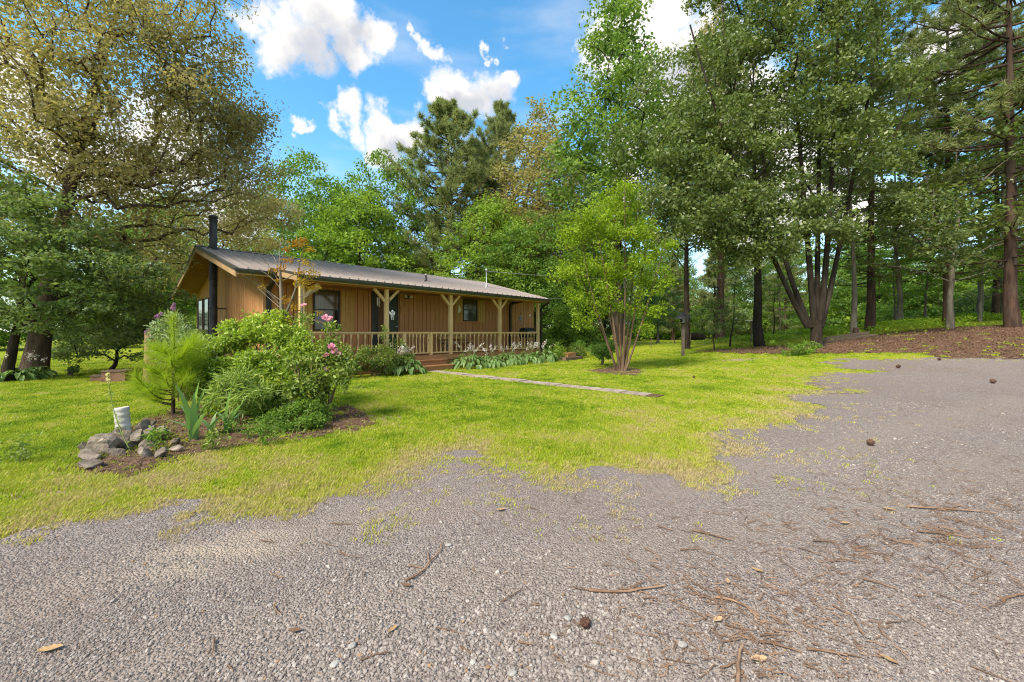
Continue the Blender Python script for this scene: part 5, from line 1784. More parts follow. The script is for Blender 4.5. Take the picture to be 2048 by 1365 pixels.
# undergrowth closing the foot of the wood
bushm = tree_meshes('bush', 310, 2.6, 0.05, crown_centers(60, R_(311), round_prof, 0.25, 2.9, 2.1, mind=0.4, shell=0.4), M['bark_dark'], M['lf_green'], 0.17, 60, 0.52, 0.6, min_h=0.15, trunk_h=1.8, tip=0.008)
bs = []
for X in np.arange(-68, 86, 4.6):
    bs.append((X + rw.uniform(-1.5, 1.5), 65 + rw.uniform(-3, 3), 1.8))
for X, Y, s in ((-16, 36, 1.3), (-12, 38, 1.2), (-7, 39, 1.3), (-2, 38, 1.2), (2.5, 36, 1.1), (5, 39, 1.2), (-40, 30, 1.5), (38, 40, 1.2), (43, 36, 1.3), (46, 29, 1.3), (33, 44, 1.1), (50, 33, 1.4), (3.9, 31, 0.75), (6.0, 33, 0.8), (-28, 40, 1.4), (-35, 34, 1.4), (47, 21, 1.3)):
    bs.append((X, Y, s))
for px, Y, s in ((1310, 55, 1.7), (1350, 52, 1.5), (1400, 54, 1.8), (1450, 52, 1.6), (1500, 55, 1.8), (1550, 53, 1.7), (1600, 50, 1.6), (1280, 50, 1.5), (1640, 54, 1.7), (1380, 60, 2.4), (1470, 62, 2.4), (1320, 62, 2.4), (1700, 52, 2.2), (1760, 50, 2.4), (1820, 48, 2.2), (1880, 47, 2.4), (1940, 46, 2.2), (2000, 44, 2.4), (2060, 43, 2.2), (1790, 58, 2.8), (1910, 56, 2.8), (2030, 54, 2.8), (1680, 60, 2.6)):
    Y += 8 if px < 1660 else 2
    bs.append(((px - 1024) / F * Y, Y, s * 1.1))
for i, (X, Y, s) in enumerate(bs):
    q = X / Y
    side = 'left of the oak' if q < -0.95 else 'left of the house gable' if q < -0.6 else 'behind the house' if q < 0.1 else 'behind the crepe myrtle' if q < 0.32 else 'behind the feeder poles' if q < 0.7 else 'behind the maple stems' if q < 0.9 else 'behind the bank pines'
    mi = int(rw.integers(0, 3))
    place_tree('undergrowth_bush', '%s %s bush %s' % (('mid-green', 'lime-green', 'dark green')[mi], 'low undergrowth' if s < 1.45 else 'tall undergrowth', side), bushm, (X, Y, tz(X, Y) - 0.1), 'undergrowth of the wood ' + side, rw.uniform(0, 6.28), (s * rw.uniform(0.9, 1.3), s * rw.uniform(0.9, 1.3), s), 'bush',
               mats=M[('lf_green', 'lf_lime', 'lf_dog')[mi]])
# pines and pale trees standing on the far lawn beyond the fence
fp = pine_meshes('lawn_pine', 320, 12, 0.20, 1.6, 3.3, M['bark_pine'], M['lf_pine'], 20, 6, 0.36, 16, 0.05, 2, 9, up_a=0.2)
for px, Y, s, lab in ((1430, 52, 1.0, 'grey-green pine on the far lawn behind the feeder poles'), (1345, 56, 0.9, 'grey-green pine on the far lawn left of the feeder poles'), (1570, 54, 1.0, 'grey-green pine on the far lawn behind the straight dark trunk'), (1210, 47, 0.8, 'grey-green pine on the far lawn behind the crepe myrtle')):
    place_tree('lawn_pine', lab, fp, at(px, Y), 'pines on the far lawn', px, s)
bt = tree_meshes('weeping', 330, 5.5, 0.12, crown_centers(60, R_(331), round_prof, 1.5, 5.5, 2.3, mind=0.5), M['bark_grey'], M['lf_hosta'], 0.17, 70, 0.55, 0.6, min_h=1.0, trunk_h=4.5, tip=0.01, droop=0.8)
place_tree('pale_tree', 'small pale-leaved tree on the far lawn right of the crepe myrtle', bt, at(1315, 36))
sap = tree_meshes('sapling', 340, 3.2, 0.035, crown_centers(26, R_(341), round_prof, 0.9, 2.6, 1.1, mind=0.25), M['bark_dark'], M['lf_dog'], 0.10, 60, 0.30, 0.6, min_h=0.7, trunk_h=2.4, tip=0.006)
place_tree('staked_sapling', 'small round-headed sapling near the feeder pole at the lawn edge', sap, at(1429, 20.5))

# ------------------------------------------------------------------ garden plants
def shrub(name, label, seed, base, cents, leaf, leaf_size, n_each, spread, stem_mat=None, tip=0.004, width=0.45, flat=0.8, up=0.5, droop=0.1, cat='shrub', stems=9, base_r=0.10, group=None, tint0=0.42, top_light=0.25, fine=True):
    r = R_(seed)
    cents = np.asarray(cents, float)
    o = thing(name, label, cat, base, 0, group)
    sp = []
    zmax = cents[:, 2].max()
    # stems fan out from the base to the clumps
    idx = r.choice(len(cents), min(stems, len(cents)), replace=False)
    VV = []; QQ = []; k = 0
    own = np.argmin(np.linalg.norm(cents[:, None] - cents[idx][None], axis=2), 1)
    for j, ci in enumerate(idx):
        a = r.uniform(0, 6.283); s0 = np.array([base_r * math.cos(a) * r.uniform(0.2, 1), base_r * math.sin(a) * r.uniform(0.2, 1), -0.02])
        e = cents[ci]
        p = bez(s0, s0 * 0.5 + e * 0.5 + np.array([-e[0] * 0.2, -e[1] * 0.2, 0.12 * zmax]), e, 8)
        V, Q = tube_np(p, np.linspace(tip * 2.6, tip, 8), 5); VV.append(V); QQ.append(Q + k); k += len(V)
        for c in cents[own == j]:
            if np.allclose(c, e):
                continue
            d = np.linalg.norm(p - c, axis=1) + np.maximum(p[:, 2] - c[2], 0)
            q = p[int(np.argmin(d))]
            V, Q = tube_np(bez(q, (q + c) / 2 + np.array([0, 0, 0.05]), c, 5), np.linspace(tip * 1.3, tip * 0.6, 5), 4); VV.append(V); QQ.append(Q + k); k += len(V)
    obj('stems', np_mesh(name + '_stems', np.concatenate(VV), [np.concatenate(QQ)], stem_mat or M['stem'], smooth=True), o)
    P, off = clump_points(cents, n_each, spread, r, flat)
    P[:, 2] = np.maximum(P[:, 2], 0.02)
    if fine:
        V, Q = leaf_fine(P, leaf_size, r, width, up, droop, off, 1.0); kk = 6
    else:
        V, Q = leaf_quads(P, leaf_size, r, width, up, droop, off, 1.0); kk = 4
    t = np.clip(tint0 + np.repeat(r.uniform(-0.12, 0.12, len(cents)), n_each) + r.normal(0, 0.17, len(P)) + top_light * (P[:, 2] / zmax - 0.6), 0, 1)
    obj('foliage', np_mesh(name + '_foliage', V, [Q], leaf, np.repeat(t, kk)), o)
    return o


def spots_px(base, lst, seed, sq=(1, 1, 0.8)):
    r = R_(seed); b = np.array(base); c = []
    for (px, py, Y, rad, n) in lst:
        ctr = np.array(at(px, Y, zpix(py, Y))) - b
        c.append(ctr + unit(r.normal(size=(n, 3))) * (r.uniform(0, 1, (n, 1)) ** 0.45) * rad * np.array(sq))
    c = np.concatenate(c)
    return c[c[:, 2] > 0.05]


def petals(mb_pts, r, n, R0, size, mat, name, parent, loc, cup=0.5, layers=3, tw=0.8):
    """a rosette of petals"""
    P = []; Fc = []
    for l in range(layers):
        nn = max(4, n - l)
        for i in range(nn):
            a = 6.283 * i / nn + l * 0.5 + r.uniform(-0.2, 0.2)
            el = cup + l * 0.42
            d = np.array([math.cos(a) * math.cos(el), math.sin(a) * math.cos(el), math.sin(el)])
            s = np.array([-math.sin(a), math.cos(a), 0]); L = size * (1 - 0.22 * l) * r.uniform(0.85, 1.15)
            nrm = np.cross(d, s)
            o = len(P)
            P += [d * R0, d * L * 0.55 + s * L * tw * 0.5, d * L + s * L * tw * 0.28 + nrm * 0.12 * L, d * L - s * L * tw * 0.28 + nrm * 0.12 * L, d * L * 0.55 - s * L * tw * 0.5]
            Fc.append((o, o + 1, o + 2, o + 3, o + 4))
    P = np.array(P)
    me = np_mesh(name, P, [np.array(Fc)], mat, np.repeat(r.uniform(0, 1, len(Fc)), 5))
    return obj(name, me, parent, loc)


# bright glossy shrub at the centre of the front bed
b = gp(520, 815)
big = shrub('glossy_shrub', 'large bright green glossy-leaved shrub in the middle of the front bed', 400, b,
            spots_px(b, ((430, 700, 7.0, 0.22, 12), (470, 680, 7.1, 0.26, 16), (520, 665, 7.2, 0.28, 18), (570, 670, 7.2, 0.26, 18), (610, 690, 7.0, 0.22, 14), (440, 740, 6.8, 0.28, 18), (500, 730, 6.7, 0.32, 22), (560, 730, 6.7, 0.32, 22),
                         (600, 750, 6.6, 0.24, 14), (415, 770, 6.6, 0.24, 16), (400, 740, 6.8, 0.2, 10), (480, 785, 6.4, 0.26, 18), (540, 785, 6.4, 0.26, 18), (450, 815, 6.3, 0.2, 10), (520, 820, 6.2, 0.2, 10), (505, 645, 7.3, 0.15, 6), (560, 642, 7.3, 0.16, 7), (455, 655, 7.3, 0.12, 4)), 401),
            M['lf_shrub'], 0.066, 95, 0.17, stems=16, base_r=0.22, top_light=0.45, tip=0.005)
# rose bush
b = gp(648, 838)
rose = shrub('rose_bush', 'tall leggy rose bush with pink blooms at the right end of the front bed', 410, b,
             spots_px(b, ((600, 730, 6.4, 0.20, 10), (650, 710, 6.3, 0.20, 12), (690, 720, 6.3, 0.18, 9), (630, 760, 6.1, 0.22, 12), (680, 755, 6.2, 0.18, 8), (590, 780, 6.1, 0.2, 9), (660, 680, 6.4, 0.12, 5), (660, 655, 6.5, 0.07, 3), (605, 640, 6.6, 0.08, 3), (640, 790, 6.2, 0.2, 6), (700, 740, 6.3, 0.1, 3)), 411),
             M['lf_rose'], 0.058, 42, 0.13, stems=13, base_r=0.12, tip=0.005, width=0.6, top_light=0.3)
rr = R_(412)
for (px, py, s) in ((650, 636, 0.060), (660, 640, 0.072), (669, 703, 0.068), (663, 694, 0.062), (675, 708, 0.055), (652, 712, 0.060), (607, 612, 0.050), (653, 738, 0.045)):
    w = at(px, 6.25, zpix(py, 6.25)) - b
    fo = petals(None, rr, 7, 0.004, s, M['fl_pink'], 'rose_bloom', rose, w, 0.25, 4)
    fo.rotation_euler = (R(45) * rr.uniform(0.6, 1.2), rr.uniform(-0.5, 0.5), 0)
# canes up to the tall blooms
cn = MB()
for (px, py) in ((656, 642), (607, 616), (667, 700)):
    e = at(px, 6.25, zpix(py, 6.25)) - b
    cn.tube([tuple(p) for p in bez((0, 0, 0), (e.x * 0.3, e.y * 0.3, e.z * 0.6), tuple(e), 9)], [0.010 - 0.0008 * i for i in range(9)], 5)
cn.build('cane', M['stem_green'], rose)
# lily with narrow leaves
b = gp(470, 850)
lily_c = spots_px(b, ((450, 770, 5.9, 0.16, 8), (490, 760, 5.9, 0.18, 8), (480, 800, 5.7, 0.18, 8), (430, 790, 5.9, 0.12, 5), (520, 790, 5.8, 0.12, 5)), 421)
shrub('lily_clump', 'narrow-leaved lily stems arching in front of the glossy shrub', 420, b, lily_c, M['lf_lily'], 0.15, 34, 0.13, M['stem_green'], 0.004, 0.13, 0.8, 0.4, 0.15, 'lily', 10, 0.12)
# astilbe / ferny cover at the foot
b = gp(590, 868)
shrub('ferny_perennial', 'low ferny green perennial at the foot of the rose bush', 430, b,
      spots_px(b, ((520, 850, 5.8, 0.16, 8), (560, 835, 5.7, 0.18, 12), (600, 815, 5.9, 0.2, 12), (640, 820, 6.0, 0.16, 8), (620, 845, 5.6, 0.16, 8), (580, 855, 5.5, 0.14, 7), (640, 850, 5.7, 0.12, 5), (550, 862, 5.5, 0.12, 5)), 431), M['lf_fern'], 0.06, 70, 0.12, M['stem_green'], 0.003, 0.3, 0.6, 0.6, 0.2, 'perennial', 9, 0.15)
# butterfly bush
b = at(372, 7.9)
bf = shrub('butterfly_bush', 'silvery butterfly bush with purple flower spikes behind the pine seedling', 440, b,
           spots_px(b, ((340, 660, 8.0, 0.20, 7), (370, 670, 8.0, 0.22, 9), (400, 690, 7.9, 0.22, 10), (330, 690, 8.0, 0.25, 8), (360, 720, 7.9, 0.3, 12), (345, 635, 8.1, 0.08, 3), (315, 655, 8.1, 0.10, 4), (405, 720, 7.8, 0.2, 8)), 441),
           M['lf_butterfly'], 0.10, 40, 0.16, stems=12, base_r=0.15, tip=0.005, width=0.28)
rr = R_(442)
for (px, py, dx, L) in ((347, 614, 0.25, 0.16), (318, 631, 0.95, 0.20), (299, 662, 0.9, 0.18), (463, 698, 0.4, 0.05)):
    w = np.array(at(px, 8.1, zpix(py, 8.1)) - b)
    n = 150; t = rr.uniform(0, 1, n); a = rr.uniform(0, 6.283, n); q = 0.045 * (1 - t * 0.7)
    ax = unit(np.array([dx, -0.1, 0.6]))
    sd = unit(np.cross(ax, [0, 1, 0.1])); s2 = np.cross(ax, sd)
    P = ax[None] * (t * L - L / 2)[:, None] + (sd[None] * np.cos(a)[:, None] + s2[None] * np.sin(a)[:, None]) * q[:, None]
    V, Q = leaf_quads(P, 0.026, rr, 0.8)
    obj('flower_spike', np_mesh('flower_spike', V, [Q], M['fl_purple'], np.repeat(rr.uniform(0, 1, n), 4)), bf, w)
# japanese maple sapling, mostly bare with orange sprays
b = gp(566, 812)


def jm():
    r = R_(450); Y = 7.4; o = thing('japanese_maple', 'thin half-bare Japanese maple sapling with orange leaf sprays before the house', 'tree', b)
    bb = np.array(b)

    def q(px, py, d=0.0):
        return np.array(at(px, Y + d, zpix(py, Y + d))) - bb
    w = MB()
    def br(pts, r0, r1, n=8):
        p = bez(*pts, n); w.tube(p, np.linspace(r0, r1, n), 6)
    br(((0, 0, 0), q(565, 700), q(563, 600)), 0.045, 0.032); br((q(563, 600), q(561, 560), q(560, 535)), 0.030, 0.020)
    br((q(566, 640), q(585, 600), q(592, 575)), 0.026, 0.016); br((q(592, 575), q(598, 530), q(606, 495)), 0.014, 0.004)
    br((q(604, 640, 0.1), q(604, 600, 0.1), q(603, 560, 0.1)), 0.016, 0.008); br((0.0 * bb, q(600, 720, 0.1), q(604, 640, 0.1)), 0.020, 0.016)
    for (x0, y0, x1, y1, x2, y2) in ((560, 610, 530, 575, 480, 548), (560, 600, 520, 575, 500, 542), (562, 580, 545, 550, 508, 535), (562, 570, 545, 540, 522, 512), (561, 555, 555, 520, 540, 505), (561, 540, 565, 505, 575, 490), (560, 535, 558, 505, 562, 480),
                                     (585, 600, 610, 590, 640, 575), (592, 575, 615, 560, 640, 548), (570, 560, 600, 540, 630, 535), (566, 620, 540, 600, 515, 575), (604, 600, 625, 585, 645, 575)):
        br((q(x0, y0), q(x1, y1, r.uniform(-0.3, 0.3)), q(x2, y2, r.uniform(-0.5, 0.5))), 0.009, 0.003, 7)
    w.build('trunk', M['bark_grey'], o)
    for (px, py, rad, n, t0) in ((590, 487, 0.12, 90, 0.12), (605, 482, 0.10, 70, 0.25), (572, 500, 0.05, 30, 0.1), (575, 520, 0.10, 60, 0.2), (620, 500, 0.10, 60, 0.75), (612, 525, 0.10, 60, 0.7), (600, 545, 0.10, 60, 0.5), (565, 535, 0.08, 50, 0.15), (545, 540, 0.08, 45, 0.3), (625, 545, 0.12, 90, 0.8), (605, 565, 0.13, 110, 0.8),
                                 (630, 575, 0.10, 80, 0.8), (560, 560, 0.07, 35, 0.3), (575, 600, 0.10, 60, 0.25), (560, 625, 0.10, 50, 0.2), (525, 573, 0.05, 22, 0.5), (640, 625, 0.06, 25, 0.6), (590, 615, 0.08, 40, 0.4), (570, 640, 0.08, 40, 0.3)):
        c = q(px, py, r.uniform(-0.25, 0.25))
        P = c + unit(r.normal(size=(n, 3))) * (r.uniform(0, 1, (n, 1)) ** 0.5) * rad * np.array([1.35, 1.2, 0.75])
        V, Q = leaf_fine(P, 0.055, r, 0.34, 0.4, 0.5)
        obj('leaf_spray', np_mesh('leaf_spray', V, [Q], M['lf_jmaple'], np.repeat(np.clip(t0 + r.normal(0, 0.15, n), 0, 1), 6)), o)


jm()


# pine seedling with long needles
def seedling():
    r = R_(460); base = gp(346, 832)
    o = thing('pine_seedling', 'young long-needled yellow-green pine in the front bed', 'pine', base)
    w = MB(); TP = []; TD = []
    H = 1.55
    w.tube([(0, 0, -0.03), (0.01, 0, 0.5), (0.0, 0.02, 1.0), (0.01, 0, H)], [0.028, 0.022, 0.014, 0.006], 8)
    for k in range(16):
        TP.append((0, 0, 0.75 + 0.05 * k)); TD.append((0, 0, 1))
    for k in range(32):
        a = r.uniform(0, 6.283); z = r.uniform(0.16, 1.15); L = (0.50 - 0.22 * (z - 0.35)) * r.uniform(0.55, 1.0)
        d = np.array([math.cos(a), math.sin(a), 0])
        p0 = np.array([0, 0, z]); e = p0 + d * L + np.array([0, 0, L * r.uniform(0.35, 0.75)])
        p = bez(p0, p0 + d * L * 0.6 + np.array([0, 0, 0.02]), e, 8)
        w.tube(p, np.linspace(0.012, 0.005, 8), 5)
        for s in np.linspace(0.28, 1, 9):
            i = s * 7; j = min(6, int(i)); q = p[j] + (p[j + 1] - p[j]) * (i - j)
            TP.append(q); TD.append(unit(p[j + 1] - p[j] + np.array([0, 0, 0.02])))
    w.build('trunk', M['bark_pine'], o)
    TP = np.array(TP, float); TD = np.array(TD, float)
    V, T = needles(TP, TD, 26, 0.22, r, 0.0045, 0.5)
    t = np.clip(np.repeat(0.15 + 0.45 * TP[:, 2] / 1.4, 26) + r.normal(0, 0.18, len(TP) * 26), 0, 1)
    obj('needles', np_mesh('needles', V, [T], M['lf_seedling'], np.repeat(t, 3)), o)


seedling()


# iris clumps: each sword leaf its own part
def blade_mesh(L, w, bend, seg=7, tw=0.2):
    V = []; t = np.linspace(0, 1, seg)
    for s in t:
        ww = w * (1 - s ** 2.5) * (0.7 + 0.6 * min(1, s * 3)) / 2 + 0.0006
        x = bend * s * s * L; z = L * (s - 0.35 * abs(bend) * s * s)
        c, sn = math.cos(tw * s), math.sin(tw * s)
        V += [(x, -ww * c, z + ww * sn * 0), (x + 0.004 * (1 - s), 0, z), (x, ww * c, z)]
    Fq = []
    for i in range(seg - 1):
        for k in range(2):
            a = i * 3 + k; Fq.append((a, a + 1, a + 4, a + 3))
    return np_mesh('leaf', np.array(V), [np.array(Fq)], M['lf_iris'], np.full(len(V), random.uniform(0.1, 0.9)), smooth=True)


def iris(label, base, leaves, seed):
    r = R_(seed); o = thing('iris_clump', label, 'iris', base, 0, 'irises in the front bed')
    for (L, w, bend, az) in leaves:
        f = obj('leaf', blade_mesh(L * 1.35, w * 1.45, bend), o, (r.uniform(-0.04, 0.04), r.uniform(-0.04, 0.04), -0.01), az)
    return o


iris('tallest clump of broad sword leaves beside the stone pile', gp(388, 882), [(0.62, 0.055, 0.30, 3.0), (0.60, 0.06, 0.12, 0.2), (0.55, 0.055, -0.2, 3.3), (0.50, 0.05, 0.35, 0.3), (0.42, 0.05, 0.6, 2.8), (0.36, 0.045, 0.5, -0.4), (0.48, 0.05, 0.1, 1.7), (0.33, 0.045, 0.9, 3.4), (0.52, 0.05, 0.22, -0.9)], 470)
iris('shorter clump of sword leaves between the tall clump and the lily', gp(455, 868), [(0.50, 0.05, 0.12, 0.2), (0.34, 0.045, 0.8, 0.1), (0.40, 0.05, 0.5, -0.3), (0.30, 0.045, 0.7, 2.9), (0.25, 0.04, 0.5, 1.0)], 471)
iris('small splayed clump of sword leaves nearest the stones', gp(420, 872), [(0.32, 0.045, 0.9, 0.3), (0.36, 0.045, 0.7, 0.0), (0.26, 0.04, 0.8, 3.0), (0.24, 0.04, 0.3, 1.5)], 472)
# flower stalk leaning before the stones
b = gp(262, 905)
sk = thing('flower_stalk', 'single tall leaning flower stalk with seed tip rising from the stones', 'plant', b)
top = at(216, 4.75, zpix(748, 4.75)) - b
pts = bez((0, 0, 0), (top.x * 0.75, top.y * 0.5, top.z * 0.45), tuple(top), 16)
MB().tube(pts, np.linspace(0.007, 0.003, 16), 5).build('stalk', M['stem_green'], sk)
rr = R_(480); P = []; 
for i in range(46):
    s = rr.uniform(0.1, 0.8); P.append([np.interp(s, np.linspace(0, 1, 16), pts[:, c]) for c in range(3)])
V, Q = leaf_fine(np.array(P), 0.07, rr, 0.12, 0.3, -0.4)
obj('leaves', np_mesh('stalk_leaves', V, [Q], M['lf_lily'], np.repeat(rr.uniform(0.3, 1, 46), 6)), sk)
P = np.array([[np.interp(s, np.linspace(0, 1, 16), pts[:, c]) for c in range(3)] for s in rr.uniform(0.9, 1.0, 60)]) + rr.normal(0, 0.008, (60, 3))
V, Q = leaf_quads(P, 0.028, rr, 0.7)
obj('flower', np_mesh('stalk_flower', V, [Q], M['fl_cream'], np.repeat(rr.uniform(0, 1, 60), 4)), sk)
# small weeds in the bed and at the lawn edge
for i, (px, py, rad, lab) in enumerate(((40, 930, 0.20, 'loose weedy tuft in the lawn left of the stones'), (530, 895, 0.14, 'low weed at the front edge of the bed'), (690, 790, 0.2, 'leafy weed right of the rose bush'), (500, 880, 0.14, 'low weed below the lily stems'),
                                        (430, 905, 0.11, 'creeping weed below the splayed irises'), (310, 905, 0.07, 'tiny weed growing between the stones'))):
    bb = gp(px, py); r = R_(490 + i)
    c = np.stack([r.normal(0, rad * 0.7, 8), r.normal(0, rad * 0.4, 8), np.abs(r.normal(0.09, 0.05, 8)) + 0.06], -1)
    shrub('garden_weed', lab, 490 + i, bb, c, M['lf_fern'] if i % 2 else M['lf_rose'], 0.045, 26, 0.09, M['stem_green'], 0.002, 0.4, 0.6, 0.8, 0.2, 'weed', 6, 0.04, 'weeds about the front bed')

# foundation planting along the porch
def fspots(cx, cy, rx, ry, h, n, seed, rot=HANG):
    r = R_(seed); u = unit(r.normal(size=(n, 3))) * (r.uniform(0, 1, (n, 1)) ** 0.4)
    p = u * np.array([rx, ry, h / 2]) + np.array([cx, cy, h / 2 + 0.03])
    c, s = math.cos(rot), math.sin(rot)
    return np.stack([p[:, 0] * c - p[:, 1] * s, p[:, 0] * s + p[:, 1] * c, p[:, 2]], -1)


for i, (s, v, rx, ry, h, lab) in enumerate(((-4.75, -0.85, 0.62, 0.5, 0.95, 'azalea nearest the front bed, against the porch rail'), (-3.75, -0.95, 0.7, 0.55, 0.95, 'low dark azalea in the middle of the row left of the steps'), (-3.0, -0.85, 0.6, 0.55, 1.10, 'tallest azalea of the row, just below the door post'))):
    shrub('azalea_bush', lab, 500 + i, hw(s, v, 0), fspots(0, 0, rx, ry, h, 42, 510 + i), M['lf_azalea'], 0.058, 85, 0.17, stems=12, base_r=0.2, width=0.5, group='azaleas left of the porch steps', top_light=0.7, tint0=0.40)
b = hw(-3.42, -0.9, 0)
shrub('lone_shoot', 'single leafy shoot standing up before the railing balusters', 520, b, np.array([[0, 0, 0.9], [0.03, 0, 1.15], [-0.04, 0.02, 1.35], [0.05, 0, 1.45], [0, 0.02, 1.28], [0.0, 0, 1.55]]), M['lf_rose'], 0.07, 26, 0.10, stems=4, base_r=0.03)


def hosta(label, loc, seed, rad=0.55, h=0.5, n=70, fl=7):
    r = R_(seed); o = thing('hosta_clump', label, 'hosta', loc, 0, 'hostas along the porch')
    P = []; Fq = []; T = []
    for i in range(n):
        a = r.uniform(0, 6.283); q = r.uniform(0.1, 1.0) ** 0.6; L = 0.23 * r.uniform(0.75, 1.2); W = L * 0.5
        b_ = a + r.normal(0, 0.5); d = np.array([math.cos(a), math.sin(a), 0]); s = np.array([-math.sin(b_), math.cos(b_), 0])
        z = h * (1.02 - 0.75 * q * q) * r.uniform(0.6, 1.1)
        c = d * rad * q * 0.85 + np.array([0, 0, z])
        el = 0.6 - 1.3 * q
        f = d * math.cos(el) + np.array([0, 0, math.sin(el)]); nn = np.cross(f, s) * -1
        o0 = len(P)
        for t, wv, dz in ((0, 0.10, 0), (0.25, 0.85, 0.015), (0.55, 1.0, 0.0), (0.82, 0.55, -0.035), (1.0, 0.02, -0.075)):
            m = c + f * L * (t - 0.3) + np.array([0, 0, dz * 1.2])
            P += [m - s * W * wv / 2 + np.array([0, 0, 0.03 * wv]), m, m + s * W * wv / 2 + np.array([0, 0, 0.03 * wv])]
        for k in range(4):
            for j in range(2):
                x = o0 + k * 3 + j; Fq.append((x, x + 1, x + 4, x + 3))
        T += [np.clip(0.45 + r.normal(0, 0.2), 0, 1) + e for _ in range(5) for e in (0.12, -0.10, 0.12)]
    obj('leaves', np_mesh('hosta_leaves', np.array(P), [np.array(Fq)], M['lf_hosta'], np.clip(T, 0, 1), smooth=True), o)
    for i in range(fl):
        a = r.uniform(0, 6.283); e = np.array([math.cos(a) * rad * r.uniform(0.1, 0.8), math.sin(a) * rad * r.uniform(0.1, 0.8), h + r.uniform(0.22, 0.52)])
        pts = bez((0, 0, 0.1), (e[0] * 0.3, e[1] * 0.3, e[2] * 0.7), e, 7)
        MB().tube(pts, 0.005, 4).build('flower_stem', M['stem_green'], o)
        k = 20; t = r.uniform(0.72, 1.0, k)
        C = np.stack([np.interp(t, np.linspace(0, 1, 7), pts[:, c]) for c in range(3)], -1) + r.normal(0, 0.025, (k, 3))
        V, Q = leaf_quads(C, 0.055, r, 0.5, 0.2, 0.6)
        obj('flower_spike', np_mesh('hosta_flowers', V, [Q], M['fl_white'], np.repeat(r.uniform(0, 1, k), 4)), o)
    return o


hosta('hosta clump left of the porch steps beside the azalea', hw(-2.75, -1.05, 0), 530, 0.75, 0.52, 140, 12)
for i, (s, rad, fl, lab) in enumerate(((0.20, 0.85, 10, 'hosta clump just right of the porch steps'), (1.30, 0.72, 8, 'second hosta clump right of the porch steps'), (2.45, 0.80, 8, 'third hosta clump right of the porch steps'), (3.65, 0.76, 9, 'fourth hosta clump right of the porch steps'), (4.85, 0.86, 10, 'last hosta clump of the row below the porch end'))):
    hosta(lab, hw(s, -0.88 - 0.1 * (i % 2), 0), 540 + i, rad, (0.52, 0.42, 0.50, 0.46, 0.54)[i], int(190 * rad), fl)
for i, (s, v, rx, h, lf, lab) in enumerate(((5.85, -0.9, 0.55, 0.75, 'lf_lime', 'round yellowish shrub left of the wooden planter'), (7.6, -0.9, 0.6, 0.7, 'lf_azalea', 'dark low shrub right of the wooden planter'), (8.8, -0.3, 0.7, 0.9, 'lf_green', 'green shrub beyond the planter near the house corner'), (7.2, 0.6, 0.5, 1.25, 'lf_lime', 'upright light shrub behind the planter'), (9.8, -1.0, 0.6, 0.6, 'lf_hosta', 'pale low plant at the end of the foundation bed'))):
    shrub('foundation_shrub', lab, 560 + i, hw(s, v, 0), fspots(0, 0, rx, rx * 0.8, h, 34, 565 + i), M[lf], 0.075, 60, 0.18, stems=10, base_r=0.15, group='shrubs past the porch end', fine=False)
b = gp(1205, 732)
shrub('mop_shrub', 'small rounded green shrub in the mulch ring left of the crepe myrtle', 580, b, spots_px(b, ((1205, 705, b.y, 0.38, 30), (1190, 700, b.y, 0.25, 14), (1220, 695, b.y, 0.25, 14)), 581), M['lf_green'], 0.075, 50, 0.16, stems=12, base_r=0.08)
# fern by the dark maple
b = gp(1597, 711)
shrub('fern_clump', 'bushy green fern at the left foot of the multi-stemmed maple', 585, b, np.stack([R_(586).normal(0, 0.5, 26), R_(587).normal(0, 0.3, 26), np.abs(R_(588).normal(0.28, 0.12, 26))], -1), M['lf_fern'], 0.10, 60, 0.16, M['stem_green'], 0.004, 0.3, 0.7, 0.6, 0.3, 'fern', 12, 0.2, fine=False)
# plants at the foot of the oak
for i, (px, Y, s, lab) in enumerate(((40, 11.4, 0.5, 'hosta clump in front of the oak trunk'), (75, 11.9, 0.4, 'hosta clump at the right foot of the oak'), (5, 11.2, 0.5, 'hosta clump at the foot of the dogwood at the left edge'))):
    hosta(lab, at(px, Y), 590 + i, s, 0.35, 60, 3)
for i, (px, Y, lab) in enumerate(((140, 12.6, 'tiny maple seedling in the lawn right of the oak'), )):
    bb = at(px, Y)
    shrub('lawn_seedling', lab, 600 + i, bb, np.abs(R_(601).normal(0, 0.16, (12, 3))) * np.array([1, 1, 1.4]) + np.array([-0.1, 0, 0.1]), M['lf_dog'], 0.08, 26, 0.12, fine=False)


# ground cover on the bank crest and ivy-like weeds (uncountable)
def cover(name, n, fn, leaf, size, label, seed, h=0.25):
    r = R_(seed); X, Y, Hh = fn(r, n)
    P = np.stack([X, Y, terr(X, Y) + r.uniform(0.02, 1, len(X)) ** 0.7 * Hh], -1)
    V, Q = leaf_quads(P, size, r, 0.6, 1.0, 0.2)
    t = np.clip(0.5 + 0.6 * (fbm(X * 0.8, Y * 0.8, seed, 3) - 0.5) + r.normal(0, 0.2, len(X)), 0, 1)
    kind(obj(name, np_mesh(name, V, [Q], leaf, np.repeat(t, 4))), 'stuff', label)


def crest(r, n):
    X = r.uniform(15, 42, n); Y = r.uniform(19, 31, n)
    line = 23.3 + 0.02 * (X - 20)
    k = (np.exp(-((Y - line - 2.0) / 2.4) ** 2) * sstep(0.38, 0.6, fbm(X * 0.5, Y * 0.5, 71, 3)) > r.uniform(0, 1, n))
    X, Y = X[k], Y[k]
    return X, Y, 0.20 + 0.35 * fbm(X * 0.6, Y * 0.6, 72, 2)


cover('bank_groundcover', 90000, crest, M['lf_cover'], 0.11, 'yellow-green leafy ground cover along the crest of the bank', 610)


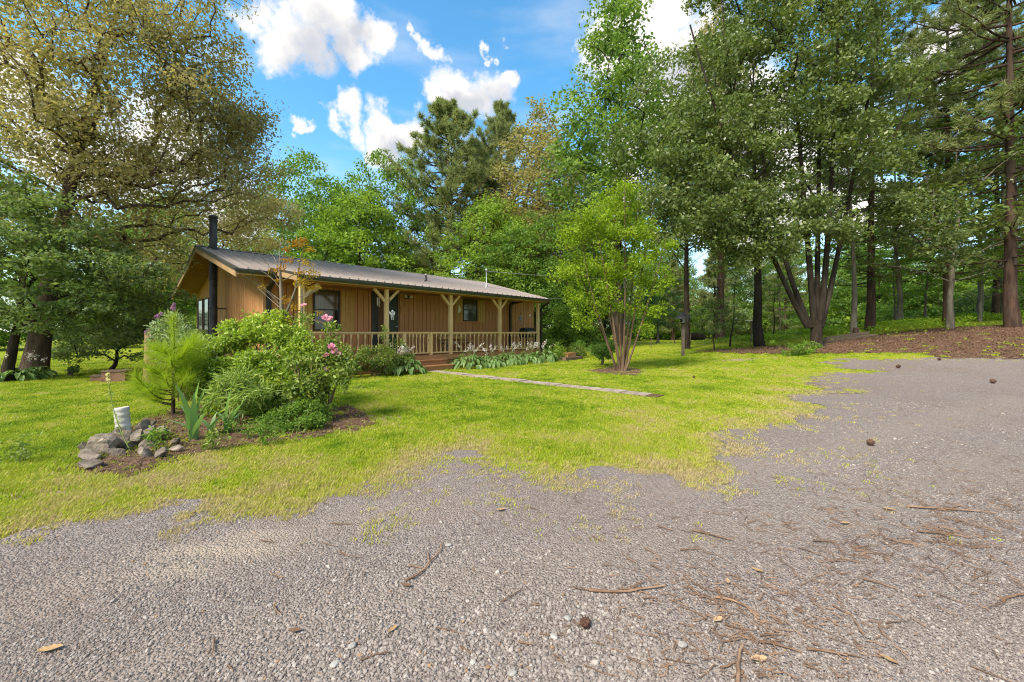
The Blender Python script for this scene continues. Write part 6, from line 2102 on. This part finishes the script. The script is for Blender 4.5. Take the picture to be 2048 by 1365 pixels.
def lawn_edge(r, n):
    X = r.uniform(3, 20, n); Y = r.uniform(23, 32, n)
    k = (np.exp(-((Y - 25.5 - 0.1 * X) / 1.2) ** 2) * sstep(0.45, 0.6, fbm(X * 0.6, Y * 0.6, 73, 3)) > r.uniform(0, 1, n))
    return X[k], Y[k], np.full(k.sum(), 0.28)


cover('fence_line_weeds', 24000, lawn_edge, M['lf_lime'], 0.09, 'low weeds growing along the wire fence line', 620)


def bed_litter(r, n):
    X = r.uniform(-7, -1, n); Y = r.uniform(3.9, 7.5, n)
    k = (bed_sd(X, Y) > -0.05) & (r.uniform(0, 1, n) < 0.7)
    return X[k], Y[k], np.full(k.sum(), 0.03)


M['litter'] = leafmat('litter', (0.045, 0.026, 0.017), (0.17, 0.105, 0.068), 0.1)
cover('bed_litter', 9000, bed_litter, M['litter'], 0.045, 'dry leaf litter lying on the front bed', 630)


def bank_litter(r, n):
    X = r.uniform(9, 34, n); Y = r.uniform(12, 25, n)
    k = (mulch_sd(X, Y) > 0) & (r.uniform(0, 1, n) < 0.8)
    return X[k], Y[k], np.full(k.sum(), 0.06)


cover('bank_litter', 60000, bank_litter, M['litter'], 0.06, 'brown leaf litter and bark on the bank', 640)

# ------------------------------------------------------------------ stones of the bed edge
def rock_mesh(seed, sx, sy, sz):
    r = R_(seed); bm = bmesh.new(); bmesh.ops.create_icosphere(bm, subdivisions=3, radius=0.5)
    # cut by random planes for a broken, angular look
    pl = [(unit(r.normal(size=3) * np.array([1, 1, 0.8])), r.uniform(0.20, 0.40)) for _ in range(13)]
    ph = r.uniform(0, 9, 3)
    for v in bm.verts:
        p = np.array(v.co)
        for n_, d in pl:
            e = float(np.dot(p, n_)) - d
            if e > 0:
                p = p - n_ * e
        p = p * (1 + 0.05 * math.sin(9 * p[0] + ph[0]) * math.sin(8 * p[1] + ph[1]) + 0.03 * math.sin(17 * p[2] + ph[2]))
        v.co = Vector((p[0] * sx * 1.25, p[1] * sy * 1.25, p[2] * sz * 1.25))
    me = bpy.data.meshes.new('rock'); bm.to_mesh(me); bm.free(); me.materials.append(M['rock'])
    return me


ROCKS = (  # px, py (centre), width px, height px, lift on depth, label
    (205, 885, 42, 24, 'pale rounded stone resting on top of the left end of the pile'),
    (174, 897, 26, 22, 'grey block standing at the back left of the stone pile'),
    (175, 914, 52, 22, 'long grey flat-topped stone at the front left of the pile'),
    (178, 932, 58, 14, 'brown slab lying under the long grey stone'),
    (213, 900, 36, 22, 'tilted grey stone below the pale rounded one'),
    (232, 908, 34, 16, 'dark wedge stone leaning at the front of the pile'),
    (238, 870, 34, 22, 'pale stone under the white pipe'),
    (275, 871, 36, 20, 'broad flat brown-grey stone right of the white pipe'),
    (288, 852, 40, 20, 'large tilted grey slab behind the white pipe'),
    (316, 865, 36, 22, 'rounded grey stone at the back right of the pile'),
    (305, 848, 18, 12, 'small stone between the tilted slab and the rounded stone'),
    (296, 890, 28, 20, 'brownish stone in the middle of the pile'),
    (290, 907, 34, 24, 'squat angular stone at the front of the bed edge'),
    (319, 908, 38, 22, 'light brown pointed stone at the front right'),
    (355, 899, 32, 16, 'pale oblong stone at the right end of the edging'),
    (350, 884, 24, 12, 'half-buried stone behind the pale oblong one'),
    (258, 890, 26, 16, 'dark stone hidden at the heart of the pile'),
)
for i, (px, py, wp, hp, lab) in enumerate(ROCKS):
    g = gp(px, py + hp * 0.5)
    # stones of the pile's back rest on those in front: find the depth from their row
    Yd = g.y
    if py < 890 and px < 320:
        Yd = {238: 4.75, 205: 4.50, 275: 4.78, 288: 5.05, 316: 5.0, 305: 5.1}.get(px, Yd)
    sx = wp / F * Yd * 0.80; sz = hp / F * Yd * 1.15
    c = at(px, Yd, 0); zc = zpix(py, Yd)
    g0 = tz(c.x, c.y)
    zc = max(zc, g0 + sz * 0.22)
    o = obj('edging_stone', rock_mesh(700 + i, sx, max(sx * 0.75, sz), sz), None, (c.x, c.y, zc), 0)
    o.rotation_euler = (0, R(-8 + 5 * (i % 4)), 0)
    tag(o, lab, 'stone', 'stones edging the front bed')
# rubble filling under the pile so that nothing hangs in the air
for i, (px, Y, w, lab) in enumerate(((245, 4.75, 0.34, 'buried supporting stone under the white pipe side of the pile'), (205, 4.55, 0.30, 'buried supporting stone under the left end of the pile'), (290, 5.0, 0.34, 'buried supporting stone under the back of the pile'))):
    c = at(px, Y, 0)
    o = obj('edging_stone', rock_mesh(740 + i, w, w, 0.26), None, (c.x, c.y, tz(c.x, c.y) + 0.06)); tag(o, lab, 'stone', 'stones edging the front bed')
# white corrugated pipe
b = at(250, 4.92); g0 = tz(b.x, b.y)
pf = thing('drain_pipe', 'white corrugated plastic pipe standing upright among the stones', 'pipe', (b.x, b.y, g0))
prof = []
z = 0.05
while z < 0.42:
    prof += [(0.069, z), (0.074, z + 0.02), (0.074, z + 0.05), (0.069, z + 0.06)]; z += 0.068
prof += [(0.070, 0.445), (0.065, 0.447), (0.063, 0.40), (0.062, 0.10)]
o = MB().lathe(prof, 22).build('pipe_wall', M['white_dirty'], pf); o.rotation_euler = (0, R(-6), 0)

# ------------------------------------------------------------------ poles, feeders, fence, timber
b = gp(1366, 713); Y = b.y
bfz = lambda py: zpix(py, Y) - b.z
fd = thing('bird_feeder', 'dark lantern-shaped bird feeder on a tall wooden pole at the lawn edge', 'bird feeder', b)
MB().box(-0.055, 0.055, -0.055, 0.055, -0.05, bfz(648)).build('pole', M['steel_dark'], fd)
z = bfz(648)
MB().lathe([(0.10, 0), (0.30, 0.02), (0.31, 0.05), (0.12, 0.06), (0.12, 0.07)], 14).build('tray', M['black'], fd, (0, 0, z))
MB().lathe([(0.13, 0.062), (0.13, 0.30)], 12).build('seed_tube', M['glass'], fd, (0, 0, z))
MB().lathe([(0.40, 0.24), (0.36, 0.30), (0.16, 0.44), (0.10, 0.50), (0.03, 0.56)], 14).build('roof_cap', M['black'], fd, (0, 0, z))
b = at(1503, 24.0); Y = 24.0
fd = thing('bird_table', 'thin pole with a small white flat bird table beside the straight dark trunk', 'bird table', b)
zt = zpix(642, Y) - b.z
MB().tube([(0, 0, -0.05), (0, 0, zt)], 0.045, 8).build('pole', M['steel_dark'], fd)
MB().box(-0.28, 0.28, -0.22, 0.22, zt, zt + 0.05).build('table_top', M['white'], fd)
MB().tube([(0.12, 0, zt + 0.05), (0.12, 0, zt + 0.9)], 0.02, 6).build('hanger_rod', M['steel_dark'], fd)
for px, Y, yb, yt, lab in ((1302, 27.0, 699, 676, 'short metal fence stake right of the crepe myrtle'), (1349, 31.0, 690, 674, 'short metal fence stake left of the feeder pole'), (1381, 27, 692, 672, 'leaning thin stake right of the feeder pole')):
    b = at(px, Y)
    o = MB().tube([(0, 0, -0.1), (0.02, 0, max(0.75, zpix(yt, Y) - b.z))], 0.028, 6).build('fence_stake', M['steel_dark'], None, b)
    tag(o, lab, 'stake', 'stakes of the wire fence')
for px, Y, h, lean, lab in ((1460, 22.5, 4.6, 0.35, 'thin leaning bare sapling trunk right of the round-headed sapling'), (1546, 25.0, 3.6, 0.15, 'thin bare sapling trunk right of the straight dark trunk')):
    b = at(px, Y); r = R_(int(px))
    c = np.stack([r.normal(0, 0.5, 14) + lean, r.normal(0, 0.5, 14), r.uniform(h * 0.75, h * 1.15, 14)], -1)
    me = tree_meshes('whip', int(px), h, 0.045, c, M['bark_dark'], M['lf_dog'], 0.10, 30, 0.3, 0.6, min_h=h * 0.5, trunk_h=h, lean=(lean, 0), tip=0.006)
    place_tree('whip_sapling', lab, me, b)
# wire strands between stakes
a1 = at(1180, 30); a2 = at(1302, 27); a3 = at(1381, 27)
# landscape timbers on the bank
for i, (p0, Y0, p1, Y1, dz, lab) in enumerate(((1652, 19.6, 1752, 21.0, 0.05, 'lower weathered timber lying along the bank'), (1650, 19.9, 1735, 21.2, 0.19, 'upper weathered timber stacked on the bank'))):
    a = at(p0, Y0); c = at(p1, Y1); a.z += dz; c.z += dz
    o = MB().bar(a, c, 0.15, 0.13).build('landscape_timber', M['timber'], None); tag(o, lab, 'timber', 'timbers on the bank')
b = at(1712, 21.6)
lg = MB().tube([(0, 0, -0.05), (0, 0, 0.25), (0.02, 0, 0.5)], [0.17, 0.15, 0.14], 10)
tag(lg.build('cut_stump', M['bark_oak'], None, b), 'short cut stump at the foot of the slender trunk on the bank', 'stump')
b = at(1390, 33)
o = MB().tube([(-0.75, 0, 0.35), (-0.2, 0.1, 0.42), (0.4, 0, 0.38), (0.8, 0, 0.30)], [0.3, 0.34, 0.32, 0.2], 9)
tag(o.build('fallen_log', M['bark_dark'], None, b), 'dark log lying on the far lawn behind the feeder pole', 'log')
# brown boxes on the left lawn
for i, (px, Y, w, h, z0, lab) in enumerate(((236, 11.2, 0.52, 0.30, 0.0, 'larger brown wooden box on the left lawn behind the flower stalk'), (204, 11.4, 0.30, 0.14, 0.0, 'small dark brown block left of the wooden box'), (300, 11.0, 0.30, 1.35, 0.0, 'brown stump behind the pine seedling below the purple flower'))):
    b = at(px, Y)
    if i == 2:
        t_ = thing('old_stump', lab, 'stump', b)
        MB().lathe([(0.20, -0.05), (0.15, 0.2), (0.12, 0.8), (0.115, 1.38), (0.11, 1.40)], 14).build('stump_body', M['brick_box'], t_)
        MB().lathe([(0.105, 1.401), (0.05, 1.405)], 14).build('cut_face', M['chip'], t_)
    else:
        t_ = thing('wooden_box', lab, 'box', b, 0.3)
        MB().box(-w / 2, w / 2, -0.2, 0.2, 0, h).build('box_body', M['brick_box'], t_)
        MB().box(-w / 2 - 0.02, w / 2 + 0.02, -0.22, 0.22, h + 0.002, h + 0.03).build('box_rim', M['timber'], t_)
# decorative cat-like yard ornament low in the rose bush
# ------------------------------------------------------------------ litter on the gravel
def twig(px, py, L, az, bend, rad, label, mat='twig', name='fallen_twig', group='dry twigs on the gravel', side=False):
    b = gp(px, py); L2 = L / 2
    d = Vector((math.cos(az), math.sin(az), 0)); n = Vector((-d.y, d.x, 0))
    pts = []
    for t in np.linspace(-1, 1, 7):
        p = d * (t * L2) + n * (bend * L2 * (1 - t * t)) + Vector((random.gauss(0, 1), random.gauss(0, 1), 0)) * L * 0.012
        w = Vector((b.x + p.x, b.y + p.y, 0))
        p.z = tz(w.x, w.y) + 0.016 + rad - b.z
        pts.append(p)
    mb = MB().tube(pts, np.linspace(rad, rad * 0.5, 7), 6)
    if side:
        q = pts[3]; mb.tube([q, q + d * L * 0.16 + n * L * 0.12, q + d * L * 0.26 + n * L * 0.16], rad * 0.5, 5)
    o = mb.build(name, M[mat], None, b)
    tag(o, label, 'twig', group)


for (px, py, L, az, bend, rad, lab) in (
        (850, 1130, 0.42, 1.25, -0.18, 0.006, 'long thin curved twig lying alone in the middle of the gravel'),
        (1255, 1185, 0.42, 0.12, -0.12, 0.008, 'long bowed twig with a raised right end in the foreground gravel'),
        (1425, 1078, 0.26, -0.55, 0.0, 0.007, 'straight brown stick in the middle of the gravel right of centre'),
        (1480, 1345, 0.26, 1.0, 0.05, 0.010, 'thick pale splintered stick cut by the bottom edge'),
        (1900, 1027, 0.55, -0.18, 0.02, 0.008, 'pair-like long straight stick at the right of the gravel'),
        (2030, 1205, 0.20, 0.25, 0.1, 0.008, 'dark stick touching the right edge of the picture'),
        (1890, 1075, 0.30, -0.3, 0.05, 0.007, 'dark straight stick below the long straight one at the right'),
        (1330, 1062, 0.12, -0.6, 0, 0.005, 'short slanting twig left of the straight brown stick'),
        (1472, 1225, 0.20, -0.9, 0.5, 0.007, 'strongly curved pale twig in the foreground litter'),
        (1440, 1200, 0.14, 1.3, 0, 0.008, 'short upright-lying tan stick in the foreground litter'),
        (1560, 1305, 0.16, -0.4, 0.15, 0.006, 'dark forked twig beside the splintered stick'),
        (1715, 1260, 0.13, 1.2, 0.05, 0.005, 'thin tilted twig on the right foreground gravel'),
        (1655, 1315, 0.15, -0.25, 0.05, 0.006, 'flat dark twig in the right foreground'),
        (1765, 1265, 0.10, 0.9, 0.2, 0.005, 'small bent twig right of the thin tilted one'),
        (1760, 1175, 0.14, -0.7, 0.05, 0.005, 'slender twig crossing the right-hand gravel'),
        (1380, 1105, 0.13, 0.1, 0.0, 0.005, 'short dark twig below the slanting one'),
        (1300, 1110, 0.09, -0.8, 0.05, 0.004, 'tiny twig in the centre right of the gravel'),
        (1650, 1090, 0.16, -0.05, 0.02, 0.006, 'level dark stick in the middle right gravel')):
    twig(px, py, L, az, bend, rad, lab, side=(L > 0.28))
rl = R_(800)
for i in range(90):
    if i < 62:
        px = rl.uniform(1150, 2040); py = 960 + 400 * rl.uniform(0, 1) ** 0.8
        if py > 1200 and rl.uniform() < 0.5:
            px = rl.normal(1480, 120); py = rl.uniform(1180, 1350)
    else:
        px = rl.uniform(420, 1300); py = rl.uniform(990, 1350)
    g = gp(px, py)
    if float(gravel_sd(np.array([g.x]), np.array([g.y]))[0]) < 0.1:
        continue
    twig(px, py, rl.uniform(0.05, 0.16), rl.normal(-0.3, 0.6), rl.uniform(-0.15, 0.15), rl.uniform(0.002, 0.0045), 'small dry brown twig scattered on the driveway gravel', group='small scattered twigs on the gravel')


def bits(name, n, xr, yr, mat, size, label, seed, cx=None):
    r = R_(seed)
    X, Y = [], []
    while len(X) < n:
        px, py = (r.uniform(*xr), r.uniform(*yr)) if cx is None or r.uniform() < 0.3 else (r.normal(cx[0], cx[2]), r.normal(cx[1], cx[3]))
        if py < 700:
            continue
        g = gp(px, min(py, 1364))
        X.append(g.x); Y.append(g.y)
    X = np.array(X); Y = np.array(Y)
    k = gravel_sd(X, Y) > 0; X, Y = X[k], Y[k]
    n = len(X)
    P = np.stack([X, Y, terr(X, Y) + 0.02], -1)
    d = np.stack([np.cos(a := r.uniform(0, 3.14, n)), np.sin(a), r.normal(0, 0.1, n)], -1)
    L = size * r.uniform(0.4, 1.6, n)[:, None]; s = np.stack([-d[:, 1], d[:, 0], np.zeros(n)], -1) * 0.0022; u = np.array([0, 0, 0.004])
    V = np.stack([P - d * L / 2 - s, P - d * L / 2 + s, P + d * L / 2 + s, P + d * L / 2 - s, P - d * L / 2 + u, P + d * L / 2 + u], 1).reshape(-1, 3)
    b = (np.arange(n) * 6)[:, None]
    Q = np.concatenate([b + np.array([[0, 4, 5, 3]]), b + np.array([[1, 2, 5, 4]])])
    kind(obj(name, np_mesh(name, V, [Q], mat)), 'stuff', label)


bits('pine_straw_bits', 620, (1100, 2048), (760, 1360), M['twig'], 0.038, 'fine brown bark shreds and needles strewn over the gravel', 810, (1500, 1230, 140, 70))
bits('bark_shreds', 500, (1500, 2048), (720, 1100), M['twig'], 0.09, 'brown needles washed over the far gravel', 811, (1850, 1060, 160, 60))
# cones, chips, dead leaves
def cone_mesh():
    b = MB(); r = R_(820)
    b.lathe([(0.008, 0), (0.028, 0.012), (0.036, 0.035), (0.030, 0.062), (0.014, 0.085), (0.004, 0.092)], 9)
    for k in range(34):
        z = 0.008 + 0.072 * k / 34; a = k * 2.4; rr = 0.036 * math.sin(math.pi * min(0.95, 0.15 + z / 0.095))
        c = Vector((rr * math.cos(a), rr * math.sin(a), z)); d = Vector((math.cos(a), math.sin(a), 0.5)).normalized(); s = Vector((-math.sin(a), math.cos(a), 0))
        b.add([c - s * 0.008, c + s * 0.008, c + d * 0.013 + s * 0.004, c + d * 0.013 - s * 0.004], [(0, 1, 2, 3)])
    return b.mesh('pine_cone', M['cone'])


cmesh = cone_mesh()
for (px, py, s, lab) in ((1743, 895, 0.95, 'dark pine cone alone on the right-hand gravel'), (1792, 738, 1.5, 'dark clod on the far gravel below the bank'), (1988, 769, 1.4, 'dark clod in the grass patch at the far right of the gravel'), (1180, 1256, 0.62, 'small dark cone among the loose stones in the foreground'), (1878, 722, 1.2, 'small dark clod at the foot of the bank'), (1388, 757, 0.9, 'dark cone lying on the lawn right of the crepe myrtle')):
    g = gp(px, py)
    o = obj('pine_cone', cmesh, None, g + Vector((0, 0, 0.045 * s))); o.rotation_euler = (R(80), R(20), px); o.scale = (s,) * 3
    tag(o, lab, 'pine cone', 'pine cones and clods')


def leaf_obj(px, py, s, az, label, mat='dryleaf', name='dead_leaf', cat='leaf', curl=0.5):
    g = gp(px, py); V = []; Fq = []
    n = 7
    for i, t in enumerate(np.linspace(0, 1, n)):
        w = math.sin(math.pi * (0.06 + 0.9 * t)) ** 0.8 * 0.5 * (0.75 + 0.25 * (i % 2)); zc = 0.16 * (t - 0.5) ** 2 * 2
        V += [((t - 0.5) * s, -w * s * 0.55, s * (zc + curl * w * 0.5)), ((t - 0.5) * s, 0, s * zc), ((t - 0.5) * s, w * s * 0.55, s * (zc + curl * w * 0.35))]
    for i in range(n - 1):
        for k in range(2):
            a = i * 3 + k; Fq.append((a, a + 1, a + 4, a + 3))
    o = MB().add(V, Fq, True).build(name, M[mat], None, g + Vector((0, 0, 0.018)), az)
    tag(o, label, cat, 'dead leaves and chips on the gravel')


for (px, py, s, az, lab, mt) in ((1002, 1026, 0.075, 0.4, 'dry tan leaf near the middle of the gravel', 'dryleaf'), (812, 1180, 0.06, -0.3, 'brown curled leaf lying left of the long curved twig', 'twig'), (100, 1308, 0.085, 0.3, 'large orange-brown dead leaf in the bottom left corner', 'dryleaf'), (1778, 1025, 0.08, -0.6, 'pale yellow dry leaf beside the long straight stick', 'dryleaf'),
                             (1436, 1250, 0.06, 0.5, 'small tan wood chip above the splintered stick', 'chip'), (1518, 1328, 0.07, 0.1, 'pale splintered chip beside the thick stick', 'chip'), (1778, 1330, 0.06, -0.9, 'pale narrow leaf in the right foreground', 'dryleaf'), (590, 1272, 0.06, 0.1, 'brown sliver of bark in the left foreground', 'twig'), (785, 1268, 0.05, 1.0, 'small orange leaf in the foreground gravel', 'dryleaf'),
                             (1455, 1170, 0.05, 1.2, 'upright pale chip in the foreground litter', 'chip'), (1690, 1052, 0.07, 0.1, 'whitish chip on the middle right gravel', 'chip'), (1515, 1150, 0.06, -0.6, 'greenish dried leaf right of the litter', 'dryleaf'), (955, 1055, 0.03, 0.3, 'small bark sliver above the curved twig', 'twig'), (1110, 865, 0.05, 0.4, 'pale dry leaf on the straw-coloured grass edge', 'dryleaf')):
    leaf_obj(px, py, s, az, lab, mt)
# a few big pale stones
for i, (px, py, s, lab) in enumerate(((897, 1097, 0.035, 'flat pale grey stone near the top of the long curved twig'), (670, 1337, 0.034, 'pale grey pebble at the bottom left of centre'), (1135, 1245, 0.032, 'white pebble left of the small dark cone'), (1365, 1300, 0.036, 'pale blue-grey pebble in the foreground right of centre'), (705, 1300, 0.03, 'light pebble above the bottom pale one'), (1108, 1283, 0.03, 'pale pebble left of the orange chip'), (1025, 1355, 0.03, 'tan pebble at the bottom centre edge'))):
    g = gp(px, py); r = R_(830 + i)
    bm = bmesh.new(); bmesh.ops.create_icosphere(bm, subdivisions=2, radius=s / 2)
    for v in bm.verts:
        v.co *= 1 + 0.15 * math.sin(7 * v.co.x / s + i) * math.cos(6 * v.co.y / s); v.co.z *= 0.5; v.co.x *= 1.3
    me = bpy.data.meshes.new('pale_pebble'); bm.to_mesh(me); bm.free(); me.materials.append(M['pebble'] if 'pebble' in M else M['rock'])
    o = obj('pale_pebble', me, None, g + Vector((0, 0, 0.012 + s * 0.15)), i * 1.1); tag(o, lab, 'pebble', 'larger pale pebbles on the gravel')
